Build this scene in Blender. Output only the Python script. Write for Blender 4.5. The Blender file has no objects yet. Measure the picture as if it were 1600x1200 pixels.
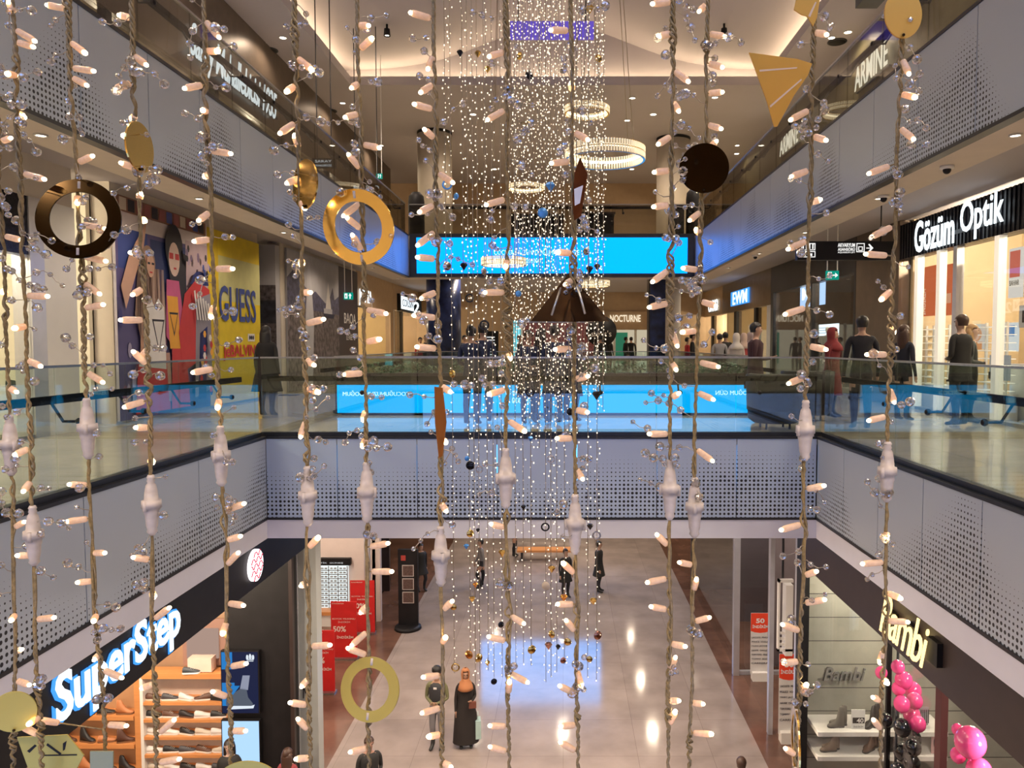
import bpy, math, random
from mathutils import Vector, Matrix
random.seed(7)
R = math.radians; PI = math.pi
SC = bpy.context.scene; COL = SC.collection
# ------------------------------------------------------------------ camera
EYE = 1.35; F = 1200.0; PX0, PY0 = 880.0, 600.0
PITCH = math.atan(62.0/1200.0)
cd = bpy.data.cameras.new('camera'); cam = bpy.data.objects.new('camera', cd); COL.objects.link(cam)
cam.location = (0, 0, EYE); cam.rotation_euler = (PI/2-PITCH, 0, 0)
cd.sensor_fit = 'HORIZONTAL'; cd.sensor_width = 36; cd.lens = 27; cd.shift_x = -0.05
cd.clip_start = 0.05; cd.clip_end = 200
SC.camera = cam
# ------------------------------------------------------------------ world, exposure
w = bpy.data.worlds.new('world'); SC.world = w; w.use_nodes = True
w.node_tree.nodes['Background'].inputs[0].default_value = (0.75, 0.72, 0.78, 1)
w.node_tree.nodes['Background'].inputs[1].default_value = 0.12
SC.view_settings.view_transform = 'Standard'; SC.view_settings.look = 'None'
SC.view_settings.gamma = 1; SC.view_settings.use_curve_mapping = False
SC.view_settings.exposure = 0.2
cy = SC.cycles
cy.max_bounces = 7; cy.diffuse_bounces = 3; cy.glossy_bounces = 4; cy.transmission_bounces = 6
cy.transparent_max_bounces = 16; cy.sample_clamp_indirect = 4; cy.caustics_reflective = False; cy.caustics_refractive = False

def U(px, py, Y):
    """world point on the plane y = Y seen at photograph pixel (px, py)"""
    cx = (px-PX0)/F; cyy = (PY0-py)/F
    d = Vector((cx, math.cos(PITCH)+cyy*math.sin(PITCH), -math.sin(PITCH)+cyy*math.cos(PITCH)))
    return Vector((0, 0, EYE)) + d*(Y/d.y)
def UX(px, py, X):
    cx = (px-PX0)/F
    p = U(px, py, 1.0) - Vector((0, 0, EYE))
    return Vector((0, 0, EYE)) + p*(X/p.x)
# ------------------------------------------------------------------ materials
def newmat(name):
    m = bpy.data.materials.new(name); m.use_nodes = True
    return m, m.node_tree, m.node_tree.nodes['Principled BSDF']
def M(name, col, rough=.5, metal=0, emit=None, es=0, noise=0, scale=4, spec=.5, coat=0, trans=0, bump=0, sampling=True):
    m, nt, b = newmat(name)
    b.inputs['Base Color'].default_value = (*col, 1); b.inputs['Roughness'].default_value = rough
    b.inputs['Metallic'].default_value = metal; b.inputs['Specular IOR Level'].default_value = spec
    b.inputs['Coat Weight'].default_value = coat; b.inputs['Transmission Weight'].default_value = trans
    if noise or bump:
        tc = nt.nodes.new('ShaderNodeTexCoord'); n = nt.nodes.new('ShaderNodeTexNoise')
        n.inputs['Scale'].default_value = scale; n.inputs['Detail'].default_value = 4
        nt.links.new(tc.outputs['Object'], n.inputs['Vector'])
        if noise:
            r = nt.nodes.new('ShaderNodeMapRange'); r.inputs[3].default_value = 1-noise; r.inputs[4].default_value = 1+noise
            r.inputs[1].default_value = .3; r.inputs[2].default_value = .7
            mx = nt.nodes.new('ShaderNodeVectorMath'); mx.operation = 'SCALE'
            mx.inputs[0].default_value = col
            nt.links.new(n.outputs[0], r.inputs[0]); nt.links.new(r.outputs[0], mx.inputs['Scale'])
            nt.links.new(mx.outputs[0], b.inputs['Base Color'])
        if bump:
            bm = nt.nodes.new('ShaderNodeBump'); bm.inputs['Strength'].default_value = bump
            nt.links.new(n.outputs[0], bm.inputs['Height']); nt.links.new(bm.outputs[0], b.inputs['Normal'])
    if emit:
        b.inputs['Emission Color'].default_value = (*emit, 1); b.inputs['Emission Strength'].default_value = es
        if not sampling: m.cycles.emission_sampling = 'NONE'
    return m
def glassmat(name, tint=(.9, .97, .95), refl=1.0, rough=0.0, base=0.03):
    m, nt, b = newmat(name); nt.nodes.remove(b)
    out = nt.nodes['Material Output']
    t = nt.nodes.new('ShaderNodeBsdfTransparent'); t.inputs[0].default_value = (*tint, 1)
    g = nt.nodes.new('ShaderNodeBsdfGlossy'); g.inputs['Roughness'].default_value = rough
    geo = nt.nodes.new('ShaderNodeNewGeometry'); dt = nt.nodes.new('ShaderNodeVectorMath'); dt.operation = 'DOT_PRODUCT'
    nt.links.new(geo.outputs['Incoming'], dt.inputs[0]); nt.links.new(geo.outputs['Normal'], dt.inputs[1])
    def mth(op, x, y=None):
        q = nt.nodes.new('ShaderNodeMath'); q.operation = op; q.use_clamp = op == 'MULTIPLY_ADD'
        nt.links.new(x, q.inputs[0])
        if y is not None: q.inputs[1].default_value = y
        return q
    ab = mth('ABSOLUTE', dt.outputs['Value']); sb = nt.nodes.new('ShaderNodeMath'); sb.operation = 'SUBTRACT'; sb.inputs[0].default_value = 1
    nt.links.new(ab.outputs[0], sb.inputs[1]); pw = mth('POWER', sb.outputs[0], 5)
    ma = mth('MULTIPLY_ADD', pw.outputs[0], refl*.9); ma.inputs[2].default_value = base
    mx = nt.nodes.new('ShaderNodeMixShader')
    nt.links.new(ma.outputs[0], mx.inputs[0])
    nt.links.new(t.outputs[0], mx.inputs[1]); nt.links.new(g.outputs[0], mx.inputs[2]); nt.links.new(mx.outputs[0], out.inputs[0])
    return m
def perfmat(name, axis, zb, H, s, seed=0.0, col=(.56, .62, .70), nsc=.55, off=.22, gain=1.9):
    """satin metal panel punched with a grid of holes that shrink upwards along a wavy contour"""
    m, nt, b = newmat(name); N = nt.nodes; L = nt.links
    def math_(op, a, c=None, clamp=False):
        n = N.new('ShaderNodeMath'); n.operation = op; n.use_clamp = clamp
        for i, v in enumerate((a, c)):
            if v is None: continue
            if isinstance(v, (int, float)): n.inputs[i].default_value = v
            else: L.new(v, n.inputs[i])
        return n.outputs[0]
    geo = N.new('ShaderNodeNewGeometry'); sp = N.new('ShaderNodeSeparateXYZ'); L.new(geo.outputs['Position'], sp.inputs[0])
    u = sp.outputs[axis]; z = sp.outputs[2]
    cu = math_('FLOOR', math_('DIVIDE', u, s)); cz = math_('FLOOR', math_('DIVIDE', z, s))
    fu = math_('SUBTRACT', math_('FRACT', math_('DIVIDE', u, s)), .5); fz = math_('SUBTRACT', math_('FRACT', math_('DIVIDE', z, s)), .5)
    d = math_('SQRT', math_('ADD', math_('MULTIPLY', fu, fu), math_('MULTIPLY', fz, fz)))
    nz = N.new('ShaderNodeTexNoise'); nz.noise_dimensions = '1D'; nz.inputs['Scale'].default_value = nsc; nz.inputs['Detail'].default_value = 1.5
    L.new(math_('ADD', math_('MULTIPLY', cu, s), seed), nz.inputs['W'])
    cont = math_('MULTIPLY', math_('SUBTRACT', nz.outputs[0], off), gain)
    h = math_('DIVIDE', math_('SUBTRACT', math_('MULTIPLY', cz, s), zb), H)
    cv = N.new('ShaderNodeCombineXYZ'); L.new(cu, cv.inputs[0]); L.new(cz, cv.inputs[1])
    wn = N.new('ShaderNodeTexWhiteNoise'); wn.noise_dimensions = '2D'; L.new(cv.outputs[0], wn.inputs['Vector'])
    r = math_('MINIMUM', math_('MULTIPLY', math_('SUBTRACT', cont, h), .75), .31)
    r = math_('MULTIPLY', r, math_('ADD', .72, math_('MULTIPLY', wn.outputs[0], .35)))
    mask = math_('LESS_THAN', d, r)
    mx = N.new('ShaderNodeMix'); mx.data_type = 'RGBA'
    L.new(mask, mx.inputs[0]); mx.inputs[6].default_value = (*col, 1); mx.inputs[7].default_value = (.025, .025, .03, 1)
    L.new(mx.outputs[2], b.inputs['Base Color']); b.inputs['Roughness'].default_value = .38; b.inputs['Metallic'].default_value = .25
    return m
def tilemat(name, c1, c2, mortar, sx, sy, rough=.12, msize=.004, noise=.15, wall=False):
    m, nt, b = newmat(name); N = nt.nodes; L = nt.links
    geo = N.new('ShaderNodeNewGeometry'); br = N.new('ShaderNodeTexBrick')
    br.offset = 0; br.inputs['Scale'].default_value = 1; br.inputs['Brick Width'].default_value = sx; br.inputs['Row Height'].default_value = sy
    br.inputs['Mortar Size'].default_value = msize; br.inputs['Color1'].default_value = (*c1, 1); br.inputs['Color2'].default_value = (*c2, 1); br.inputs['Mortar'].default_value = (*mortar, 1)
    if wall:
        sp = N.new('ShaderNodeSeparateXYZ'); cb = N.new('ShaderNodeCombineXYZ'); L.new(geo.outputs['Position'], sp.inputs[0]); L.new(sp.outputs[0], cb.inputs[0]); L.new(sp.outputs[2], cb.inputs[1]); L.new(cb.outputs[0], br.inputs['Vector'])
    else: L.new(geo.outputs['Position'], br.inputs['Vector'])
    n = N.new('ShaderNodeTexNoise'); n.inputs['Scale'].default_value = 1.3; n.inputs['Detail'].default_value = 6; L.new(geo.outputs['Position'], n.inputs['Vector'])
    r = N.new('ShaderNodeMapRange'); r.inputs[1].default_value = .3; r.inputs[2].default_value = .7; r.inputs[3].default_value = 1-noise; r.inputs[4].default_value = 1+noise
    L.new(n.outputs[0], r.inputs[0]); vm = N.new('ShaderNodeVectorMath'); vm.operation = 'SCALE'
    L.new(br.outputs[0], vm.inputs[0]); L.new(r.outputs[0], vm.inputs['Scale']); L.new(vm.outputs[0], b.inputs['Base Color'])
    b.inputs['Roughness'].default_value = rough
    return m
def woodmat(name, c1, c2, scale=6, rough=.4, ax=0):
    m, nt, b = newmat(name); N = nt.nodes; L = nt.links
    tc = N.new('ShaderNodeTexCoord'); mp = N.new('ShaderNodeMapping')
    sc = [8, 8, 8]; sc[ax] = .7; mp.inputs['Scale'].default_value = sc
    n = N.new('ShaderNodeTexNoise'); n.inputs['Scale'].default_value = scale/3; n.inputs['Detail'].default_value = 5
    cr = N.new('ShaderNodeMix'); cr.data_type = 'RGBA'; cr.inputs[6].default_value = (*c1, 1); cr.inputs[7].default_value = (*c2, 1)
    L.new(tc.outputs['Object'], mp.inputs[0]); L.new(mp.outputs[0], n.inputs['Vector']); L.new(n.outputs[0], cr.inputs[0]); L.new(cr.outputs[2], b.inputs['Base Color'])
    b.inputs['Roughness'].default_value = rough
    return m
def EM(name, col, s, sampling=False):
    return M(name, (0, 0, 0), .6, emit=col, es=s, sampling=sampling, spec=.1)
mt = {}
mt['cream'] = M('cream_plaster', (.66, .58, .48), .7, noise=.03)
mt['ceil'] = M('ceiling_paint', (.47, .43, .45), .75, noise=.02, scale=1)
mt['whiteband'] = M('white_painted_band', (.76, .75, .84), .5, noise=.02)
mt['dark'] = M('black_satin', (.010, .009, .010), .55, noise=.2, spec=.3)
mt['rail'] = M('matt_black_rail', (.008, .007, .008), .8, spec=.12)
mt['brownblack'] = M('dark_brown_panel', (.035, .022, .020), .4, noise=.15)
mt['frame'] = M('dark_aluminium', (.05, .05, .055), .35, .6, noise=.1)
mt['steel'] = M('brushed_steel', (.45, .44, .44), .3, .9, noise=.1, scale=20)
mt['lightsteel'] = M('light_aluminium', (.62, .62, .66), .35, .6, noise=.05)
mt['glass'] = glassmat('balustrade_glass', (.88, .945, .93), 1.0, base=.085)
mt['glassdark'] = glassmat('shop_glass', (.95, .96, .95), 1.0, base=.035)
mt['smoke'] = glassmat('smoked_glass', (.72, .72, .70), 1.0, base=.05)
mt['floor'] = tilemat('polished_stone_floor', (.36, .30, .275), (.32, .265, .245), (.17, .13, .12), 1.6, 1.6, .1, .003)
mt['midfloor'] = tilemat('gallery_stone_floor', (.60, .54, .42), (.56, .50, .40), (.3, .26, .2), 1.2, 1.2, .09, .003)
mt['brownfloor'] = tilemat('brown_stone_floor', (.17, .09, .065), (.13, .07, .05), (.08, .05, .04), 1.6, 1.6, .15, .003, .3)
mt['wood'] = woodmat('orange_oak', (.72, .33, .12), (.55, .22, .07), 6, .4, 0)
mt['paleplank'] = tilemat('pale_plank_wall', (.36, .35, .29), (.30, .295, .25), (.07, .065, .06), 30, .40, .7, .008, .25, wall=True)
mt['white'] = M('white_laminate', (.82, .80, .76), .4, noise=.02)
mt['tan'] = M('tan_wall', (.48, .33, .20), .6, noise=.05)
mt['bronze'] = M('bronze_panel', (.16, .12, .09), .35, .5, noise=.1)
mt['navy'] = M('navy_print', (.02, .035, .12), .3, noise=.8, scale=3)
mt['gold'] = M('gold_mirror', (.88, .58, .18), .16, 1, noise=.05)
mt['gold2'] = M('pale_gold_mirror', (.50, .40, .10), .45, .55, noise=.05)
mt['goldflat'] = M('gold_card', (.72, .38, .06), .35, .55, noise=.03)
mt['bronze_mirror'] = M('dark_bronze_mirror', (.042, .026, .012), .10, 1, noise=.1)
mt['led_blue'] = EM('led_blue', (.0, .23, 1.0), 2.3, True)
mt['led_near'] = EM('led_near', (.22, .42, 1.0), 3.6, True)
mt['added_glow'] = EM('added_floor_glow', (.05, .38, 1.0), 5.0, True)
mt['led_low'] = EM('led_low', (.28, .46, 1.0), 2.4, True)
mt['reflection_cyan'] = EM('reflection_cyan', (.0, .44, 1.0), 1.15, True)
mt['led_text'] = EM('led_text', (.55, .85, 1), 1.4)
mt['white_glow'] = EM('white_sign_glow', (.85, .95, 1), 1.5)
mt['halo_blue'] = EM('blue_sign_edge', (.05, .30, .9), 1.2)
mt['warm_glow'] = EM('warm_sign_glow', (1, .72, .28), 2.0)
mt['cream_glow'] = EM('cream_sign_glow', (1, .93, .75), 1.6)
mt['downlens'] = EM('downlight_lens', (1, .88, .7), 9)
mt['cove'] = EM('cove_strip', (1, .76, .46), 17.0, True)
mt['tube'] = EM('light_tube', (1, .93, .82), 5)
mt['tip'] = EM('bulb_tip_lit', (1, .80, .52), 7)
mt['tipb'] = EM('bulb_tip_bright', (1, .70, .34), 26)
mt['led'] = EM('tiny_led', (1, .82, .60), 2.1)
mt['cord'] = M('gold_twisted_cord', (.25, .175, .075), .35, .15, noise=.35, scale=120)
mt['wire'] = M('thin_wire', (.42, .36, .28), .4, .5)
mt['bulb'] = M('milky_bulb', (.78, .56, .40), .25, trans=.45, emit=(1, .62, .36), es=.13, sampling=False, noise=.12, scale=150)
mt['conn'] = M('milky_connector', (.66, .56, .49), .35, trans=.3, noise=.12, scale=60, emit=(1, .8, .7), es=.03, sampling=False)
def beadmat():
    m, nt, b = newmat('clear_glass_bead'); N = nt.nodes; L = nt.links
    nt.nodes.remove(b); out = N['Material Output']
    t = N.new('ShaderNodeBsdfTransparent'); t.inputs[0].default_value = (.86, .84, .82, 1)
    g = N.new('ShaderNodeBsdfGlossy'); g.inputs['Roughness'].default_value = .12; g.inputs[0].default_value = (1, .97, .94, 1)
    lw = N.new('ShaderNodeLayerWeight'); lw.inputs[0].default_value = .62
    rf = N.new('ShaderNodeBsdfGlass'); rf.inputs['IOR'].default_value = 1.35; rf.inputs['Roughness'].default_value = 0
    mx = N.new('ShaderNodeMixShader'); mx2 = N.new('ShaderNodeMixShader'); mx2.inputs[0].default_value = .45
    L.new(t.outputs[0], mx2.inputs[1]); L.new(rf.outputs[0], mx2.inputs[2])
    L.new(lw.outputs[1], mx.inputs[0]); L.new(mx2.outputs[0], mx.inputs[1]); L.new(g.outputs[0], mx.inputs[2]); L.new(mx.outputs[0], out.inputs[0])
    return m
mt['bead'] = beadmat()
_c = {}
def CM(col, rough=.6, metal=0, noise=.06, **k):
    key = (tuple(round(c, 3) for c in col), rough, metal)
    if key not in _c: _c[key] = M('paint_%d' % len(_c), col, rough, metal, noise=noise, **k)
    return _c[key]
_e = {}
def CE(col, s):
    key = (tuple(col), s)
    if key not in _e: _e[key] = EM('lit_print_%d' % len(_e), col, s)
    return _e[key]
# ------------------------------------------------------------------ mesh builder
class MB:
    def __init__(s): s.v = []; s.f = []; s.mi = []; s.sm = []
    def add(s, vs, fs, mi=0, smooth=False):
        o = len(s.v); s.v += [tuple(v) for v in vs]
        for f in fs: s.f.append(tuple(i+o for i in f)); s.mi.append(mi); s.sm.append(smooth)
        return s
    def box(s, x0, x1, y0, y1, z0, z1, mi=0):
        x0, x1 = sorted((x0, x1)); y0, y1 = sorted((y0, y1)); z0, z1 = sorted((z0, z1))
        return s.add([(x0, y0, z0), (x1, y0, z0), (x1, y1, z0), (x0, y1, z0), (x0, y0, z1), (x1, y0, z1), (x1, y1, z1), (x0, y1, z1)],
                     [(0, 3, 2, 1), (4, 5, 6, 7), (0, 1, 5, 4), (1, 2, 6, 5), (2, 3, 7, 6), (3, 0, 4, 7)], mi)
    def tube(s, pts, r, n=8, mi=0, cap=True, smooth=True):
        pts = [Vector(p) for p in pts]; rings = []
        rr = r if isinstance(r, (list, tuple)) else [r]*len(pts)
        prev = None
        for i, p in enumerate(pts):
            t = (pts[min(i+1, len(pts)-1)]-pts[max(i-1, 0)])
            if t.length < 1e-9: t = Vector((0, 0, 1))
            t.normalize()
            a = prev if prev is not None else (Vector((1, 0, 0)) if abs(t.x) < .9 else Vector((0, 1, 0)))
            a = (a - t*a.dot(t)); a.normalize(); b = t.cross(a); prev = a
            rings.append([p+(a*math.cos(2*PI*k/n)+b*math.sin(2*PI*k/n))*rr[i] for k in range(n)])
        vs = [v for ring in rings for v in ring]; fs = []
        for i in range(len(pts)-1):
            for k in range(n):
                fs.append((i*n+k, i*n+(k+1) % n, (i+1)*n+(k+1) % n, (i+1)*n+k))
        if cap: fs += [tuple(range(n-1, -1, -1)), tuple((len(pts)-1)*n+k for k in range(n))]
        return s.add(vs, fs, mi, smooth)
    def lathe(s, prof, c=(0, 0, 0), n=20, mi=0, sx=1, sy=1, smooth=True):
        vs = []; fs = []
        for (r, z) in prof:
            for k in range(n):
                vs.append((c[0]+sx*r*math.cos(2*PI*k/n), c[1]+sy*r*math.sin(2*PI*k/n), c[2]+z))
        for i in range(len(prof)-1):
            for k in range(n): fs.append((i*n+k, i*n+(k+1) % n, (i+1)*n+(k+1) % n, (i+1)*n+k))
        fs += [tuple(range(n-1, -1, -1)), tuple((len(prof)-1)*n+k for k in range(n))]
        return s.add(vs, fs, mi, smooth)
    def ball(s, c, r, n=12, m=8, mi=0, sc=(1, 1, 1), smooth=True):
        prof = [(max(1e-4, r*math.sin(PI*i/m)), -r*math.cos(PI*i/m)) for i in range(m+1)]
        vs = []; fs = []
        for (q, z) in prof:
            for k in range(n): vs.append((c[0]+sc[0]*q*math.cos(2*PI*k/n), c[1]+sc[1]*q*math.sin(2*PI*k/n), c[2]+sc[2]*z))
        for i in range(m):
            for k in range(n): fs.append((i*n+k, i*n+(k+1) % n, (i+1)*n+(k+1) % n, (i+1)*n+k))
        return s.add(vs, fs, mi, smooth)
    def slab(s, poly, O, ex, ey, depth, mi=0):
        """polygon in the (ex, ey) plane, thickened along the normal by depth"""
        O, ex, ey = Vector(O), Vector(ex), Vector(ey); nn = ex.cross(ey).normalized()*depth; n = len(poly)
        a = [O+ex*p[0]+ey*p[1] for p in poly]
        return s.add(a+[v+nn for v in a], [tuple(range(n-1, -1, -1)), tuple(range(n, 2*n))]+[(i, (i+1) % n, n+(i+1) % n, n+i) for i in range(n)], mi)
    def build(s, name, mats, parent=None, loc=(0, 0, 0), kind=None):
        me = bpy.data.meshes.new(name); me.from_pydata(s.v, [], s.f)
        for m in (mats if isinstance(mats, (list, tuple)) else [mats]): me.materials.append(m)
        me.polygons.foreach_set('material_index', s.mi); me.polygons.foreach_set('use_smooth', s.sm); me.update()
        o = bpy.data.objects.new(name, me); COL.objects.link(o); o.location = loc
        if parent: o.parent = parent
        if kind: o['kind'] = kind
        return o
def tag(o, label, cat, group=None, kind=None):
    o['label'] = label; o['category'] = cat
    if group: o['group'] = group
    if kind: o['kind'] = kind
    return o
def thing(name, label, cat, loc=(0, 0, 0), group=None, rz=0):
    o = bpy.data.objects.new(name, None); COL.objects.link(o); o.location = loc; o.rotation_euler = (0, 0, rz); o.empty_display_size = .1
    return tag(o, label, cat, group)
def struct(name, mb, m, parent=None):
    o = mb.build(name, m, parent)
    if not parent: o['kind'] = 'structure'
    return o
def bx(*a): return MB().box(*a)
ORD = ['first', 'second', 'third', 'fourth', 'fifth', 'sixth', 'seventh', 'eighth', 'ninth', 'tenth', 'eleventh', 'twelfth', 'thirteenth', 'fourteenth', 'fifteenth', 'sixteenth', 'seventeenth', 'eighteenth', 'nineteenth', 'twentieth']
TENS = ['', '', 'twenty', 'thirty', 'forty', 'fifty', 'sixty', 'seventy']
def ordw(i):
    if i < 20: return ORD[i]
    t, u = divmod(i+1, 10)
    return TENS[t]+'-'+ORD[u-1] if u else TENS[t].rstrip('y')+'ieth'
# ------------------------------------------------------------------ text as mesh
def text(name, body, O, ex, ey, W, H, m, parent=None, depth=.02, bold=.0, shear=0, mi=None, spacing=1.0, loc0=(0, 0, 0)):
    """letters fitted into a W x H box with lower-left corner O, running along ex, up along ey"""
    cu = bpy.data.curves.new('t', 'FONT'); cu.body = body; cu.extrude = .5; cu.offset = bold; cu.shear = shear; cu.resolution_u = 3
    cu.space_character = spacing; cu.align_x = 'LEFT'
    t = bpy.data.objects.new('t', cu); COL.objects.link(t)
    dg = bpy.context.evaluated_depsgraph_get()
    me = bpy.data.meshes.new_from_object(t.evaluated_get(dg)); bpy.data.objects.remove(t); bpy.data.curves.remove(cu)
    xs = [v.co.x for v in me.vertices]; ys = [v.co.y for v in me.vertices]
    x0, x1, y0, y1 = min(xs), max(xs), min(ys), max(ys)
    O, ex, ey = Vector(O), Vector(ex).normalized(), Vector(ey).normalized(); nn = ex.cross(ey)
    for v in me.vertices:
        v.co = O + ex*((v.co.x-x0)/(x1-x0)*W) + ey*((v.co.y-y0)/(y1-y0)*H) + nn*((v.co.z+.5)*depth)
    me.materials.clear(); me.materials.append(m); me.name = name
    o = bpy.data.objects.new(name, me); COL.objects.link(o)
    if parent:
        o.parent = parent; o.location = -Vector(parent.location) if parent.rotation_euler.z == 0 else (0, 0, 0)
    return o
# ------------------------------------------------------------------ lights with real fixtures
down_me = {}
def downlight(x, y, z, power, label, group, r=.07, col=(1, .80, .60), spot=150, lamp=True):
    t = thing('ceiling_downlight', label, 'downlight', (x, y, z), group)
    if r not in down_me:
        a = MB().lathe([(r*1.25, 0), (r*1.3, -.012), (r*1.02, -.016), (r, -.004)], n=18).build('trim_ring', CM((.7, .66, .6), .4), t)
        b = MB().lathe([(r, -.003), (r*.98, -.008)], n=18).build('lens', mt['downlens'], t)
        down_me[r] = (a, b)
    else:
        for q in down_me[r]:
            c = q.copy(); c.parent = t; COL.objects.link(c)
    if lamp:
        l = bpy.data.lights.new('spot', 'SPOT'); l.energy = power; l.spot_size = R(spot); l.spot_blend = .6; l.shadow_soft_size = .10; l.color = col
        o = bpy.data.objects.new('lamp_light', l); COL.objects.link(o); o.parent = t; o.location = (0, 0, -.06)
    return t
# ================================================================== BIG STRUCTURE
XL, XR = -4.35, 3.72; YF = 11.17; YB = 15.0; Y2 = 25.5; YU = 21.8
ZG = EYE-8.8; WL, WR = -7.55, 7.35
Z0, Z1 = 3.23, 4.42; ZC = 4.05; ZT = 9.0
# ground floor
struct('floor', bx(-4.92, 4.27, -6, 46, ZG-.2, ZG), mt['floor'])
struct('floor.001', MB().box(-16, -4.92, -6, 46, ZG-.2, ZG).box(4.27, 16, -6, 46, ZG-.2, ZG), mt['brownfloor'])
# mid slabs: top surface and soffit
def slabrects(): return [(-16, XL-.02, -6, 46), (XR+.02, 16, -6, 46), (XL-.02, XR+.02, YF+.02, YB), (XL-.02, XR+.02, Y2, 46), (XL-.02, XR+.02, -6, -.15)]
for r_ in slabrects():
    struct('floor.002', bx(r_[0], r_[1], r_[2], r_[3], -.12, 0), mt['midfloor'])
    struct('ceiling', bx(r_[0], r_[1], r_[2], r_[3], -1.44, -1.32), mt['ceil'])
# upper slabs
for r_ in [(-16, XL-.6, -6, 46), (XR+.6, 16, -6, 46), (XL-.6, XR+.6, YU+.6, 46), (XL-.6, XR+.6, -6, -.75)]:
    struct('ceiling.001', bx(r_[0], r_[1], r_[2], r_[3], ZC, ZC+.12), mt['ceil'])
    struct('floor.003', bx(r_[0], r_[1], r_[2], r_[3], Z1-.12, Z1), mt['midfloor'])
# edge beams behind the upper fascia (their undersides are the cream soffit)
struct('trim_1', bx(XL-.6, XL-.05, -6, YU+.6, Z0, Z1), mt['cream'])
struct('trim_2', bx(XR+.05, XR+.6, -6, YU+.6, Z0, Z1), mt['cream'])
struct('trim_3', bx(XL-.05, XR+.05, YU+.1, YU+.6, Z0, Z1), mt['cream'])
# white bands under the mid fascia
struct('trim_4', bx(XL-.14, XL, -.15, YF, -1.50, -1.22), mt['whiteband'])
struct('trim_5', bx(XR, XR+.14, -.15, YF, -1.50, -1.22), mt['whiteband'])
struct('trim_6', bx(XL-.14, XR+.14, YF, YF+.14, -1.50, -1.22), mt['whiteband'])
# outer walls
struct('wall_back', bx(-16, 16, -6.2, -6, ZG, ZT+2), mt['cream'])
struct('wall_far', bx(-16, 16, 46, 46.2, ZG, ZT+2), mt['tan'])
struct('wall_far.001', bx(-16, 16, 37, 37.2, Z1, ZT), mt['tan'])
struct('wall_left', bx(-16.2, -16, -6, 46, ZG, ZT+2), mt['cream'])
struct('wall_right', bx(16, 16.2, -6, 46, ZG, ZT+2), mt['cream'])
# top ceiling with cove opening and vault
CX0, CX1, CY1, CY0 = -6.3, 5.95, 23.0, -5.0
c = MB(); c.box(-16, CX0, -6, 46, ZT, ZT+.14).box(CX1, 16, -6, 46, ZT, ZT+.14).box(CX0, CX1, CY1, 46, ZT, ZT+.14).box(CX0, CX1, -6, CY0, ZT, ZT+.14)
struct('ceiling.002', c, mt['ceil'])
def vz(x):
    u = (x+.15)/6.2
    return ZT+.55+1.35*math.exp(-(u*2.1)**2)
v = MB(); n = 40
pts = [(CX0-.7+(CX1-CX0+1.4)*i/n) for i in range(n+1)]
vs = []; fs = []
for i, x in enumerate(pts):
    for (yy, dz) in ((CY0-.6, 0), (CY1+.62, 0), (CY1+.62, .15), (CY0-.6, .15)): vs.append((x, yy, vz(x)+dz))
for i in range(n):
    for k in range(4): fs.append((i*4+k, i*4+(k+1) % 4, i*4+4+(k+1) % 4, i*4+4+k))
v.add(vs, fs, 0, False); struct('ceiling.003', v, mt['ceil'])
v = MB(); poly = [(x, vz(x)-ZT) for x in pts]; poly = [(pts[-1], .14), ] + poly[::-1] + [(pts[0], .14)]
v.slab(poly, (0, CY1+.5, ZT), (1, 0, 0), (0, 0, 1), -.1); struct('wall_far.002', v, mt['ceil'])
v = MB()
struct('trim_7', MB().box(CX0-.7, CX0-.62, CY0, CY1+.5, ZT+.14, ZT+.75).box(CX1+.62, CX1+.7, CY0, CY1+.5, ZT+.14, ZT+.75), mt['ceil'])
# cove lip and light strips
struct('trim_8', MB().box(CX0-.02, CX0+.06, CY0, CY1, ZT-.05, ZT+.2).box(CX1-.06, CX1+.02, CY0, CY1, ZT-.05, ZT+.2).box(CX0, CX1, CY1-.04, CY1+.06, ZT-.05, ZT+.2), mt['ceil'])
cl = thing('cove_light', 'warm hidden light strip glowing around the recessed vault of the top ceiling', 'cove light', (0, CY1, ZT+.15))
def lp(mb, name, m, par):
    o = mb.build(name, m, par); o.location = -Vector(par.location); return o
lp(bx(CX0-.35, CX0-.27, CY0+1, CY1, ZT+.16, ZT+.2), 'light_strip', mt['cove'], cl)
lp(bx(CX1+.27, CX1+.35, CY0+1, CY1, ZT+.16, ZT+.2), 'light_strip', mt['cove'], cl)
lp(bx(CX0, CX1, CY1+.18, CY1+.26, ZT+.16, ZT+.2), 'light_strip', mt['cove'], cl)
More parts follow.
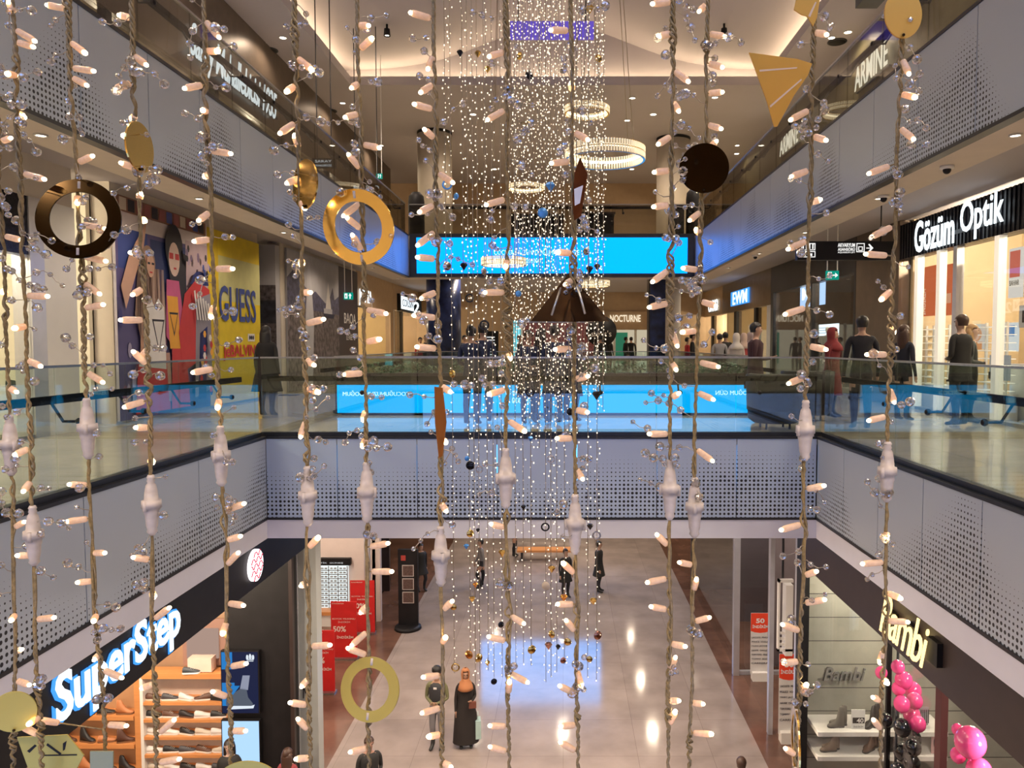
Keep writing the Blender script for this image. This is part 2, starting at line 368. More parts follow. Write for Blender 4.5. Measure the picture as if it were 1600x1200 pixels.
# ------------------------------------------------------------------ fascias with perforated panels
pm_side = perfmat('perforated_side_panel', 1, -1.22, 1.2, .058, 3.0)
pm_side_r = perfmat('perforated_right_panel', 1, -1.22, 1.2, .058, 21.0)
pm_far = perfmat('perforated_far_panel', 0, -1.22, 1.25, .0615, 11.3, (.56, .66, .84), .32, .02, 1.5)
pm_up = perfmat('perforated_upper_panel', 1, Z0, 1.2, .05, 40.0)
pm_up_r = perfmat('perforated_upper_right_panel', 1, Z0, 1.2, .05, 55.0)
def fascia(label, axis, pos, a0, a1, z0, z1, step, m, th=.05, sgn=1, first=None):
    t = thing('balcony_fascia', label, 'balcony fascia', (pos, (a0+a1)/2, z0) if axis == 'x' else ((a0+a1)/2, pos, z0))
    a = a0; nxt = (first if first else a0+step)
    lo, hi = sorted((pos, pos-sgn*th))
    while a < a1-.05:
        b = min(nxt, a1)
        q = bx(lo, hi, a+.006, b-.006, z0+.03, z1-.03) if axis == 'x' else bx(a+.006, b-.006, lo, hi, z0+.03, z1-.03)
        lp(q, 'perforated_panel', m, t); a = b; nxt = a+step
    lo2, hi2 = sorted((pos+sgn*.012, pos-sgn*.10))
    for (za, zb) in ((z0-.005, z0+.03), (z1-.03, z1+.004)):
        q = bx(lo2, hi2, a0, a1, za, zb) if axis == 'x' else bx(a0, a1, lo2, hi2, za, zb)
        lp(q, 'edge_channel', mt['frame'], t)
    return t
fascia('grey perforated metal fascia under the left glass balustrade', 'x', XL, .1, YF, -1.22, 0, 2.2, pm_side, sgn=1, first=2.5)
fascia('grey perforated metal fascia under the right glass balustrade', 'x', XR, .1, YF, -1.22, 0, 1.12, pm_side_r, sgn=-1, first=1.15)
fascia('pale blue lit perforated fascia on the front of the bridge', 'y', YF, XL, XR, -1.22, 0, 1.17, pm_far, sgn=-1, first=XL+1.04)
fascia('blue lit upper fascia along the left gallery edge', 'x', XL, -1, YU, Z0, Z1, 1.15, pm_up, sgn=1)
fascia('blue lit upper fascia along the right gallery edge', 'x', XR, -1, YU, Z0, Z1, 1.15, pm_up_r, sgn=-1)
fascia('distant fascia on the left edge of the second void', 'x', XL, YB, Y2, -1.22, 0, 1.15, pm_up, sgn=1)
fascia('distant fascia on the right edge of the second void', 'x', XR, YB, Y2, -1.22, 0, 1.15, pm_up_r, sgn=-1)
# ------------------------------------------------------------------ balustrades
def balustrade(label, axis, pos, a0, a1, z, h, step, first=None, rail_in=0, sgn=1, hand=True, m=None, thick=.016):
    t = thing('glass_balustrade', label, 'balustrade', (pos, (a0+a1)/2, z) if axis == 'x' else ((a0+a1)/2, pos, z))
    def B(lo, hi, a, b, za, zb):
        lo, hi = sorted((lo, hi))
        return bx(lo, hi, a, b, za, zb) if axis == 'x' else bx(a, b, lo, hi, za, zb)
    a = a0; nxt = first or a0+step
    while a < a1-.05:
        b = min(nxt, a1)
        lp(B(pos, pos+sgn*thick, a+.008, b-.008, z+.03, z+h), 'glass_pane', m or mt['glass'], t)
        a = b; nxt = a+step
    lp(B(pos-sgn*.012, pos+sgn*.028, a0, a1, z+h, z+h+.022), 'top_rail', mt['steel'], t)
    lp(B(pos-sgn*.03, pos+sgn*.06, a0, a1, z+.001, z+.06), 'base_channel', mt['frame'], t)
    if hand:
        q = pos+sgn*.24; zz = z+.80
        lp(B(q, q+sgn*.06, a0, a1, zz, zz+.075), 'handrail', mt['rail'], t)
        a = (first or a0+step)
        k = 0
        while a < a1-.3 and k < 40:
            bb = MB()
            P = [(pos+sgn*.02, zz-.16), (pos+sgn*.17, zz-.16), (q+sgn*.03, zz)]
            pp = [(p[0], a+.35, p[1]) if axis == 'x' else (a+.35, p[0], p[1]) for p in P]
            bb.tube(pp, .014, 8); bb.ball(pp[0], .035, 10, 6)
            lp(bb, 'rail_bracket', mt['dark'], t); a += step; k += 1
    return t
balustrade('left glass balustrade with black handrail beside the atrium', 'x', XL-.09, .1, YF, 0, 1.145, 1.085, 1.28, sgn=-1)
balustrade('right glass balustrade with black handrail beside the optician', 'x', XR+.09, .1, YF, 0, 1.145, 1.085, 1.18, sgn=1)
balustrade('front glass balustrade of the bridge facing the atrium', 'y', YF+.09, XL-.09, XR+.09, 0, 1.145, 1.17, XL+1.04, sgn=1)
balustrade('rear glass balustrade of the bridge', 'y', YB-.03, XL, XR, 0, 1.1, 1.17, sgn=-1, hand=False)
balustrade('farthest glass balustrade beyond the second void', 'y', Y2+.1, XL, XR, 0, 1.1, 1.17, sgn=1)
balustrade('left balustrade of the second void behind the bridge', 'x', XL-.1, YB, Y2, 0, 1.1, 1.17, sgn=-1)
balustrade('right balustrade of the second void behind the bridge', 'x', XR+.1, YB, Y2, 0, 1.1, 1.17, sgn=1)
balustrade('upper glass balustrade on the left under the white script sign', 'x', XL-.09, -1, YU, Z1, .87, 1.15, sgn=-1, hand=True, m=mt['smoke'])
balustrade('upper glass balustrade on the right in front of the gold lit shop', 'x', XR+.09, -1, YU, Z1, .87, 1.15, sgn=1, hand=True, m=mt['smoke'])
balustrade('upper glass balustrade above the long blue screen', 'y', YU+.15, XL, XR, Z1, .87, 1.9, sgn=1, hand=True, m=mt['smoke'])
# ------------------------------------------------------------------ LED screens
def screen(name, label, x0, x1, y, z0, z1, m, fr=.06, face=-1, lines=()):
    t = thing(name, label, 'screen', ((x0+x1)/2, y, z0))
    lp(bx(x0, x1, y, y-face*.08, z0, z1), 'casing', mt['frame'], t)
    lp(bx(x0+fr, x1-fr, y, y+face*.01, z0+fr*.5, z1-fr*.5), 'display', m, t)
    return t
s = screen('led_or_added_glow', 'long bright blue LED screen across the far upper fascia', XL+.02, XR-.02, YU+.0, Z0+.02, Z1+.03, mt['led_blue'], .2)
def ptext(body, px0, py0, px1, py1, Y, m, par, name='lettering', mirror=False, **k):
    a = U(px0, py1, Y); b = U(px1, py0, Y)
    if mirror:
        return text(name, body, (b.x, Y, a.z), (-1, 0, 0), (0, 0, 1), b.x-a.x, b.z-a.z, m, par, **k)
    return text(name, body, (a.x, Y, a.z), (1, 0, 0), (0, 0, 1), b.x-a.x, b.z-a.z, m, par, **k)
ptext('ÇOCUĞUNUZUN DOĞUM GÜNÜNDE', 772, 388, 905, 400, YU-.04, mt['led_text'], s, depth=.02)
ptext('20.000', 822, 404, 845, 411, YU-.04, mt['led_text'], s, depth=.02)
# glass reflection of a blue screen, built as a glowing band with mirrored letters
s = screen('led_or_added_glow', 'blue glass reflection built as a low glowing band along the rear of the bridge', XL+.02, XR-.04, YB-.45, .03, .60, mt['reflection_cyan'], .04)
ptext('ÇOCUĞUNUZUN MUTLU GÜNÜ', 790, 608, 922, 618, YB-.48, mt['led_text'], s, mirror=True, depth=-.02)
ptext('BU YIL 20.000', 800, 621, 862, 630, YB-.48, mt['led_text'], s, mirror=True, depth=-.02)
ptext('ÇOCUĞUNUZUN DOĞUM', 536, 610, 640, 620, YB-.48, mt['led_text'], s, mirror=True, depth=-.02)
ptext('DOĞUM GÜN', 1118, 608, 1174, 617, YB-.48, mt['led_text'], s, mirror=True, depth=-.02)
# near-side screens on the fascia the camera stands on and the one above it
s = screen('led_or_added_glow', 'blue LED screen on the near upper fascia facing the atrium', XL+.1, XR-.1, -.62, Z0, Z1, mt['led_near'], .1, face=1)
s = screen('led_or_added_glow', 'blue LED screen on the fascia below the near balcony', XL+.1, XR-.1, -.12, -1.2, -.05, mt['led_low'], .1, face=1)
s = screen('led_or_added_glow', 'added unseen blue glow panel over the far ground concourse', -3.4, 1.6, 30.5, -4.3, -1.6, mt['added_glow'], .08)  # hidden panel, added to lay a blue reflection on the ground floor
for hx in (-3, 1.2): lp(bx(hx-.02, hx+.02, 30.5, 30.54, -1.62, -1.44), 'hanger', mt['frame'], s)
# purple lit box in the vault
a = U(797, 58, 21); b = U(928, 33, 21)
t = thing('ceiling_screen', 'small violet lit banner box high in the vault', 'screen', ((a.x+b.x)/2, 21, a.z))
lp(bx(a.x, b.x, 21, 21.2, a.z, b.z), 'casing', EM('violet_glow', (.16, .10, .6), .75), t)
lp(MB().box(a.x+.2, a.x+.23, 21.08, 21.11, b.z, vz(a.x+.2)).box(b.x-.23, b.x-.2, 21.08, 21.11, b.z, vz(b.x-.2)), 'hanger', mt['frame'], t)
# ================================================================== LIGHT FIXTURES
for side, x, nm in ((-1, -6.2, 'left'), (1, 6.0, 'right')):
    for i in range(9):
        y = 2.5+i*3.4
        downlight(x, y, ZC, 95, 'round recessed downlight in the %s gallery ceiling, %s from the near end' % (nm, ordw(i)), 'gallery ceiling downlights')
    for i in range(7):
        y = 4.0+i*3.0
        downlight(XL-.34 if side < 0 else XR+.34, y, Z0, 30, 'small downlight in the %s edge soffit, %s from the near end' % (nm, ordw(i)), 'edge soffit downlights', r=.045, spot=120)
    for i in range(6):
        y = 4+i*5.2
        downlight((-7.0 if side < 0 else 6.7), y, ZT, 150, 'round downlight in the top ceiling over the %s side, %s from the near end' % (nm, ordw(i)), 'top ceiling downlights', r=.08)
k = 0
for (px, py) in ((512, 14), (409, 67), (503, 160), (533, 195), (656, 222), (488, 213), (612, 290), (988, 153), (980, 188), (1117, 152), (1151, 240), (1325, 50), (1146, 107)):
    a = UX(px, py, 1.0); d = a-Vector((0, 0, EYE)); p = Vector((0, 0, EYE))+d*((ZT-EYE)/d.z)
    if (p.x > CX0-.1 and p.x < CX1+.1 and p.y < CY1+.2): continue
    downlight(p.x, p.y, ZT, 120, 'round downlight in the flat top ceiling round the vault, %s of its scattered row' % ordw(k), 'scattered top ceiling downlights', r=.09); k += 1
for i, (x, y) in enumerate([(-3.2, 27), (0, 27), (3, 27), (-3.2, 32), (0, 32), (3, 32), (-2.5, 42), (2.5, 42)]):
    downlight(x, y, ZC, 110, 'round downlight in the ceiling past the long blue screen, %s counted from the near left' % ordw(i), 'far gallery downlights')
for i, (x, y) in enumerate([(-3, 26), (0, 30), (3, 26), (-3, 34), (3, 34)]):
    downlight(x, y, ZT, 150, 'round downlight in the top ceiling beyond the vault, %s counted from the near left' % ordw(i), 'far top ceiling downlights', r=.1)
k = 0
for y in (12.2, 14.2):
    for x in (-2.6, -.3, 2.0):
        downlight(x, y, -1.44, 260, 'downlight under the bridge, %s of six' % ordw(k), 'downlights under the bridge', r=.08); k += 1
k = 0
for y in (28.5, 33, 38):
    for x in (-3.4, 0, 3.4):
        downlight(x, y, -1.44, 300, 'downlight over the far ground concourse, %s of nine' % ordw(k), 'far concourse downlights', r=.09); k += 1
k = 0
for x, nm in ((-5.6, 'left'), (5.2, 'right')):
    for i in range(6):
        downlight(x, 3.0+i*4.2, -1.44, 150, 'downlight over the %s ground walkway, %s from the near end' % (nm, ordw(i)), 'ground walkway downlights', r=.07)
# atrium wash: rows of high projectors in the vault, lighting the ground floor and the curtain
k = 0
for x in (-4.6, 4.2):
    for y in (1.5, 6, 11, 16, 20.5):
        t = thing('vault_projector', 'small black projector spotlight in the vault, %s of ten' % ordw(k), 'spotlight', (x, y, vz(x)), 'vault projectors'); k += 1
        MB().lathe([(.03, 0), (.03, -.10), (.075, -.12), (.09, -.30), (.07, -.30), (.06, -.2)], n=16).build('housing', mt['dark'], t)
        MB().lathe([(.065, -.27), (.06, -.275)], n=14).build('lens', mt['downlens'], t)
        l = bpy.data.lights.new('spot', 'SPOT'); l.energy = 720; l.spot_size = R(110); l.spot_blend = .7; l.shadow_soft_size = .12; l.color = (1, .82, .66)
        o = bpy.data.objects.new('lamp_light', l); COL.objects.link(o); o.parent = t; o.location = (0, 0, -.33)
# chandeliers : crystal rings
def chandelier(px, py, wpx, Y, label, hpx):
    c = U(px, py, Y); r = wpx*Y/F/2; h = hpx*Y/F
    t = thing('ring_chandelier', label, 'chandelier', c, 'crystal ring chandeliers')
    f = MB(); n = 64
    for (ra, za, zb) in ((r, h*.46, h*.5), (r, -h*.03, h*.03), (r, -h*.5, -h*.46)):
        vs = []; fs = []
        for i in range(n):
            a = 2*PI*i/n
            for (q, z) in ((ra-.03, za), (ra+.012, za), (ra+.012, zb), (ra-.03, zb)): vs.append((q*math.cos(a), q*math.sin(a), z))
        for i in range(n):
            for k in range(4): fs.append((i*4+k, i*4+(k+1) % 4, ((i+1) % n)*4+(k+1) % 4, ((i+1) % n)*4+k))
        f.add(vs, fs)
    f.build('ring_frame', mt['gold'], t)
    g = MB(); nc = int(max(40, 2*PI*r/.055))
    for i in range(nc):
        a = 2*PI*i/nc; x, y = r*math.cos(a), r*math.sin(a)
        for (z0, z1) in ((.03*h, .46*h), (-.46*h, -.03*h)):
            g.box(x-.016, x+.016, y-.016, y+.016, z0, z1)
    g.build('crystal_prisms', M('lit_crystal', (1, .95, .85), .1, emit=(1, .80, .48), es=.5, sampling=False), t)
    b = MB(); vs = []; fs = []
    for i in range(n):
        a = 2*PI*i/n
        for (q, z) in ((r-.07, -.06*h), (r-.04, -.06*h), (r-.04, .12*h), (r-.07, .12*h)): vs.append((q*math.cos(a), q*math.sin(a), z))
    for i in range(n):
        for k in range(4): fs.append((i*4+k, i*4+(k+1) % 4, ((i+1) % n)*4+(k+1) % 4, ((i+1) % n)*4+k))
    b.add(vs, fs); b.build('light_band', EM('chandelier_band', (1, .84, .55), 3), t)
    top = ZT if c.z > Z1 else ZC
    if c.y < YU: top = vz(c.x)
    s = MB()
    for k in range(4):
        a = PI/4+k*PI/2; s.tube([((r-.05)*math.cos(a), (r-.05)*math.sin(a), h*.4), ((r*.25)*math.cos(a), (r*.25)*math.sin(a), top-c.z-.02)], .008, 5)
    s.lathe([(r*.3, top-c.z-.03), (r*.3, top-c.z)], n=16)
    s.build('suspension_cable', mt['wire'], t)
    return t
chandelier(945, 241, 122, 15.5, 'large double crystal ring chandelier right of the light curtain', 20)
chandelier(917, 173, 68, 19.5, 'smaller crystal ring chandelier above the large one', 11)
chandelier(787, 409, 68, 19.0, 'crystal ring chandelier in front of the blue screen', 9) if False else None
def chand_low(px, py, wpx, Y, label, h): return chandelier(px, py, wpx, Y, label, h)
chandelier(822, 293, 56, 27, 'distant crystal ring chandelier seen through the light curtain', 7)
chand_low(787, 409, 68, 19.5, 'crystal ring chandelier hanging in front of the long blue screen', 12)
chand_low(922, 443, 60, 24.5, 'dim crystal ring chandelier under the far ceiling past the blue screen', 9)
# ceiling loudspeakers / vents
def ceildisc(px, py, z, r, label):
    a = U(px, py, 1.0)-Vector((0, 0, EYE)); p = Vector((0, 0, EYE))+a*((z-EYE)/a.z)
    t = thing('ceiling_speaker', label, 'loudspeaker', p)
    MB().lathe([(r, 0), (r, -.02), (r*.9, -.03)], n=24).build('rim', mt['frame'], t)
    MB().lathe([(r*.88, -.02), (r*.85, -.035)], n=24).build('grille', mt['dark'], t)
ceildisc(421, 78, ZT, .22, 'round black ceiling loudspeaker above the upper left gallery')
ceildisc(515, 173, ZT, .24, 'round black ceiling loudspeaker left of the vault end')
ceildisc(1308, 65, ZT, .24, 'round black ceiling loudspeaker above the upper right gallery')
ceildisc(546, 222, ZT, .2, 'far round black ceiling opening above the upper left shops')
for i, (px, py) in enumerate(((1382, 250), (1480, 252), (1352, 325), (1287, 361), (1180, 410), (1150, 420))):
    p = UX(px, py, 5.6)
    p = Vector((p.x, p.y, ZC))
    if px in (1382, 1180, 1480):
        p = UX(px, py, XR+.33); p.z = Z0
        t = thing('dome_camera', 'black dome security camera under the right soffit, %s from the near end' % ordw({1480: 0, 1382: 1, 1180: 2}[px]), 'security camera', p)
        MB().lathe([(.07, 0), (.07, -.03), (.045, -.035)], n=16).build('mount', mt['white'], t)
        MB().ball((0, 0, -.045), .042, 12, 8).build('dome', mt['dark'], t)
# ================================================================== COLUMNS
def column(x, y, r, z0, z1, m, label, n=28):
    t = thing('round_column', label, 'column', (x, y, z0))
    MB().lathe([(r, .12), (r, z1-z0-.1)], n=n).build('shaft', m, t)
    MB().lathe([(r+.03, 0), (r+.03, .12)], n=n).build('base_ring', mt['steel'], t)
    MB().lathe([(r+.01, z1-z0-.1), (r+.01, z1-z0)], n=n).build('top_ring', mt['dark'], t)
column(-4.65, 28.2, .62, Z1, ZT, mt['cream'], 'thick round column on the upper floor left of the light curtain')
column(4.1, 29, .62, Z1, ZT, mt['cream'], 'thick round column on the upper floor right of the light curtain')
column((694-880)*27/F, 27, .60, 0, ZC, mt['navy'], 'round column wrapped in a dark navy print, left of the light curtain')
p = (1027-880)*26.5/F
t = thing('advertising_pillar', 'square pillar with a dark navy patterned print, right of the dark pyramid', 'pillar', (p, 26.8, 0))
lp(bx(p-.30, p+.30, 26.5, 27.1, 0, ZC), 'pillar_core', mt['frame'], t); lp(bx(p-.26, p+.26, 26.46, 26.5, .3, ZC-.25), 'printed_panel', mt['navy'], t)
column((1049-880)*25.9/F+.1, 26.3, .26, 0, ZC, mt['cream'], 'slim pale column beside the navy patterned pillar')
# ================================================================== MID LEVEL SHOPS, LEFT
def wallbox(x0, x1, y0, y1, z0, z1, m, name='wall_left'):
    return struct(name, bx(x0, x1, y0, y1, z0, z1), m)
YR = Vector((0, 1, 0)); YN = Vector((0, -1, 0)); UPV = Vector((0, 0, 1))
# poster walls facing +x (left side). local u runs along +y
def poster(label, x, y0, y1, z0, z1, shapes, base, name='wall_poster'):
    t = thing(name, label, 'poster', (x, (y0+y1)/2, z0))
    lp(bx(x-.05, x, y0, y1, z0, z1), 'backing_panel', base, t)
    mats = []; mb = MB()
    for i, (pts, m) in enumerate(shapes):
        if m not in mats: mats.append(m)
        q = [(y0+(y1-y0)*a, z0+(z1-z0)*b) for a, b in pts]
        mb.slab(q, (x+.001+.0012*i, 0, 0), (0, 1, 0), (0, 0, 1), .001, mats.index(m))
    if shapes: lp(mb, 'printed_picture', mats, t)
    return t
def ell(cx, cyy, rx, ry, n=18, a0=0, a1=360): return [(cx+rx*math.cos(R(a0+(a1-a0)*i/n)), cyy+ry*math.sin(R(a0+(a1-a0)*i/n))) for i in range(n)]
def rect(a, b, c_, d): return [(a, b), (c_, b), (c_, d), (a, d)]
SK = CM((.62, .38, .28)); SK2 = CM((.50, .30, .24)); BLK = CM((.02, .018, .03)); BLU = CM((.05, .08, .30)); PUR = CM((.20, .14, .26)); RED = CM((.58, .045, .05)); WHT = CM((.80, .78, .76)); YEL = CM((.80, .60, .02), .5)
ORG = CM((.85, .42, .05)); LBL = CM((.30, .38, .55)); DBL = CM((.02, .03, .16)); HAIR = CM((.34, .22, .17))
Yp0 = WL*-F/(880-178); Yp1 = WL*-F/(880-322); Yp2 = WL*-F/(880-403)
sh = [(rect(0, 0, 1, .55), CM((.10, .09, .22))), (rect(.0, .55, 1, .86), CM((.12, .10, .26))), (rect(0, .86, 1, 1), CM((.66, .58, .58))), (rect(.02, .68, .30, .86), BLU), (rect(.33, .60, .72, .84), CM((.03, .05, .18))), (rect(.72, .55, 1, .88), CM((.52, .40, .45)))]
for i in range(26):
    a = random.random()*.95; b = random.random()*.55; sh.append((ell(a, b, .015+random.random()*.02, .03+random.random()*.06, 8), random.choice([CM((.35, .33, .5)), CM((.05, .05, .2)), CM((.5, .45, .5)), CM((.25, .1, .2))])))
sh += [([(.02, .60), (.10, .74), (.22, .86), (.28, .92), (.24, .78), (.16, .66), (.06, .50)], SK), (ell(.28, .72, .075, .085), HAIR), ([(.18, .70), (.38, .70), (.44, .40), (.36, .28), (.22, .30), (.14, .48)], HAIR), (ell(.275, .71, .045, .06), SK),
       ([(.20, .56), (.40, .56), (.42, .30), (.18, .30)], SK), ([(.22, .52), (.26, .56), (.35, .56), (.40, .52), (.41, .26), (.21, .26)], WHT), ([(.16, .29), (.45, .29), (.48, .02), (.12, .02)], RED), ([(.17, .27), (.44, .25), (.44, .22), (.16, .24)], WHT),
       ([(.26, .46), (.42, .46), (.34, .29)], BLK), ([(.275, .450), (.405, .450), (.34, .315)], WHT), ([(.44, .30), (.48, .30), (.50, .06), (.46, .06)], SK2),
       (ell(.56, .82, .10, .12), BLK), ([(.46, .84), (.52, .60), (.50, .50), (.60, .46), (.68, .58), (.70, .80)], BLK), (ell(.555, .765, .062, .085), CM((.80, .60, .52))), (rect(.50, .765, .545, .795), RED), (rect(.565, .765, .61, .795), RED), (rect(.545, .715, .575, .725), RED),
       ([(.46, .66), (.60, .66), (.66, .40), (.56, .30), (.44, .38)], CM((.62, .12, .28))), ([(.46, .58), (.58, .58), (.60, .32), (.48, .32)], ORG), ([(.48, .50), (.58, .50), (.53, .38)], BLK), ([(.49, .49), (.57, .49), (.53, .40)], ORG), ([(.50, .32), (.66, .32), (.70, .02), (.48, .02)], RED),
       (ell(.86, .66, .11, .07, 16, 0, 180)+[(.72, .655)], DBL), ([(.66, .60), (.80, .68), (.98, .64), (1, .30), (.62, .20), (.58, .40)], RED), ([(.80, .58), (.99, .62), (.99, .10), (.76, .06)], CM((.30, .28, .34))), ([(.84, .40), (.94, .44), (.90, .05), (.80, .05)], DBL)]
for i in range(22):
    a = .17+.011*i; sh.append(([(a, .70), (a+.006, .70), (a+.004+random.uniform(-.02, .02), .36+random.random()*.12), (a-.004, .38)], random.choice([CM((.16, .09, .08)), CM((.45, .32, .26)), HAIR])))
sh += [(ell(.275, .71, .038, .055), SK), (rect(.245, .715, .27, .725), BLK), (rect(.285, .715, .31, .725), BLK), (rect(.262, .675, .29, .682), RED), ([(.22, .52), (.26, .56), (.30, .52), (.34, .56), (.40, .52), (.41, .26), (.21, .26)], WHT), ([(.27, .46), (.40, .46), (.335, .30)], BLK), ([(.285, .450), (.385, .450), (.335, .318)], WHT)]
for i in range(14): sh.append((ell(.66+random.random()*.32, .70+random.random()*.14, .015, .02, 6), random.choice([PUR, BLU, CM((.45, .35, .5)), BLK])))
for i in range(7): a = .74+i*.034; sh.append(([(a, .62-i*.012), (a+.018, .625-i*.012), (a+.05, .47), (a+.035, .47)], WHT))
for i in range(16): sh.append((ell(.74+random.random()*.23, .06+random.random()*.36, .02, .02, 6), random.choice([RED, WHT, BLU, ORG])))
zp0, zp1 = .05, 3.86
P1 = poster('tall fashion poster of three people in white, orange and red clothing', WL+.08, Yp0, Yp1-.02, zp0, zp1, sh, CM((.6, .55, .6)))
text('lettering', 'BR', (WL+.14, Yp0+(Yp1-Yp0)*.285, zp0+.405*(zp1-zp0)), (0, 1, 0), (0, 0, 1), .30, .16, BLK, P1, .004, .01)
text('lettering', '?', (WL+.14, Yp0+(Yp1-Yp0)*.32, zp0+.345*(zp1-zp0)), (0, 1, 0), (0, 0, 1), .12, .18, RED, P1, .004, .02)
P2 = poster('tall yellow fashion brand poster with dark blue lettering', WL+.08, Yp1, Yp2, zp0, zp1-.05, [(rect(.06, .60, 1, .86), CM((.62, .60, .26))), (rect(0, 0, .18, 1), CM((.70, .50, .02)))], YEL)
ww = Yp2-Yp1
text('lettering', 'GUESS', (WL+.10, Yp1+.17*ww, 1.86), (0, 1, 0), (0, 0, 1), ww*.72, .78, BLU, P2, .004, .012)
text('lettering', 'JeBALVIN', (WL+.10, Yp1+.22*ww, .98), (0, 1, 0), (0, 0, 1), ww*.64, .36, RED, P2, .004, .02)
text('lettering', 'NUR', (WL+.101, Yp1+.5*ww, .98), (0, 1, 0), (0, 0, 1), ww*.30, .36, BLU, P2, .005, .0) if False else None
poster('small white logo tag with a dark wave on the yellow poster', WL+.09, Yp1+.72*ww, Yp1+.86*ww, 1.42, 1.60, [(ell(.25, .5, .12, .3, 8), BLK), (ell(.5, .5, .12, .3, 8), BLK), (ell(.75, .5, .12, .3, 8), BLK)], WHT, 'logo_tag')
poster('row of small framed photos above the fashion poster', WL+.10, Yp0+.05, Yp1-.1, 3.60, 3.86, [(rect(.02+i*.08, .1, .085+i*.08, .9), random.choice([CM((.4, .2, .12)), BLU, CM((.6, .5, .4)), BLK, CM((.3, .1, .1))])) for i in range(12)], CM((.25, .12, .08)), 'photo_strip')
wallbox(WL-.3, WL+.02, Yp0-.02, Yp2+.05, 0, ZC, mt['cream'])
# sea picture and dark board
Yb0 = WL*-F/(880-432); Yb1 = WL*-F/(880-526); Yb2 = WL*-F/(880-556)
xb = (403-880)*Yb0/F
GR = lambda g: CM((g, g*.98, g*1.05), .55)
t = thing('printed_column', 'square column covered by a grey sea and rocks print, right of the yellow poster', 'column', ((xb+WL+.08)/2, Yb0, 0))
lp(bx(WL-.5, xb+1.0, Yb0+.03, Yb0+.3, 0, .01), 'foot', mt['dark'], t)
xx0 = (403-880)*Yb0/F; xx1 = (433-880)*Yb0/F
lp(bx(xx0, xx1, Yb0, Yb0+.6, 0, 3.95), 'column_core', GR(.45), t)
mb = MB(); O = (xx0, Yb0-.002, 0)
W_ = xx1-xx0
for i, (pts, mi) in enumerate([(rect(0, 0, 1, 1.9/3.9), 1), (rect(0, 1.9/3.9, 1, 2.5/3.9), 2), (rect(0, 2.5/3.9, 1, 2.9/3.9), 1)]):
    mb.slab([(a*W_, b*3.9) for a, b in pts], (xx0, Yb0-.002-.001*i, 0), (1, 0, 0), (0, 0, 1), .001, mi)
lp(mb, 'printed_picture', [GR(.4), M('sea_print', (.10, .085, .09), .5, noise=.7, scale=9), M('rock_print', (.03, .03, .04), .5, noise=.6, scale=6)], t)
sea = [(rect(0, 0, 1, .60), M('sea_print2', (.16, .135, .14), .5, noise=.75, scale=7)), (rect(0, .60, 1, 1), GR(.50)),
       ([(0, .60), (0, .80), (.10, .86), (.14, .80), (.22, .84), (.30, .76), (.42, .72), (.5, .74), (.7, .66), (.8, .72), (.86, .80), (.90, .70), (1, .74), (1, .58)], M('hill_print', (.10, .10, .17), .5, noise=.5, scale=8)),
       ([(.28, .02), (.42, .02), (.46, .50), (.40, .95), (.36, .95), (.30, .50)], GR(.55)), ([(.70, .62), (.82, .62), (.76, .84)], CM((.85, .8, .76))), ([(.64, .58), (.90, .58), (.86, .545), (.68, .545)], CM((.04, .04, .08))), (rect(.66, .58, .84, .62), GR(.6))]
P3 = poster('tall grey seascape picture with a small white sailing boat', WL+.1, Yb0+.6, Yb1, 0.05, 3.95, sea, GR(.3))
P4 = poster('dark board reading BAQA LEVEL -2 beside the seascape picture', WL+.1, Yb1+.01, Yb2, 0.05, 3.95, [], CM((.022, .02, .04), .35))
text('lettering', 'BAQA', (WL+.105, Yb1+.25*(Yb2-Yb1), 2.0), (0, 1, 0), (0, 0, 1), .62*(Yb2-Yb1), .42, WHT, P4, .004, 0)
text('lettering', 'LEVEL -2', (WL+.105, Yb1+.35*(Yb2-Yb1), 1.50), (0, 1, 0), (0, 0, 1), .46*(Yb2-Yb1), .17, WHT, P4, .004, 0)
wallbox(WL-.3, WL+.04, Yb0+.3, Yb2+.02, 0, ZC, mt['cream'])
# exit sign on rods in front of the dark board
def exitsign(px0, py0, px1, py1, Y, label, top, arrow='up'):
    a = U(px0, py1, Y); b = U(px1, py0, Y); cx = (a.x+b.x)/2
    t = thing('exit_sign', label, 'exit sign', (cx, Y, a.z))
    lp(bx(a.x, b.x, Y, Y+.05, a.z, b.z), 'lit_panel', EM('exit_green', (.0, .28, .20), .9), t)
    w_ = b.x-a.x; h = b.z-a.z
    q = MB(); q.slab([(.12*w_, .15*h), (.42*w_, .15*h), (.42*w_, .85*h), (.12*w_, .85*h)], (a.x, Y-.004, a.z), (1, 0, 0), (0, 0, 1), .003)
    if arrow == 'up': ar = [(.66, .12), (.76, .12), (.76, .55), (.88, .48), (.71, .9), (.54, .48), (.66, .55)]
    else: ar = [(.52, .44), (.72, .44), (.68, .22), (.92, .5), (.68, .78), (.72, .56), (.52, .56)]
    q.slab([(u*w_, v*h) for u, v in ar], (a.x, Y-.004, a.z), (1, 0, 0), (0, 0, 1), .003)
    lp(q, 'pictogram', CE((.8, 1, .95), 1.3), t)
    q = MB(); q.add(*[[(a.x+w_*.2, Y-.009, a.z+.2*h), (a.x+w_*.26, Y-.009, a.z+.2*h), (a.x+w_*.33, Y-.009, a.z+.55*h), (a.x+w_*.22, Y-.009, a.z+.7*h)], [(0, 1, 2, 3)]])
    lp(q, 'running_figure', mt['dark'], t)
    for x in (a.x+.1*w_, b.x-.1*w_): lp(bx(x-.008, x+.008, Y+.02, Y+.036, b.z, top), 'hanging_rod', mt['white'], t)
exitsign(537, 457, 551, 468, 19.5, 'green lit exit sign with an upward arrow hanging before the dark board', ZC)
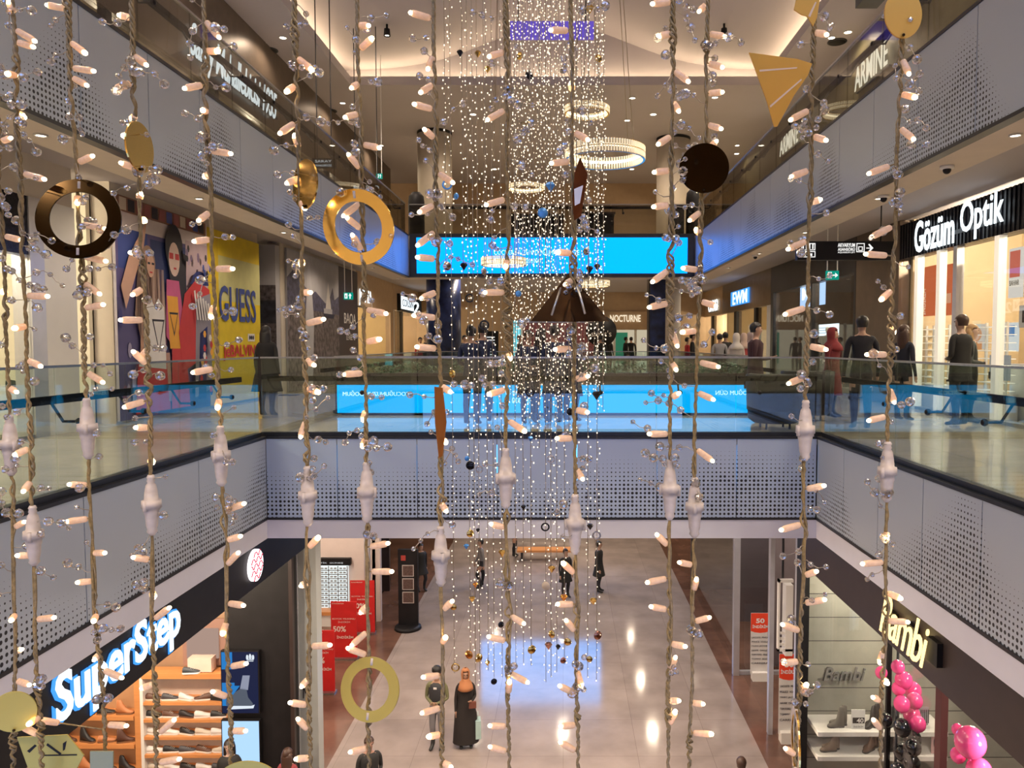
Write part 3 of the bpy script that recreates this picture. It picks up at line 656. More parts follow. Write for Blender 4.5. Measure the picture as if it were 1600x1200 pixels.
exitsign(1291, 423, 1311, 437, 14.5, 'green lit exit sign with a right arrow under the black direction board', ZC, 'right')
exitsign(588, 271, 597, 279, 22.4, 'small green exit sign hanging from the top ceiling on the left', vz(-5.45), 'up')
# near-left white shoe shop
def shopfloor(n, x0, x1, y0, y1, z, m): return struct(n, bx(x0, x1, y0, y1, z, z+.012), m)
Ya = Yp0-.9
t = thing('storefront', 'bright white shoe shop front at the left with glitter header', 'shop front', (WL, 8, 0))
xf = WL-.05
lp(bx(xf-.2, xf, 3.0, 11.0, 2.62, 3.45), 'glitter_header', M('black_glitter', (.02, .02, .03), .25, .6, noise=.95, scale=26, bump=.6), t)
lp(bx(xf-.2, xf, 2.0, Ya, 3.45, ZC), 'upper_fascia', mt['cream'], t)
lp(bx(xf-.25, xf+.02, 11.0, 11.3, 0, 3.45), 'door_jamb', mt['lightsteel'], t)
lp(bx(xf-.25, xf+.02, 11.3, Ya+.02, 0, 3.45), 'white_pier', mt['white'], t)
lp(bx(xf-.02, xf-.005, 3.0, 11.0, .05, 2.62), 'shop_window', mt['glassdark'], t)
lp(bx(xf-.05, xf, 3.0, 11.0, 0, .05), 'window_sill', mt['steel'], t)
struct('wall_left', MB().box(-11, -10.9, 2, 12.5, 0, ZC).box(-11, WL-.3, 12.75, 12.85, 0, ZC), M('warm_white_wall', (.88, .82, .66), .6, noise=.02))
for i in range(3):
    l = bpy.data.lights.new('area', 'POINT'); l.energy = 160; l.shadow_soft_size = .12; l.color = (1, .86, .62)
    q = thing('pendant_lamp', 'round white pendant lamp inside the white shoe shop, %s from the near end' % ordw(i), 'lamp', (-9.2, 5.2+i*2.4, 3.4), 'shoe shop pendants')
    MB().ball((0, 0, 0), .10, 14, 8).build('globe', CE((1, .9, .75), 3.0), q); MB().tube([(0, 0, .1), (0, 0, ZC-3.4)], .008, 6).build('pendant_cord', mt['frame'], q)
    o = bpy.data.objects.new('lamp_light', l); COL.objects.link(o); o.parent = q; o.location = (0, 0, -.25)
# display plinths with shoes in that window
for i, (x, y, h, w_) in enumerate(((-8.1, 11.35, .72, .55), (-8.15, 12.15, .44, .55), (-9.1, 12.3, .30, .5))):
    t = thing('display_plinth', 'white display plinth in the white shoe shop window, %s from the near end' % ordw(i), 'plinth', (x, y, 0), 'shoe shop plinths')
    MB().box(-.25, .25, -w_/2, w_/2, .04, h).build('plinth_body', mt['white'], t)
    MB().box(-.22, .22, -w_/2+.03, w_/2-.03, 0, .04).build('plinth_foot', mt['steel'], t)
# far-left shops
Ys0 = Yb2+.02; Ys1 = WL*-F/(880-615); Ys2 = WL*-F/(880-690)
def shopfront(label, X, y0, y1, zs, header, sgn, posts=(), zt=ZC, glass=True, th=.22):
    """shop front in the plane x = X facing the void (sgn=+1 faces +x)"""
    t = thing('storefront', label, 'shop front', (X, (y0+y1)/2, 0))
    lo, hi = sorted((X, X-sgn*th))
    lp(bx(lo, hi, y0, y1, zs, zt), 'header', header, t)
    if glass:
        g = sorted((X-sgn*.05, X-sgn*.065)); lp(bx(g[0], g[1], y0+.05, y1-.05, .06, zs), 'shop_window', mt['glassdark'], t)
    for (a, b, m) in posts: lp(bx(lo, hi, a, b, 0, zs), 'post', m, t)
    lp(bx(lo, hi, y0, y1, 0, .06), 'window_sill', mt['steel'], t)
    return t
def room(X, Xb, y0, y1, m, sgn, zt=ZC, name=None, z=0):
    """back and far side wall of a shop"""
    a = sorted((Xb, Xb-sgn*.1)); nm = name or ('wall_left' if sgn > 0 else 'wall_right')
    q = MB().box(a[0], a[1], y0, y1, z, zt); e = sorted((X-sgn*.25, Xb)); q.box(e[0], e[1], y1-.1, y1, z, zt)
    return struct(nm, q, m)
warmwall = M('gold_lit_wall', (.80, .60, .30), .6, noise=.05)
def plight(x, y, z, e, col=(1, .84, .62), label='', r=.08, top=None):
    """globe pendant with a point light inside a shop"""
    q = thing('pendant_lamp', label, 'lamp', (x, y, z), 'shop pendants')
    MB().ball((0, 0, 0), r, 12, 8).build('globe', CE((1, .9, .75), 3.0), q)
    if top: MB().tube([(0, 0, r*.9), (0, 0, top-z)], .008, 6).build('pendant_cord', mt['frame'], q)
    l = bpy.data.lights.new('point', 'POINT'); l.energy = e; l.shadow_soft_size = .1; l.color = col
    o = bpy.data.objects.new('lamp_light', l); COL.objects.link(o); o.parent = q; o.location = (0, 0, -r-.14)
S = shopfront('tan shop front with blue-white sign right of the dark board', WL, Ys0, Ys1, 2.75, mt['tan'], 1, [(Ys0, Ys0+.25, mt['frame']), (Ys1-.5, Ys1, mt['tan'])])
room(WL, WL-2.6, Ys0, Ys1, warmwall, 1); plight(WL-1.3, (Ys0+Ys1)/2, 2.6, 220, label='round pendant lamp in the gold lit shop left of the navy column', top=ZC)
a = UX(573, 462, WL+.1)
t = thing('shop_sign', 'blue-white lit letter sign right of the BAQA board', 'shop sign', (WL+.1, a.y, 2.9))
text('lettering', 'JOTTA', (WL+.06, Ys0+.3, 2.78), (0, 1, 0), (0, 0, 1), 1.9, .62, mt['white_glow'], t, .012, .02)
lp(bx(WL+.005, WL+.05, Ys0+.25, Ys0+2.3, 2.72, 2.76), 'sign_rail', mt['frame'], t)
text('lettering', 'KALİTEDİR', (WL-2.58, Ys1-5.2, 1.9), (0, 1, 0), (0, 0, 1), 3.6, .35, CM((.35, .22, .1)), S, .01)
S = shopfront('shop front with a white box sign left of the navy column', WL, Ys1+.05, Ys2, 2.9, mt['tan'], 1, [(Ys1+.05, Ys1+.3, mt['cream']), (36, 36.3, mt['frame'])])
room(WL, WL-2.6, Ys1, Ys2, warmwall, 1); plight(WL-1.3, Ys1+3, 2.6, 300, label='round pendant lamp in the shop under the white box sign', top=ZC)
a = UX(622, 470, WL+.05); b = UX(643, 470, WL+.05)
t = thing('shop_sign', 'white lit box sign left of the navy column', 'shop sign', (WL+.1, a.y, 2.9))
lp(bx(WL-.02, WL+.16, a.y, b.y, 2.88, 3.66), 'sign_box', mt['dark'], t); lp(bx(WL+.165, WL+.18, a.y+.1, b.y-.1, 2.98, 3.56), 'lit_face', mt['white_glow'], t)
text('lettering', 'COUSIN', (WL+.185, a.y+.3, 3.1), (0, 1, 0), (0, 0, 1), b.y-a.y-.6, .34, CM((.2, .25, .35)), t, .01, .01)
t = thing('shop_sign', 'black blade sign with a white swirl beside the white box sign', 'shop sign', (WL+.1, b.y+.2, 2.9))
lp(bx(WL-.02, WL+.5, b.y+.15, b.y+.25, 2.75, 3.6), 'sign_box', mt['dark'], t)
text('lettering', '2', (WL+.12, b.y+.13, 2.9), (1, 0, 0), (0, 0, 1), .3, .55, mt['white_glow'], t, .02, .02)
# ================================================================== MID LEVEL SHOPS, RIGHT
Yg1 = WR*F/(1402-880); Yg0 = 9.2
S = thing('storefront', 'optician shop front with ribbed black header at the right', 'shop front', (WR, 13, 0))
rib = M('ribbed_black', (.012, .012, .018), .3, .3, noise=.5, scale=30)
hb = MB().box(WR, WR+.3, Yg0, Yg1, 3.19, 3.93)
for i in range(60):
    y = Yg0+.06+i*(Yg1-Yg0)/60; hb.box(WR-.02, WR, y, y+.05, 3.19, 3.93)
lp(hb, 'header', rib, S)
for px in (1428, 1462, 1488, 1552, 1500):
    if px == 1500: continue
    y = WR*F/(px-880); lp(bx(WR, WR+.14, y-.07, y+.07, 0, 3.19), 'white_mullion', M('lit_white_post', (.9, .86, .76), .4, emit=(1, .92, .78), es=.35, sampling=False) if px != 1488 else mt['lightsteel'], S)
lp(bx(WR+.05, WR+.065, Yg0, Yg1, .06, 3.19), 'shop_window', mt['glassdark'], S)
lp(bx(WR, WR+.14, Yg0, Yg1, 0, .06), 'window_sill', mt['steel'], S)
sg = thing('shop_sign', 'white lit optician letters Gözüm Optik on black header', 'shop sign', (WR-.05, 14, 3.3))
def ytext(body, pxl, pxr, X, z0, z1, m, par, depth=.012, **k):
    y0 = X*F/(pxl-880); y1 = X*F/(pxr-880)      # reading left to right runs towards the camera on the right wall
    return text('lettering', body, (X, y0, z0), (0, -1, 0), (0, 0, 1), abs(y0-y1), z1-z0, m, par, depth, **k)
ytext('Gözüm', 1425, 1486, WR-.10, 3.22, 3.86, mt['white_glow'], sg, bold=.02)
ytext('Optik', 1495, 1562, WR-.10, 3.20, 3.92, mt['white_glow'], sg, bold=.012)
lp(bx(WR-.03, WR-.02, WR*F/(1562-880), WR*F/(1425-880), 3.40, 3.48), 'mounting_rail', mt['frame'], sg)
opt = M('optician_wall', (.70, .56, .36), .6, noise=.03)
room(WR, WR+2.6, Yg0-1, Yg1, opt, -1)
plight(WR+1.2, 11, 3.6, 260, label='round pendant lamp at the near end of the optician', top=ZC); plight(WR+1.2, 14.5, 3.6, 260, label='round pendant lamp at the far end of the optician', top=ZC)
def panel(name, label, cat, X, pxl, pxr, z0, z1, cols, lines=(), glow=None):
    y0 = X*F/(pxl-880); y1 = X*F/(pxr-880)
    t = thing(name, label, cat, (X, (y0+y1)/2, z0))
    lp(bx(X, X+.04, y1, y0, z0, z1), 'panel_board', cols, t)
    return t, y0, y1
t, a, b = panel('sale_poster', 'orange discount poster in the optician window, left of the pale post', 'poster', WR+.4, 1440, 1460, 1.95, 3.0, CE((1, .22, .08), .55)); text('lettering', 'İNDİRİM', (WR+.39, a-.12, 1.98), (0, 0, 1), (0, 1, 0), .55, .15, CE((1, .8, .6), .8), t, -.006)
t, a, b = panel('sale_poster', 'orange discount poster in the optician window, right of the pale post', 'poster', WR+.6, 1469, 1491, 1.95, 3.0, CE((1, .22, .08), .55)); lp(bx(WR+.585, WR+.599, b+.2, a-.2, 2.2, 2.4), 'print', CE((1, .5, .3), .6), t)
t, a, b = panel('hanging_poster', 'white hanging poster with red figure at the optician, right edge', 'poster', WR+.4, 1572, 1592, 2.15, 3.0, CE((.95, .88, .8), .7)); lp(bx(WR+.385, WR+.399, b+.05, a-.05, 2.5, 2.95), 'print', CE((.9, .22, .15), .6), t); text('lettering', 'BAHAR', (WR+.39, a-.05, 2.36), (0, -1, 0), (0, 0, 1), a-b-.1, .09, mt['dark'], t, .004)
t, a, b = panel('portrait_poster', 'poster of a smiling face with orange hair behind the man in black', 'poster', WR+.9, 1512, 1540, 1.25, 1.75, CE((.85, .78, .68), .6)); q = MB(); q.slab(ell((a+b)/2, 1.55, .17, .14), (WR+.895, 0, 0), (0, 1, 0), (0, 0, 1), -.003, 0); q.slab(ell((a+b)/2, 1.53, .09, .10), (WR+.889, 0, 0), (0, 1, 0), (0, 0, 1), -.003, 1); q.slab(rect((a+b)/2-.2, 1.25, (a+b)/2+.2, 1.4), (WR+.889, 0, 0), (0, 1, 0), (0, 0, 1), -.003, 0); lp(q, 'print', [CE((.85, .35, .12), .6), CE((.9, .6, .45), .6)], t)
t, a, b = panel('blue_print', 'white card with a blue picture on the optician shelf', 'poster', WR+.9, 1553, 1588, 1.22, 1.75, CE((.85, .9, .9), .7)); lp(bx(WR+.885, WR+.899, b+.08, a-.08, 1.5, 1.7), 'print', CE((.12, .3, .6), .7), t)
t, a, b = panel('certificate', 'small framed certificate on the right end wall of the optician', 'certificate', WR+.1, 1590, 1612, 1.62, 1.98, CE((.6, .5, .4), .5)); lp(bx(WR+.09, WR+.099, b+.1, a-.1, 1.7, 1.9), 'print', mt['brownblack'], t)
t, a, b = panel('photo_counter_card', 'counter photo card of a person with glasses at the optician', 'photo card', WR+.3, 1546, 1576, .72, 1.16, CE((.42, .42, .40), .6)); q = MB(); q.slab(ell((a+b)/2+.1, 1.0, .09, .11), (WR+.295, 0, 0), (0, 1, 0), (0, 0, 1), -.003, 0); q.slab(ell((a+b)/2+.1, 1.07, .1, .07), (WR+.29, 0, 0), (0, 1, 0), (0, 0, 1), -.003, 1); q.slab(rect((a+b)/2-.1, .74, (a+b)/2+.3, .86), (WR+.29, 0, 0), (0, 1, 0), (0, 0, 1), -.003, 1); lp(q, 'print', [CE((.6, .4, .3), .5), mt['dark']], t)
# glass display racks in the optician
for i, px in enumerate((1436, 1470, 1556)):
    y = (WR+.55)*F/(px-880)
    t = thing('display_rack', 'white eyewear display rack with thin shelves in the optician, %s from the left' % ordw(i), 'display rack', (WR+.55, y, 0), 'eyewear racks')
    for s_ in (-.33, .33): MB().box(-.02, .02, s_-.02, s_+.02, 0, 1.75).build('upright', mt['white'], t)
    for k in range(9): MB().box(-.16, .16, -.35, .35, .5+k*.145, .515+k*.145).build('shelf', M('lit_shelf', (.9, .88, .8), .3, emit=(1, .95, .85), es=.35, sampling=False) if k == 0 and i == 0 else bpy.data.materials['lit_shelf'], t)
    MB().box(-.2, .2, -.38, .38, 0, .46).build('cabinet', mt['white'], t)
t = thing('counter', 'pale counter behind the man in black at the optician', 'counter', (WR+1.1, 12.4, 0))
MB().box(-.3, .3, -1.6, 1.6, 0, .95).build('counter_body', mt['white'], t); MB().box(-.34, .34, -1.65, 1.65, .95, 1.0).build('counter_top', mt['lightsteel'], t)
# dark cladding between optician and the next shop
Yd = WR*F/(1335-880); Yd2 = WR*F/(1203-880)
struct('wall_right', bx(WR, WR+.3, Yg1+.02, Yd, 0, ZC), mt['bronze'])
S = shopfront('dark glass shop front with mannequins and a white lit box sign', WR, Yd+.02, Yd2, 3.15, mt['frame'], -1, [(Yd+.02, Yd+.15, mt['frame']), (WR*F/(1267-880), WR*F/(1267-880)+.16, mt['frame']), (Yd2-.3, Yd2, mt['frame'])])
room(WR, WR+2.8, Yd, Yd2, M('dark_shop_wall', (.10, .08, .07), .6, noise=.1), -1); plight(WR+1.4, 21, 3.4, 160, label='round pendant lamp in the dark mannequin shop', top=ZC)
t = thing('shop_sign', 'large white and blue lit box sign above the mannequin shop', 'shop sign', (WR, 22, 2.6))
a = WR*F/(1234-880); b = WR*F/(1262-880)
lp(bx(WR+.3, WR+.5, b, a, 2.55, 3.35), 'sign_box', EM('sign_blue_face', (.42, .62, .95), 1.5), t); lp(MB().box(WR+.38, WR+.42, b+.2, b+.24, 3.35, ZC).box(WR+.38, WR+.42, a-.24, a-.2, 3.35, ZC), 'hanging_rod', mt['frame'], t); text('lettering', 'Mİ', (WR+.28, a-.3, 2.75), (0, -1, 0), (0, 0, 1), (a-b)*.7, .5, CE((.9, .97, 1), 2.2), t, .01, .02)
t, a, b = panel('wall_monitor', 'bright monitor on the wall of the mannequin shop', 'monitor', WR+.9, 1268, 1308, 1.62, 1.98, CE((.75, .9, 1), 1.6))
for k in range(3): lp(bx(WR+.89, WR+.899, b+.3, a-.3, 1.7+k*.08, 1.72+k*.08), 'text_line', CE((.2, .5, .8), .8), t)
Yw0 = Yd2+.02; Yw1 = WR*F/(1128-880)
S = shopfront('bronze clad shop front with a small blue-white sign', WR, Yw0, Yw1, 3.0-.25, M('bronze_header', (.20, .15, .10), .3, .6, noise=.15), -1, [(Yw0, Yw0+.5, mt['lightsteel']), (WR*F/(1180-880), WR*F/(1180-880)+.3, mt['dark']), (WR*F/(1150-880), WR*F/(1150-880)+.5, mt['dark'])])
room(WR, WR+2.8, Yw0, Yw1, warmwall, -1); plight(WR+1.4, 30, 2.6, 260, label='round pendant lamp in the bronze clad shop', top=ZC)
t = thing('shop_sign', 'blue-white lit letters on the bronze clad header', 'shop sign', (WR, 31, 2.8)); ytext('EWM', 1144, 1166, WR-.06, 3.03, 3.55, mt['white_glow'], t, bold=.012); lp(bx(WR-.04, WR-.01, WR*F/(1170-880), WR*F/(1142-880), 3.0, 3.6), 'sign_box', mt['halo_blue'], t)
S = shopfront('tan shop front beyond the bronze clad one', WR, Yw1+.02, 45, 2.75, mt['tan'], -1, [(38, 38.3, mt['frame'])])
room(WR, WR+2.8, Yw1, 45, warmwall, -1); plight(WR+1.4, 39, 2.6, 260, label='round pendant lamp in the far tan shop on the right', top=ZC)
t = thing('shop_sign', 'small white letters on the tan shop front at the far right', 'shop sign', (WR, 38, 2.8)); ytext('OXXO', 1106, 1121, WR-.06, 2.95, 3.5, mt['white_glow'], t, bold=.02); lp(bx(WR-.02, WR-.005, 36.6, 38.9, 2.92, 2.95), 'sign_rail', mt['frame'], t)
# hanging direction board
Yh = 12.4; a = U(1246, 406, Yh); b = U(1398, 377, Yh)
t = thing('direction_board', 'black hanging direction board with a white arrow and lift symbol', 'sign', ((a.x+b.x)/2, Yh, a.z))
lp(bx(a.x, b.x, Yh, Yh+.12, a.z, b.z), 'board', mt['dark'], t)
for x in (a.x+.2, b.x-.2): lp(MB().tube([(x, Yh+.06, b.z), (x, Yh+.06, ZC)], .012, 8), 'hanging_rod', mt['frame'], t)
WP = CE((.95, .93, .9), 1.0)
ptext('AKVARYUM', 1309, 380, 1336, 386, Yh-.004, WP, t, depth=.003, bold=.02); ptext('ASANSÖRÜ', 1309, 386.5, 1336, 392, Yh-.004, WP, t, depth=.003, bold=.02); ptext('AQUARIUM LIFT', 1309, 393, 1336, 396, Yh-.004, WP, t, depth=.003)
def outline(mb, px0, py0, px1, py1, Y, wd=.012):
    a = U(px0, py1, Y); b = U(px1, py0, Y)
    mb.box(a.x, b.x, Y-.004, Y, a.z, a.z+wd).box(a.x, b.x, Y-.004, Y, b.z-wd, b.z).box(a.x, a.x+wd, Y-.004, Y, a.z, b.z).box(b.x-wd, b.x, Y-.004, Y, a.z, b.z)
q = MB(); outline(q, 1338, 380, 1351, 394, Yh-.002); outline(q, 1252, 380, 1274, 391, Yh-.002); outline(q, 1252, 392.5, 1274, 402, Yh-.002); outline(q, 1341, 385, 1348, 392, Yh-.002)
for px in (1255, 1260, 1265, 1270):
    a = U(px-1, 389, Yh); b = U(px+1, 382, Yh); q.box(a.x, b.x, Yh-.006, Yh, a.z, b.z); q.ball((a.x+.01, Yh-.004, b.z+.005), .014, 8, 6)
for px in (1256, 1266):
    a = U(px-1, 400, Yh); b = U(px+3, 396, Yh); q.box(a.x, b.x, Yh-.006, Yh, a.z, b.z)
ar = [U(x, y, Yh) for x, y in ((1353.5, 387), (1360, 387), (1356.5, 382), (1358.5, 381), (1364.5, 387.5), (1358.5, 394), (1356.5, 393), (1360, 388.4), (1353.5, 388.4))]
q.slab([(p.x, p.z) for p in ar][::-1], (0, Yh-.001, 0), (1, 0, 0), (0, 0, 1), .003); lp(q, 'pictogram', WP, t)
# far wall of mid level
YN_ = 40.0
struct('wall_far', MB().box(-8.5, 8.5, YN_, YN_+.2, 2.45, ZC).box(-8.5, -2.6, YN_, YN_+.2, 0, 2.45).box(5.2, 8.5, YN_, YN_+.2, 0, 2.45), mt['tan'])
S = thing('storefront', 'bright fashion shop front named Nocturne at the far end', 'shop front', (3.2, YN_, 0))
a = U(950, 510, YN_); b = U(1012, 487, YN_)
lp(bx(a.x-.3, b.x+.5, YN_-.12, YN_, 2.1, 3.05), 'header', mt['tan'], S)
ptext('NOCTURNE', 953, 492, 1001, 503, YN_-.16, CE((.95, .80, .58), .9), S, depth=.04, bold=.02)
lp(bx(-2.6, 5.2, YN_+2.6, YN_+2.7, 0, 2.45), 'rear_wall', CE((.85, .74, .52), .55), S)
for x in (-1.4, .1, 1.6, 2.6, 3.7, 4.8): lp(bx(x, x+.12, YN_-.02, YN_+.1, 0, 2.45), 'white_mullion', mt['white'], S)
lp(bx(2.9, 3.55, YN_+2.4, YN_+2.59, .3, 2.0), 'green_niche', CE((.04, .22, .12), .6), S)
t = thing('round_sign', 'large black round sign in front of the far shop', 'sign', (1.63, 33, 1.2))
MB().lathe([(.66, 0), (.66, .08)], n=32).build('disc', mt['dark'], t).rotation_euler = (PI/2, 0, 0)
text('lettering', 'simit\'s', (1.2, 32.90, 1.68), (1, 0, 0), (0, 0, 1), .86, .26, CM((.7, .65, .6)), t, .01)
MB().tube([(0, .0, -1.2), (0, 0, -.6)], .04, 8).build('stand', mt['frame'], t); t.location.z = 1.9-.0
for ch in t.children:
    if ch.name.startswith('lettering'): ch.location = (-1.63, -33, -1.9)
    if ch.name.startswith('stand'): ch.scale = (1, 1, 1.59)
# red glittering display behind the curtain
t = thing('glitter_display', 'display wall of red and silver glittering ornaments behind the light curtain', 'display', (-.2, 34, 0))
lp(bx(-1.8, 1.4, 34, 34.3, .0, 2.3), 'display_board', M('glitter_red', (.28, .10, .09), .3, .4, noise=.95, scale=22), t)
lp(bx(-1.85, 1.45, 33.98, 34.32, 2.3, 2.36), 'top_trim', mt['steel'], t)
t = thing('vertical_screen', 'narrow turquoise lit screen behind the light curtain', 'screen', (-1.9, 31, 0)); lp(bx(-2.0, -1.72, 31, 31.1, .5, 2.3), 'display', CE((.2, .75, .85), 1.0), t); lp(bx(-2.02, -1.70, 31.1, 31.2, 0, 2.32), 'casing', mt['dark'], t)
t = thing('kiosk_board', 'black menu board with small white print behind the light curtain', 'menu board', (-2.9, 32, 0)); lp(bx(-3.5, -2.7, 32, 32.1, .6, 1.9), 'board', mt['dark'], t); lp(MB().box(-3.4, -3.36, 32.02, 32.08, 0, .6).box(-2.84, -2.8, 32.02, 32.08, 0, .6), 'leg', mt['dark'], t)
q = MB()
for k in range(7): q.box(-3.35, -2.85, 31.985, 32, .9+k*.12, .95+k*.12)
lp(q, 'print', CE((.8, .8, .8), .7), t)
# planters on the bridge and armchairs
for i in range(4):
    w_ = (XR-XL-.2)/8; x = XL+.1+w_*(2*i+1)
    t = thing('planter', 'long dark planter box with low green plants on the bridge, %s from the left' % ordw(i), 'planter', (x, YB-.27, 0), 'bridge planters')
    MB().box(-w_+.01, w_-.01, -.08, .08, 0, .80).build('planter_box', mt['brownblack'], t)
    g = MB(); rr = random.Random(i)
    for k in range(620):
        a = rr.random()*2*PI; px_ = rr.uniform(-w_+.08, w_-.08); py_ = rr.uniform(-.09, .06); h = rr.uniform(.0, .22)*(.5+.5*abs(math.sin(px_*4+i))); l_ = .045
        v = Vector((px_, py_, .80+h)); d = Vector((math.cos(a), math.sin(a)*.4, rr.uniform(-.3, .7))).normalized()*l_; n_ = Vector((-math.sin(a), math.cos(a)*.4, .2))*.016
        g.add([v-d, v+n_, v+d, v-n_], [(0, 1, 2, 3)])
    o = g.build('foliage', CM((.05, .11, .05), .5, noise=.4), t); o['kind'] = 'stuff'

k = 0
for x in (-3.4, -1.2, 1.0, 3.2):
    downlight(x, -1.6, ZC, 200, 'downlight over the near balcony behind the viewpoint, %s from the left' % ordw(k), 'near balcony downlights'); k += 1
k = 0
for x in (-4.2, -2.2, -.2, 1.8, 3.6):
    downlight(x, 1.1, vz(x), 240, 'downlight high in the vault over the light strings, %s from the left' % ordw(k), 'near vault downlights', r=.08, spot=60); k += 1
k = 0
for x in (-9, -3, 3, 9):
    for z in (ZC, ZT): downlight(x, -4.2, z, 220, 'downlight washing the rear wall, %s of eight' % ordw(k), 'rear wall downlights'); k += 1
# ================================================================== UPPER LEVEL SHOPS
ol = M('olive_header', (.16, .14, .08), .4, .3, noise=.15)
t = thing('storefront', 'dark bronze cafe front on the upper left behind the glass', 'shop front', (WL, 12, Z1))
lp(bx(WL-.2, WL, 4, 34, 6.9, ZT), 'header', mt['bronze'], t)
for y in range(5, 34, 4): lp(bx(WL-.16, WL-.02, y, y+.18, Z1, 6.9), 'post', mt['frame'], t)
lp(bx(WL-.1, WL-.08, 4, 34, Z1+.05, 6.9), 'shop_window', mt['glassdark'], t)
struct('wall_left', bx(WL-2.7, WL-2.6, 2, 34, Z1, ZT), M('cafe_wall', (.55, .45, .28), .6, noise=.1))
for i, y in enumerate((8, 15, 22, 29)): plight(WL-1.3, y, 6.7, 110, label='round pendant lamp in the upper left cafe, %s from the near end' % ordw(i), top=ZT)
sg = thing('shop_sign', 'long white lit script sign on the upper left cafe header', 'shop sign', (WL+.06, 17, 7.3))
def ltext(body, pxl, pxr, X, z0, z1, m, par, depth=.012, **k):
    y0 = X*F/(pxl-880); y1 = X*F/(pxr-880)
    return text('lettering', body, (X, y0, z0), (0, 1, 0), (0, 0, 1), y1-y0, z1-z0, m, par, depth, **k)
ltext('Saray Muhallebicisi 1935', 309, 440, WL+.08, 6.95, 7.85, mt['white_glow'], sg, shear=.35, bold=.008, spacing=.92)
lp(bx(WL+.01, WL+.07, WL*F/(312-880), WL*F/(438-880), 7.25, 7.29), 'mounting_rail', mt['frame'], sg)
t = thing('storefront', 'olive fashion shop front on the upper right behind the glass', 'shop front', (WR, 18, Z1))
lp(bx(WR, WR+.2, 4, 36, 7.1, ZT), 'header', ol, t)
for y in range(5, 36, 3): lp(bx(WR+.02, WR+.16, y, y+.15, Z1, 7.1), 'post', mt['steel'], t)
lp(bx(WR+.08, WR+.1, 4, 36, Z1+.05, 7.1), 'shop_window', mt['glassdark'], t)
struct('wall_right', bx(WR+2.6, WR+2.7, 2, 36, Z1, ZT), M('gold_wall', (.75, .62, .32), .6, noise=.1))
for i, y in enumerate((8, 14, 20, 26, 32)): plight(WR+1.3, y, 6.9, 150, label='round pendant lamp in the upper right shop, %s from the near end' % ordw(i), top=ZT)
for i, (l_, r_) in enumerate(((1333, 1383), (1218, 1246))):
    sg = thing('shop_sign', ['cream lit letters ARMINE, the larger and nearer of two', 'cream lit letters ARMINE, the smaller and farther of two'][i], 'shop sign', (WR-.05, 20, 7.6), 'upper right shop signs')
    y0 = WR*F/(r_-880); y1 = WR*F/(l_-880)
    text('lettering', 'ARMİNE'.replace('İ', 'I'), (WR-.09, y1, 7.62), (0, -1, 0), (0, 0, 1), y1-y0, .58, mt['cream_glow'], sg, .012, .01)
    lp(bx(WR-.06, WR-.005, y0, y1, 7.58, 7.61), 'sign_rail', mt['frame'], sg)
# dark sofas / counter behind the glass above the long screen
for i, (p0, p1, z) in enumerate(((800, 880, .75), (896, 958, .8), (1045, 1066, 1.0))):
    a = (p0-880)*22.9/F; b = (p1-880)*22.9/F
    t = thing('cafe_counter', 'dark cafe counter behind the glass above the blue screen, %s from the left' % ordw(i), 'counter', ((a+b)/2, 23, Z1), 'upper cafe counters')
    MB().box((a-b)/2, (b-a)/2, -.25, .25, 0, z-.06).build('counter_body', mt['dark'], t); MB().box((a-b)/2-.04, (b-a)/2+.04, -.3, .3, z-.06, z).build('counter_top', mt['brownblack'], t)
for i, (px, h) in enumerate(((650, 1.4), (1085, 1.5))):
    x = (px-880)*22.6/F
    t = thing('patio_heater', 'black rounded pillar unit at the %s end of the upper glass' % ('left', 'right')[i], 'pillar unit', (x, 22.9, Z1))
    MB().lathe([(.24, .05), (.24, h-.3), (.22, h-.12), (.12, h)], n=20).build('body', mt['dark'], t); MB().lathe([(.26, 0), (.26, .05)], n=20).build('base_plate', mt['frame'], t)
t = thing('hanging_speaker', 'black box hanging at the top right edge near the gold disc', 'loudspeaker', UX(1360, 6, 5.6)); t.location.x = 5.6
MB().box(-.2, .2, -.2, .2, 0, .3).build('speaker_box', mt['dark'], t); MB().box(-.03, .03, -.03, .03, .3, ZT-t.location.z).build('hanging_rod', mt['frame'], t)
# black info totem on the upper right
t = thing('upper_display', 'dark blue lit display panel on the upper right gallery near the frame edge', 'display', (WR-.05, 10.5, Z1)); lp(bx(WR-.14, WR-.02, 9.5, 12.2, Z1+.4, Z1+2.4), 'casing', mt['dark'], t); lp(bx(WR-.15, WR-.14, 9.6, 12.1, Z1+.6, Z1+2.2), 'display', CE((.05, .08, .5), .5), t)
t = thing('direction_board', 'slanting black board with white writing hanging under the upper left ceiling', 'sign', (-6.2, 21, 6.2)); a = U(488, 262, 17.4); b = U(524, 247, 17.4)
t.location = ((a.x+b.x)/2, 17.4, a.z); lp(bx(a.x, b.x, 17.4, 17.5, a.z, b.z), 'board', mt['dark'], t); ptext('SARAY', 492, 250, 518, 254, 17.39, CE((.8, .9, 1), 1), t, depth=.003); ptext('MUHALLEBİCİSİ', 492, 256, 518, 260, 17.39, CE((.8, .9, 1), 1), t, depth=.003)
for x in (a.x+.1, b.x-.1): lp(bx(x-.01, x+.01, 17.44, 17.46, b.z, vz(x)), 'hanging_rod', mt['frame'], t)
t = thing('blade_sign', 'black blade sign with white marks beyond the top of the gold ring', 'sign', (0, 0, 0)); a = U(549, 300, 20.5); b = U(595, 287, 20.5)
t.location = ((a.x+b.x)/2, 20.5, a.z); lp(bx(a.x, b.x, 20.5, 20.6, a.z, b.z), 'board', mt['dark'], t); ptext('BOLD  D', 553, 290, 592, 297, 20.49, CE((.8, .9, 1), 1.3), t, depth=.003)
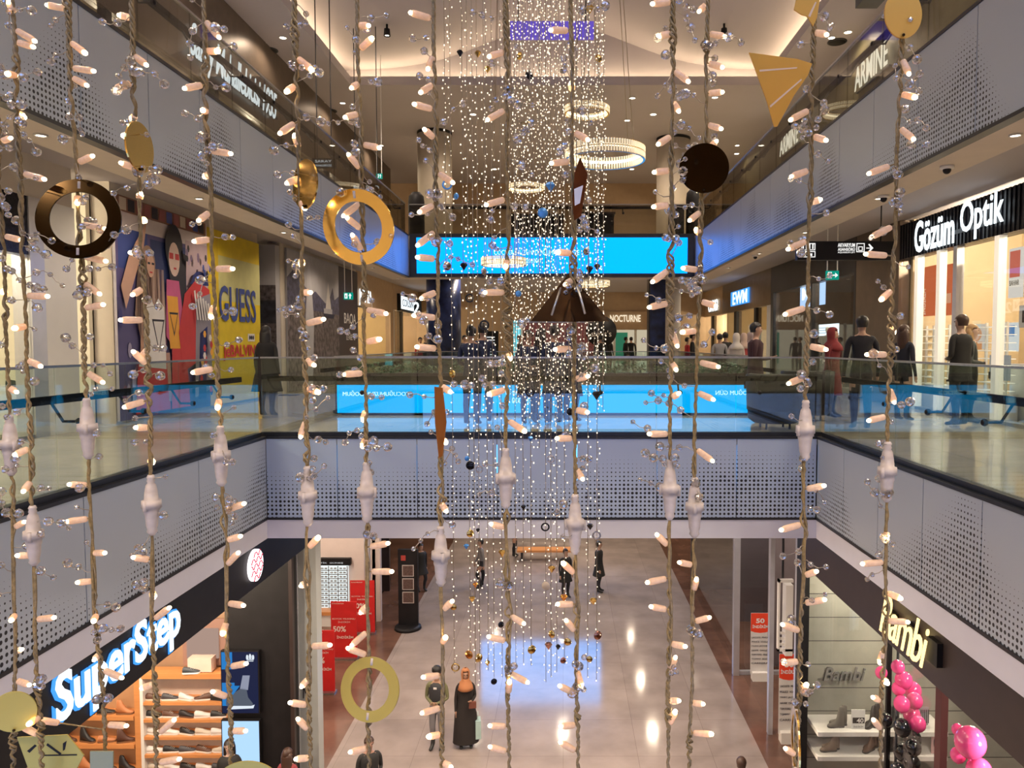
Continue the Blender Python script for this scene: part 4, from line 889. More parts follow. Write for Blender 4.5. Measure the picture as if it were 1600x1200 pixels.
for x in (a.x+.1, b.x-.1): lp(bx(x-.01, x+.01, 20.54, 20.56, b.z, vz(x)), 'hanging_rod', mt['frame'], t)
# ================================================================== GROUND LEVEL
ZB = -2.19; ZS = -1.50
# left shoe shop: black header with letters, deep interior
t = thing('storefront', 'black shoe shop front under the left gallery', 'shop front', (XL-.2, 6, ZG))
lp(bx(XL-.45, XL-.145, .5, 13.9, ZB, ZS+.02), 'header', mt['dark'], t)
lp(bx(-6.25, -4.99, 14.0, 14.15, ZG, ZS+.02), 'black_pier', mt['dark'], t)
lp(bx(-5.05, -4.985, 13.9, 14.0, ZG, ZS), 'pier_edge', mt['brownblack'], t)
sg = thing('shop_sign', 'large white lit letters SuperStep on the black header', 'shop sign', (XL-.08, 6, -2))
y0 = (XL-.1)*F/(72-880); y1 = (XL-.1)*F/(273-880)
text('lettering', 'SuperStep', (XL-.12, y0, -2.14), (0, 1, 0), (0, 0, 1), y1-y0, .58, mt['white_glow'], sg, .012, .02)
text('letter_edge', 'SuperStep', (XL-.139, y0-.03, -2.17), (0, 1, 0), (0, 0, 1), y1-y0+.06, .63, mt['halo_blue'], sg, .008, .045)
sg = thing('round_logo_sign', 'round white lit logo with red lattice on the black shoe shop header', 'shop sign', (XL-.12, 0, -1.9))
yc = (XL-.1)*F/(394-880); sg.location.y = yc; rr_ = .23
q = MB().lathe([(rr_, 0), (rr_, .05)], n=32).build('lit_disc', EM('logo_white', (1, .9, .92), 2), sg); q.rotation_euler = (0, PI/2, 0); q.location = (-.02, 0, 0)
mb = MB()
for i in range(-2, 3):
    for j in range(-2, 3):
        if i*i+j*j > 5: continue
        a = PI/4*(1 if (i+j) % 2 else -1); cx_, cz_ = i*.085, j*.085; d = .045
        mb.tube([(.034, cx_-math.cos(a)*d, cz_-math.sin(a)*d), (.034, cx_, cz_+.012), (.034, cx_+math.cos(a)*d, cz_+math.sin(a)*d)], .008, 6)
mb.build('red_lattice', CE((.75, .02, .08), .9), sg)
sg.location.z = U(394, 883, yc).z
# shelf wall
YS = 14.2
def SX(px): return (px-880)*YS/F
def SZ(py): return U(880, py, YS).z
wl = thing('shoe_shelf', 'wooden shoe shelf unit with many rows in the shoe shop, the right one', 'shelf', ((SX(208)+SX(342))/2, YS, ZG))
zs = [SZ(y) for y in (1097, 1124, 1151, 1179, 1206, 1233)]
zb = SZ(1060)
lp(bx(SX(208), SX(342), YS+.32, YS+.36, ZG, zb), 'back_panel', CM((.62, .50, .42)), wl)
for a, b, m in ((SX(195), SX(204), mt['wood']), (SX(204), SX(209), mt['white']), (SX(342), SX(344), mt['wood'])): lp(bx(a, b, YS-.02, YS+.34, ZG, zb), 'side_panel', m, wl)
lp(bx(SX(208), SX(342), YS-.03, YS+.3, zb-.0, SZ(1052)), 'header_beam', mt['wood'], wl)
lights_ = EM('shelf_strip', (1, .62, .30), 2.2)
for z in zs:
    lp(bx(SX(209), SX(342), YS-.02, YS+.32, z-.055, z), 'shelf', mt['wood'], wl)
    lp(bx(SX(210), SX(341), YS+.26, YS+.30, z-.062, z-.056), 'shelf_light', lights_, wl)
w2 = thing('shoe_shelf', 'wooden shoe shelf unit in the shoe shop, the left one behind the sign', 'shelf', ((SX(60)+SX(194))/2, YS, ZG))
lp(bx(SX(60), SX(194), YS+.32, YS+.36, ZG, SZ(1075)), 'back_panel', CM((.50, .28, .14)), w2)
zs2 = [SZ(y) for y in (1119, 1163, 1207)]
for z in zs2:
    lp(bx(SX(62), SX(193), YS-.02, YS+.32, z-.075, z), 'shelf', mt['wood'], w2); lp(bx(SX(64), SX(192), YS+.26, YS+.30, z-.082, z-.076), 'shelf_light', lights_, w2)
lp(bx(SX(60), SX(62), YS-.02, YS+.34, ZG, SZ(1075)), 'side_panel', mt['wood'], w2)
struct('wall_left', MB().box(SX(-60), SX(346), YS+.4, YS+.5, ZG, ZS).box(-12, -11.9, 0, 14.6, ZG, ZS), M('shoe_shop_wall', (.36, .22, .13), .6, noise=.08))
t = thing('display_niche', 'lit pinkish display niche above the right shoe shelf', 'display niche', (SX(300), YS, SZ(1052)))
lp(bx(SX(262), SX(342), YS+.28, YS+.32, SZ(1050), SZ(975)), 'niche_back', CM((.30, .17, .13)), t)
lp(bx(SX(270), SX(321), YS+.24, YS+.28, SZ(1037), SZ(990)), 'poster_panel', CE((.8, .55, .45), .45), t)
lp(MB().box(SX(280), SX(318), YS+.02, YS+.22, SZ(1051), SZ(1030)), 'step_block', CM((.8, .6, .5)), t)
for i, (x, y, z) in enumerate(((-7, 12.2, -2.6), (-9, 12.0, -2.6), (-6.4, 7.5, -2.6), (-8.5, 6.0, -2.6))): plight(x, y, z, 260, (1, .82, .62), 'round lamp hanging in the shoe shop ceiling, %s' % ['front right', 'front left', 'rear right', 'rear left'][i], top=-1.44)
# shoes
def shoe_mesh(kind):
    up = MB(); so = MB(); L_ = .27; n = 12
    st = [(-.5, .026, .075), (-.42, .036, .092), (-.25, .038, .085), (-.1, .038, .075), (.05, .04, .058), (.2, .044, .045), (.35, .042, .036), (.45, .03, .028), (.5, .012, .02)]
    if kind == 'boot': st = [(-.5, .028, .20), (-.42, .04, .215), (-.25, .042, .21), (-.12, .04, .14), (.05, .04, .075), (.2, .044, .052), (.35, .042, .04), (.45, .03, .03), (.5, .012, .02)]
    if kind == 'tall': st = [(-.5, .030, .30), (-.42, .045, .31), (-.2, .046, .31), (-.10, .04, .15), (.05, .04, .075), (.2, .044, .052), (.35, .042, .04), (.45, .03, .03), (.5, .012, .02)]
    vs = []; fs = []
    for (x, wd, h) in st:
        for k in range(n):
            a = PI*k/(n-1); vs.append((x*L_, math.cos(a)*wd*(1 if math.sin(a) < .6 else .85), .022+h*math.sin(a)**.7))
    for i in range(len(st)-1):
        for k in range(n-1): fs.append((i*n+k, i*n+k+1, (i+1)*n+k+1, (i+1)*n+k))
    fs += [tuple(range(n)), tuple((len(st)-1)*n+n-1-k for k in range(n))]
    for i in range(len(st)-1): fs.append((i*n, (i+1)*n, (i+1)*n+n-1, i*n+n-1))
    up.add(vs, fs, 0, True)
    pts = [(x*L_*1.02, wd+.004) for x, wd, h in st]
    poly = [(x, -w_) for x, w_ in pts]+[(x, w_) for x, w_ in pts[::-1]]
    so.slab(poly, (0, 0, 0), (1, 0, 0), (0, 1, 0), .026)
    lc = MB()
    for k in range(4):
        x = (-.02+.05*k)*L_*1.6; lc.tube([(x, -.022, .088-.012*k), (x+.006, 0, .098-.012*k), (x, .022, .088-.012*k)], .003, 5)
    return up, so, lc
protos = {}
def shoe(kind, upc, soc, loc, rz, label, group, cat='shoe', s=1.0):
    key = (kind, upc, soc)
    if YS-.2 < loc[1] < YS+.3: s = 1.16
    t = thing('ankle_boot' if kind != 'low' else 'sneaker', label, cat, loc, group, rz); t.scale = (s, s, s)
    if key not in protos:
        u, so, lc = shoe_mesh(kind)
        protos[key] = (u.build('upper', CM(upc, .5), t), so.build('sole', CM(soc, .6), t), lc.build('laces', CM(soc, .6), t))
    else:
        for q in protos[key]:
            c = q.copy(); c.parent = t; COL.objects.link(c)
    return t
cols = [('black', (.02, .02, .022)), ('white', (.75, .73, .70)), ('brown', (.12, .06, .04)), ('cream', (.62, .55, .45)), ('charcoal', (.06, .06, .07))]
rs = random.Random(3)
shelfnames = ['top', 'second', 'third', 'fourth', 'fifth', 'sixth']
palette = [[2, 4, 1, 2, 0], [0, 2, 0, 1, 0], [1, 1, 0, 3, 1], [1, 0, 4, 2, 3], [3, 1, 0, 1, 4], [0, 1, 2, 0, 1]]
sole = [[3, 1, 1, 1, 0], [1, 1, 2, 1, 1], [1, 1, 1, 1, 1], [1, 1, 1, 1, 1], [1, 1, 1, 1, 1], [1, 1, 1, 1, 1]]
for r_, z in enumerate(zs):
    for k in range(5):
        px = 222+k*26
        nm, cc = cols[palette[r_][k]]; sc_ = cols[sole[r_][k]]
        shoe('low', cc, sc_[1], (SX(px), YS+.10, z+.001), (PI if rs.random() < .2 else 0)+R(rs.uniform(-12, 12)), '%s sneaker, %s sole, %s from left on %s shelf of right unit' % (nm, sc_[0], ordw(k), shelfnames[r_]), 'sneakers on the right shelf unit')
for r_, z in enumerate(zs2):
    for k in range(4):
        px = 82+k*31; boot = k != 2
        nm, cc = [('tan', (.50, .20, .08)), ('dark brown', (.10, .045, .03)), ('black', (.02, .02, .022))][(k+r_) % 3]
        shoe('boot' if boot else 'low', cc, (.2, .1, .05), (SX(px), YS+.10, z+.001), R(rs.uniform(-15, 15)), '%s %s, %s from the left on the %s shelf of the left unit' % (nm, 'ankle boot' if boot else 'low shoe', ordw(k), shelfnames[r_]), 'shoes on the left shelf unit')
shoe('low', (.05, .06, .07), (.8, .8, .8), (SX(287), YS+.0-.0, SZ(1052)+.001), R(8), 'dark sneaker with white sole on the beam in front of the pinkish niche', None)
for i, (x, y, z, rz, cc, lab) in enumerate(((-8.05, 11.30, .722, 20, (.03, .04, .03), 'dark green pump on the nearest white plinth'), (-8.10, 12.02, .442, 60, (.08, .16, .28), 'blue pointed shoe on the second white plinth, left one'), (-8.10, 12.22, .442, 75, (.08, .16, .28), 'blue pointed shoe on the second white plinth, right one'), (-9.1, 12.3, .302, 10, (.02, .02, .02), 'black low shoe on the rear white plinth'))):
    shoe('low', cc, (.5, .35, .2), (x, y, z), R(rz), lab, None)
# advertising screens on the black pier
t = thing('advertising_screen', 'dark blue advertising screen with a trainer and a white three-leaf logo', 'screen', ((SX(377)), 13.92, ZG+3))
a = U(349, 1113, 13.92); b = U(403, 1018, 13.92); w_ = b.x-a.x; h = b.z-a.z
lp(bx(a.x-.02, b.x+.02, 13.9, 13.99, a.z-.02, b.z+.02), 'casing', mt['dark'], t); lp(bx(a.x, b.x, 13.89, 13.9, a.z, b.z), 'display', CE((.012, .018, .06), .8), t)
q = MB(); O = (a.x, 13.889, a.z)
def qs(pts, mi, i): q.slab([(x*w_, y*h) for x, y in pts], (a.x, 13.889-.0008*i, a.z), (1, 0, 0), (0, 0, 1), .0007, mi)
qs(rect(0, .12, .35, .50), 0, 1); qs(rect(0, .72, .3, 1), 0, 1); qs([(.10, .14), (.12, .30), (.35, .34), (.55, .42), (.68, .40), (.72, .26), (.85, .16), (.84, .10), (.2, .08)], 1, 2)
qs([(.12, .06), (.86, .08), (.9, .14), (.80, .12), (.2, .12)], 2, 3); qs([(.50, .40), (.72, .38), (.78, .62), (.58, .62)], 3, 2); qs([(.2, .3), (.35, .45), (.5, .45), (.3, .3)], 0, 3)
for dx in (-.08, 0, .08): qs(ell(.80+dx, .915+(0.0 if dx else .015), .035, .045, 10), 2, 3)
qs(rect(.71, .875, .89, .89), 2, 3); qs(rect(.71, .85, .89, .862), 2, 3)
lp(q, 'picture', [CE((.02, .20, .55), .9), CE((.10, .12, .16), .8), CE((.75, .82, .9), .9), CE((.35, .38, .5), .7)], t)
t = thing('advertising_screen', 'plain pale blue lit screen below the trainer advertisement', 'screen', (SX(377), 13.92, ZG+1)); a = U(350, 1215, 13.92); b = U(405, 1126, 13.92)
lp(bx(a.x-.02, b.x+.02, 13.9, 13.99, a.z-.02, b.z+.02), 'casing', mt['dark'], t); lp(bx(a.x, b.x, 13.89, 13.9, a.z, b.z), 'display', CE((.42, .66, 1), 1.0), t)
# pale pier with door letters right of the black one
t = thing('pier', 'pale grey green pier right of the black shoe shop pier', 'pier', ((470-880)*14.3/F, 14.3, ZG))
a = (453-880)*14.3/F; b = (488-880)*14.3/F
lp(bx(a, b, 14.3, 14.6, ZG, -1.44), 'pier_body', M('grey_green_panel', (.40, .42, .40), .3, noise=.03), t); lp(bx(a, a+.07, 14.27, 14.3, ZG, -1.44), 'edge_strip', mt['lightsteel'], t)
ptext('M', 474, 1072, 481, 1091, 14.285, mt['dark'], t, depth=.01)
# optician-like shop behind it: white wall, lens display, cabinet
Yo = 24.0
struct('wall_left', MB().box((400-880)*Yo/F, (590-880)*Yo/F, Yo, Yo+.2, ZG, -1.44), M('pinkish_white_wall', (.72, .60, .54), .6, noise=.03))
struct('wall_left', bx(-9.6, -6.0, 24.0, 24.05, ZG, -1.44), mt['white']) if False else None
t = thing('lens_display', 'white backlit grid of small eyewear cards above a wooden ledge', 'display', (0, Yo-.1, -6)); a = U(486, 949, Yo-.1); b = U(543, 884, Yo-.1); t.location = ((a.x+b.x)/2, Yo-.1, a.z)
lp(bx(a.x, b.x, Yo-.12, Yo, a.z, b.z), 'light_box', CE((.85, .95, .95), 1.0), t)
q = MB()
for k in range(1, 10): z = a.z+(b.z-a.z)*k/10; q.box(a.x, b.x, Yo-.15, Yo-.12, z-.012, z+.012)
for k in range(0, 5): x = a.x+(b.x-a.x)*k/4; q.box(x-.012, x+.012, Yo-.15, Yo-.12, a.z, b.z)
lp(q, 'grid_frame', mt['steel'], t); q = MB()
for k in range(10):
    for j in range(4):
        x = a.x+(b.x-a.x)*(j+.5)/4; z = a.z+(b.z-a.z)*(k+.4)/10; q.box(x-.10, x-.015, Yo-.14, Yo-.121, z-.02, z+.03).box(x+.015, x+.10, Yo-.14, Yo-.121, z-.02, z+.03)
o = lp(q, 'spectacles', CM((.35, .38, .4)), t); o['kind'] = 'stuff'
lp(bx(a.x-.1, b.x+.1, Yo-.14, Yo, b.z+.02, b.z+.24), 'black_header', mt['dark'], t); ptext('OPTİK  GÜNEŞ', 492, 878, 536, 881, Yo-.15, CE((.8, .8, .8), .7), t, depth=.004)
lp(bx(a.x-.05, b.x+.4, Yo-.5, Yo, a.z-.12, a.z-.01), 'wood_ledge', mt['wood'], t)
lp(bx(a.x-.02, b.x+.1, Yo-.45, Yo-.02, ZG, a.z-.12), 'white_cabinet', mt['white'], t); lp(MB().box(a.x+.3, b.x, Yo-.46, Yo-.45, a.z-.55, a.z-.52).box(a.x+.3, b.x, Yo-.46, Yo-.45, a.z-.75, a.z-.72), 'drawer_groove', mt['dark'], t)
t = thing('storefront', 'glazed shop front with dark frames behind the red sale banners', 'shop front', (-6.3, 20, ZG))
lp(MB().box(-6.6, -6.45, 24.2, 24.4, ZG, -1.44), 'dark_jamb', mt['dark'], t); lp(bx(-6.15, -6.0, 23.4, 23.6, ZG, -1.44), 'glass_jamb', mt['lightsteel'], t); lp(bx(-6.05, -5.95, 24.0, 24.2, ZG, -1.44), 'green_edge', CM((.25, .32, .28)), t)
struct('wall_left', bx(-11.9, -11.8, 14.8, 24, ZG, -1.44), mt['cream'])
struct('wall_left', bx(-16, -6.2, 27, 27.2, ZG, -1.44), mt['brownblack'])
plight(-8, 21.5, -2.2, 320, (1, .86, .7), 'round lamp over the red sale banners', top=-1.44); plight(-7.6, 17, -2.2, 260, (1, .86, .7), 'round lamp inside the entrance left of the banners', top=-1.44)
# red sale banners
for i, (p0, p1, yt, yb, Y, lab) in enumerate(((487, 522, 985, 1093, 19.0, 'nearest of the three, lowest in view'), (518, 557, 940, 1037, 21.1, 'middle one of the three'), (548, 585, 907, 996, 23.0, 'farthest of the three'))):
    a = U(p0, yb, Y); b = U(p1, yt, Y); zb_ = ZG+.04; h = b.z-zb_; w_ = b.x-a.x
    t = thing('sale_banner', 'red sale banner reading fifty percent indirim, %s' % lab, 'banner', ((a.x+b.x)/2, Y, ZG), 'red sale banners')
    lp(bx(a.x, b.x, Y, Y+.02, zb_, b.z), 'banner_sheet', CM((.62, .02, .02), .5), t); lp(bx(a.x-.02, b.x+.02, Y-.12, Y+.12, ZG, zb_), 'foot', mt['steel'], t); lp(MB().tube([((a.x+b.x)/2, Y+.05, zb_), ((a.x+b.x)/2, Y+.04, b.z)], .015, 8), 'support_pole', mt['steel'], t)
    def bt(s_, u0, u1, v0, v1, **k): text('lettering', s_, (a.x+w_*u0, Y-.004, zb_+h*v0), (1, 0, 0), (0, 0, 1), w_*(u1-u0), h*(v1-v0), CM((.85, .7, .62)), t, .003, **k)
    bt('DAGIBASI', .05, .5, .955, .975); bt('BÜYÜK YILSONU', .06, .94, .68, .71); bt('İNDİRİM', .28, .74, .62, .655); bt('50%', .08, .58, .46, .56, bold=.02); bt('İNDİRİM', .22, .86, .34, .395, bold=.01)
# black kiosk
t = thing('info_kiosk', 'tall black curved kiosk with three small pictures', 'kiosk', ((633-880)*23.4/F, 23.4, ZG)); kx = t.location.x
MB().slab([(-.30, 0), (.31, 0), (.31, 2.36), (-.30, 2.36)], (0, .05, .1), (1, 0, 0), (0, 0, 1), -.12).build('kiosk_body', mt['dark'], t); MB().lathe([(.42, 0), (.40, .08), (.32, .10)], n=24).build('base_plate', mt['dark'], t)
for k in range(3): MB().box(-.17, .19, .035, .05, 1.62-k*.42, 1.98-k*.42).build('picture_frame', CM((.5, .45, .42)), t); MB().box(-.145, .165, .03, .035, 1.645-k*.42, 1.955-k*.42).build('picture', CM((.10, .06, .05), noise=.5, scale=30), t)
MB().box(-.20, -.06, .03, .05, 2.12, 2.28).build('red_tag', CE((.5, .06, .04), .6), t)
# ---- right ground: Bambi shop
t = thing('storefront', 'dark brown shoe shop front under the right gallery', 'shop front', (XR+.2, 6, ZG))
lp(bx(XR+.14, XR+.5, .5, 12.3, ZB, ZS+.02), 'header', mt['brownblack'], t)
xp = (1262-880)*12.4/F
lp(bx(xp-.06, xp+.06, 12.3, 12.6, ZG, ZS+.02), 'dark_jamb', mt['dark'], t)
lp(bx((1399-880)*10.9/F-.02, (1399-880)*10.9/F+.04, 10.88, 10.94, ZG, ZB), 'window_mullion', mt['dark'], t)
lp(bx((1482-880)*9.5/F-.03, (1482-880)*9.5/F+.06, 9.4, 9.55, ZG, ZB+.0), 'window_mullion', CM((.10, .03, .03)), t)
lp(MB().slab([(3.98, 12.3), ((1399-880)*10.9/F, 10.92), ((1482-880)*9.5/F, 9.5), ((1482-880)*9.5/F+.01, 9.5), ((1399-880)*10.9/F+.01, 10.93), (3.99, 12.32)], (0, 0, ZG), (1, 0, 0), (0, 1, 0), ZB-ZG), 'shop_window', mt['glassdark'], t)
sg = thing('shop_sign', 'gold lit script sign Bambi on the dark brown header', 'shop sign', (XR+.1, 8, -2))
X_ = XR+.06; y0 = X_*F/(1384-880); y1 = X_*F/(1463-880)
text('lettering', 'Bambi', (X_, y0, -2.06), (0, -1, 0), (0, 0, 1), y0-y1, 0.50, mt['warm_glow'], sg, .012, .002, shear=.45, spacing=.9)
for k in range(3): yy = y0-.1-(y0-y1)*k*.42; lp(bx(XR+.08, XR+.14, yy-.22, yy, -2.0+.03*k, -1.75+.03*k), 'sign_carrier', mt['dark'], sg)
YW = 12.6
struct('wall_right', bx((1264-880)*YW/F, 9.5, YW, YW+.2, ZG, -1.44), mt['paleplank'])
def WX(px, Y=YW-.1): return (px-880)*Y/F
ptext('Gunabi', 1286, 1041, 1352, 1062, YW-.03, CM((.18, .18, .17)), sg, depth=.03, bold=.02) if False else None
g = thing('wall_letters', 'grey script letters fixed to the pale plank wall', 'wall letters', (WX(1318), YW, U(880, 1062, YW).z)); ptext('Bambi', 1286, 1042, 1352, 1063, YW-.03, CM((.20, .20, .19)), g, depth=.03, bold=.01, shear=.3)
lp(bx(WX(1290), WX(1350), YW-.02, YW, U(880, 1061, YW).z, U(880, 1060, YW).z), 'mounting_strip', mt['steel'], g)
for i, py in enumerate((1142, 1180)):
    z = U(880, py, YW-.55).z
    t = thing('display_shelf', 'long white boot shelf in the brown shoe shop, the %s one' % ('upper', 'lower')[i], 'shelf', (WX(1380), YW-.3, z))
    lp(bx(WX(1272), WX(1472), YW-.6, YW-.0, z-.07, z), 'shelf_board', mt['white'], t); lp(bx(WX(1276), WX(1470), YW-.10, YW-.02, z-.12, z-.07), 'wall_bracket', mt['steel'], t)
    for k, (px, kd) in enumerate([((1308, 'tall'), (1362, 'tall'), (1378, 'boot'), (1392, 'tall')), ((1297, 'boot'), (1360, 'boot'), (1388, 'boot'))][i]):
        c1 = [('grey', (.14, .13, .11)), ('black', (.02, .02, .02)), ('black', (.02, .02, .02)), ('black', (.02, .02, .02))][k] if i == 0 else [('taupe', (.22, .16, .12)), ('brown', (.16, .09, .06)), ('black', (.03, .02, .02))][k]
        for m_ in (0, 1): shoe(kd, c1[1], (.05, .05, .05), (WX(px)+.07*m_-.03, YW-.42+.09*m_, z+.001), R(200 if m_ else 215)+(0 if k % 2 else -.5), '%s boot, the %s of the %s pair from left on the %s boot shelf' % (c1[0], ('front', 'rear')[m_], ordw(k), ('upper', 'lower')[i]), 'boots on the white shelves')
def card(px0, py0, px1, py1, Y, label, lines, base=(.85, .85, .82)):
    a = U(px0, py1, Y); b = U(px1, py0, Y); t = thing('price_card', label, 'card', ((a.x+b.x)/2, Y, a.z))
    lp(bx(a.x, b.x, Y, Y+.012, a.z, b.z), 'card_sheet', CM(base), t); lp(bx(a.x+.02, b.x-.02, Y+.0, Y+.08, a.z-.004, a.z+.01), 'card_foot', mt['steel'], t)
    return t, a, b
t, a, b = card(1330, 1109, 1352, 1141, YW-.5, 'white price card reading 40 on the upper boot shelf', ()); w_ = b.x-a.x; h = b.z-a.z
lp(bx(a.x+.02, b.x-.01, YW-.503, YW-.5, a.z+h*.34, a.z+h*.62), 'black_box', mt['dark'], t); text('lettering', '40', (a.x+w_*.38, YW-.505, a.z+h*.37), (1, 0, 0), (0, 0, 1), w_*.5, h*.22, WHT, t, .002, .02); text('lettering', 'İNDİRİM', (a.x+w_*.15, YW-.505, a.z+h*.14), (1, 0, 0), (0, 0, 1), w_*.7, h*.1, BLK, t, .002)
t, a, b = card(1455, 1146, 1478, 1178, YW-.5, 'pink picture card of a woman and a boot on the lower boot shelf', (), (.72, .45, .45)); q = MB(); w_ = b.x-a.x; h = b.z-a.z
q.slab([(x*w_, y*h) for x, y in ell(.3, .55, .16, .28)], (a.x, YW-.501, a.z), (1, 0, 0), (0, 0, 1), .002, 0); q.slab([(x*w_, y*h) for x, y in ell(.3, .5, .10, .18)], (a.x, YW-.504, a.z), (1, 0, 0), (0, 0, 1), .002, 1); q.slab([(x*w_, y*h) for x, y in [(.6, .25), (.9, .25), (.9, .4), (.78, .45), (.78, .75), (.66, .75)]], (a.x, YW-.501, a.z), (1, 0, 0), (0, 0, 1), .002, 0); lp(q, 'picture', [BLK, SK], t)
t, a, b = card(1436, 1105, 1451, 1133, YW-.5, 'black and white fashion card right of the balloon column', (), (.4, .4, .42))
q = MB()
for k in range(5): q.box(a.x+.02+k*.03, a.x+.035+k*.03, YW-.503, YW-.5, a.z+.03, b.z-.04)
lp(q, 'picture', BLK, t)
for i, (x, y) in enumerate(((5.0, 11.6), (6.2, 11.4), (5.4, 9.5), (4.6, 7))): plight(x, y, -2.35, (45, 45, 90, 90)[i], (1, .90, .74), 'round lamp in the brown shoe shop ceiling, %s' % ['over the shelves left', 'over the shelves right', 'behind the header', 'near the front edge'][i], top=-1.44)
# balloon column: every balloon a thing
def balloon(px, py, Y, rpx, m, label, group):
    c = U(px, py, Y); r = rpx*Y/F
    t = thing('balloon', label, 'balloon', c, group)
    MB().ball((0, 0, 0), r, 18, 12, sc=(1, 1, 1.08)).build('balloon_skin', m, t); MB().lathe([(r*.06, -r*1.07), (r*.03, -r*1.12), (r*.12, -r*1.2)], n=8).build('knot', m, t)
PK = M('pink_latex', (.85, .08, .28), .12, noise=.03, coat=.5); BK = M('black_latex', (.01, .01, .012), .08, noise=.03, coat=.5)
bl = [(1403, 1042, 10), (1412, 1063, 13), (1426, 1079, 13), (1409, 1100, 12), (1429, 1095, 12), (1425, 1118, 13), (1434, 1131, 12), (1404, 1076, 10), (1377, 1051, 9)]
for i, (x, y, r_) in enumerate(bl): balloon(x, y, 10.2+.18*(i % 3), r_*1.05, PK, 'glossy pink balloon, %s from the top of the balloon column' % ordw(i), 'pink balloons')
bl = [(1410, 1137, 13), (1426, 1154, 13), (1411, 1175, 14), (1427, 1168, 12), (1424, 1192, 13), (1384, 1125, 10), (1403, 1205, 12)]
for i, (x, y, r_) in enumerate(bl): balloon(x, y, 10.2+.18*(i % 3), r_*1.05, BK, 'glossy black balloon, %s from the top of the black part' % ordw(i), 'black balloons')
bl = [(1516, 1160, 24), (1497, 1180, 12), (1530, 1205, 20), (1496, 1140, 9)]
for i, (x, y, r_) in enumerate(bl): balloon(x, y, 7.6+.2*(i % 2), r_, PK, 'pink balloon behind the reddish window at the lower right, %s' % ['the largest', 'small, low left of the largest', 'cut by the lower frame edge', 'small, at the top left'][i], 'pink window balloons')
t = thing('balloon_stand', 'thin black stand carrying the pink and black balloon column', 'stand', (WX(1416, 10.5), 10.55, ZG)); MB().tube([(0, 0, .02), (0, 0, 5.0)], .02, 8).build('pole', mt['frame'], t); MB().lathe([(.25, 0), (.25, .03)], n=20).build('base_plate', mt['frame'], t)
t = thing('balloon_stand', 'thin stand carrying the balloons behind the reddish window', 'stand', (WX(1514, 7.75), 7.75, ZG)); MB().tube([(0, 0, .02), (0, 0, 4.0)], .015, 8).build('pole', mt['frame'], t); MB().lathe([(.2, 0), (.2, .03)], n=20).build('base_plate', mt['frame'], t)
# ---- right ground beyond: glass boxes, banners, red shop
t = thing('glass_partition', 'tall glass partition with pale metal posts at the right of the concourse', 'partition', (4.75, 20, ZG))
for px, Y, w_ in ((1156, 20.0, .16), (1212, 16.9, .10), (1256, 15.2, .12)):
    x = (px-880)*Y/F; lp(bx(x-w_/2, x+w_/2, Y, Y+.15, ZG, -1.44), 'metal_post', mt['lightsteel'], t)
x0 = (1156-880)*20/F
lp(bx(x0, x0+.02, 20.2, 27, ZG+.1, -1.44), 'glass_pane', mt['glassdark'], t); lp(bx(x0, 5.6, 20.1, 20.12, ZG+.1, -1.44), 'glass_pane', mt['glassdark'], t)
lp(bx(x0, 6.2, 20.05, 20.15, ZG, ZG+.1), 'sill', mt['lightsteel'], t); lp(bx(4.3, x0-.1, 26.6, 26.8, -5.4, -5.1), 'cross_band', mt['steel'], t)
struct('wall_right', bx(5.4, 16, 24.0, 24.2, ZG, -1.44), CM((.10, .08, .09), .4)); struct('wall_right', bx(4.6, 16, 27.2, 27.4, ZG, -1.44), mt['brownblack'])
t = thing('storefront', 'dark shop front with a red header at the right of the concourse', 'shop front', (5.5, 15, ZG))
a = U(1206, 905, 15.5); b = U(1262, 848, 14.2)
lp(MB().slab([(16.6, -1.45), (16.6, -2.1), (13.0, -3.0), (13.0, -1.45)], (5.05, 0, 0), (0, 1, 0), (0, 0, 1), .1), 'red_header', CE((.5, .04, .02), .5), t)
lp(bx(5.6, 9, 20.6, 20.7, ZG, -1.44), 'dark_panel', CM((.16, .13, .13), .3), t)
q = MB(); q.box(5.04, 5.05, 14.3, 14.5, -2.15, -1.85).box(5.04, 5.05, 14.55, 14.6, -2.1, -1.85); lp(q, 'white_logo', CE((.8, .85, 1), 1.3), t)
def stand_poster(p0, p1, yt, yb, Y, label, fade=1.0):
    a = U(p0, yb, Y); b = U(p1, yt, Y); w_ = b.x-a.x; z0 = ZG+.02; h = b.z-z0
    t = thing('sale_banner', label, 'banner', ((a.x+b.x)/2, Y, ZG), 'white sale banners')
    lp(bx(a.x, b.x, Y, Y+.015, z0+.08*h, b.z), 'banner_sheet', CM((.68, .66, .64)), t)
    lp(MB().slab([(0, .73), (.2, .71), (.5, .70), (.8, .71), (1, .73), (1, 1), (0, 1)], (a.x, Y-.001, z0), (w_, 0, 0), (0, 0, h), .002), 'red_top', CM((.80, .06, .02)), t)
    def bt(s_, u0, u1, v0, v1, m=WHT, **k): text('lettering', s_, (a.x+w_*u0, Y-.006, z0+h*v0), (1, 0, 0), (0, 0, 1), w_*(u1-u0), h*(v1-v0), m, t, .003, **k)
    bt('50', .27, .72, .85, .92, bold=.03); bt('İNDİRİM', .08, .92, .775, .83, bold=.02)
    for k, s_ in enumerate(('LACOSTE  PRADA', 'POLICE  VOGUE', 'MARC JACOBS', 'HAWK  OAKLEY', 'TOM FORD  FENDI', 'TOMMY  BOSS', 'CARRERA')): bt(s_, .06, .94, .62-k*.065, .645-k*.065, BLK)
    lp(bx(a.x+w_*.08, b.x-w_*.08, Y-.12, Y+.1, ZG, ZG+.13*h), 'foot_box', mt['white'], t)
stand_poster(1172, 1203, 958, 1069, 20.1-.35, 'white sale banner with red top reading 50 indirim beside the glass corner')
stand_poster(1216, 1249, 1022, 1150, 16.6, 'white sale banner with faded red top behind the right light string')
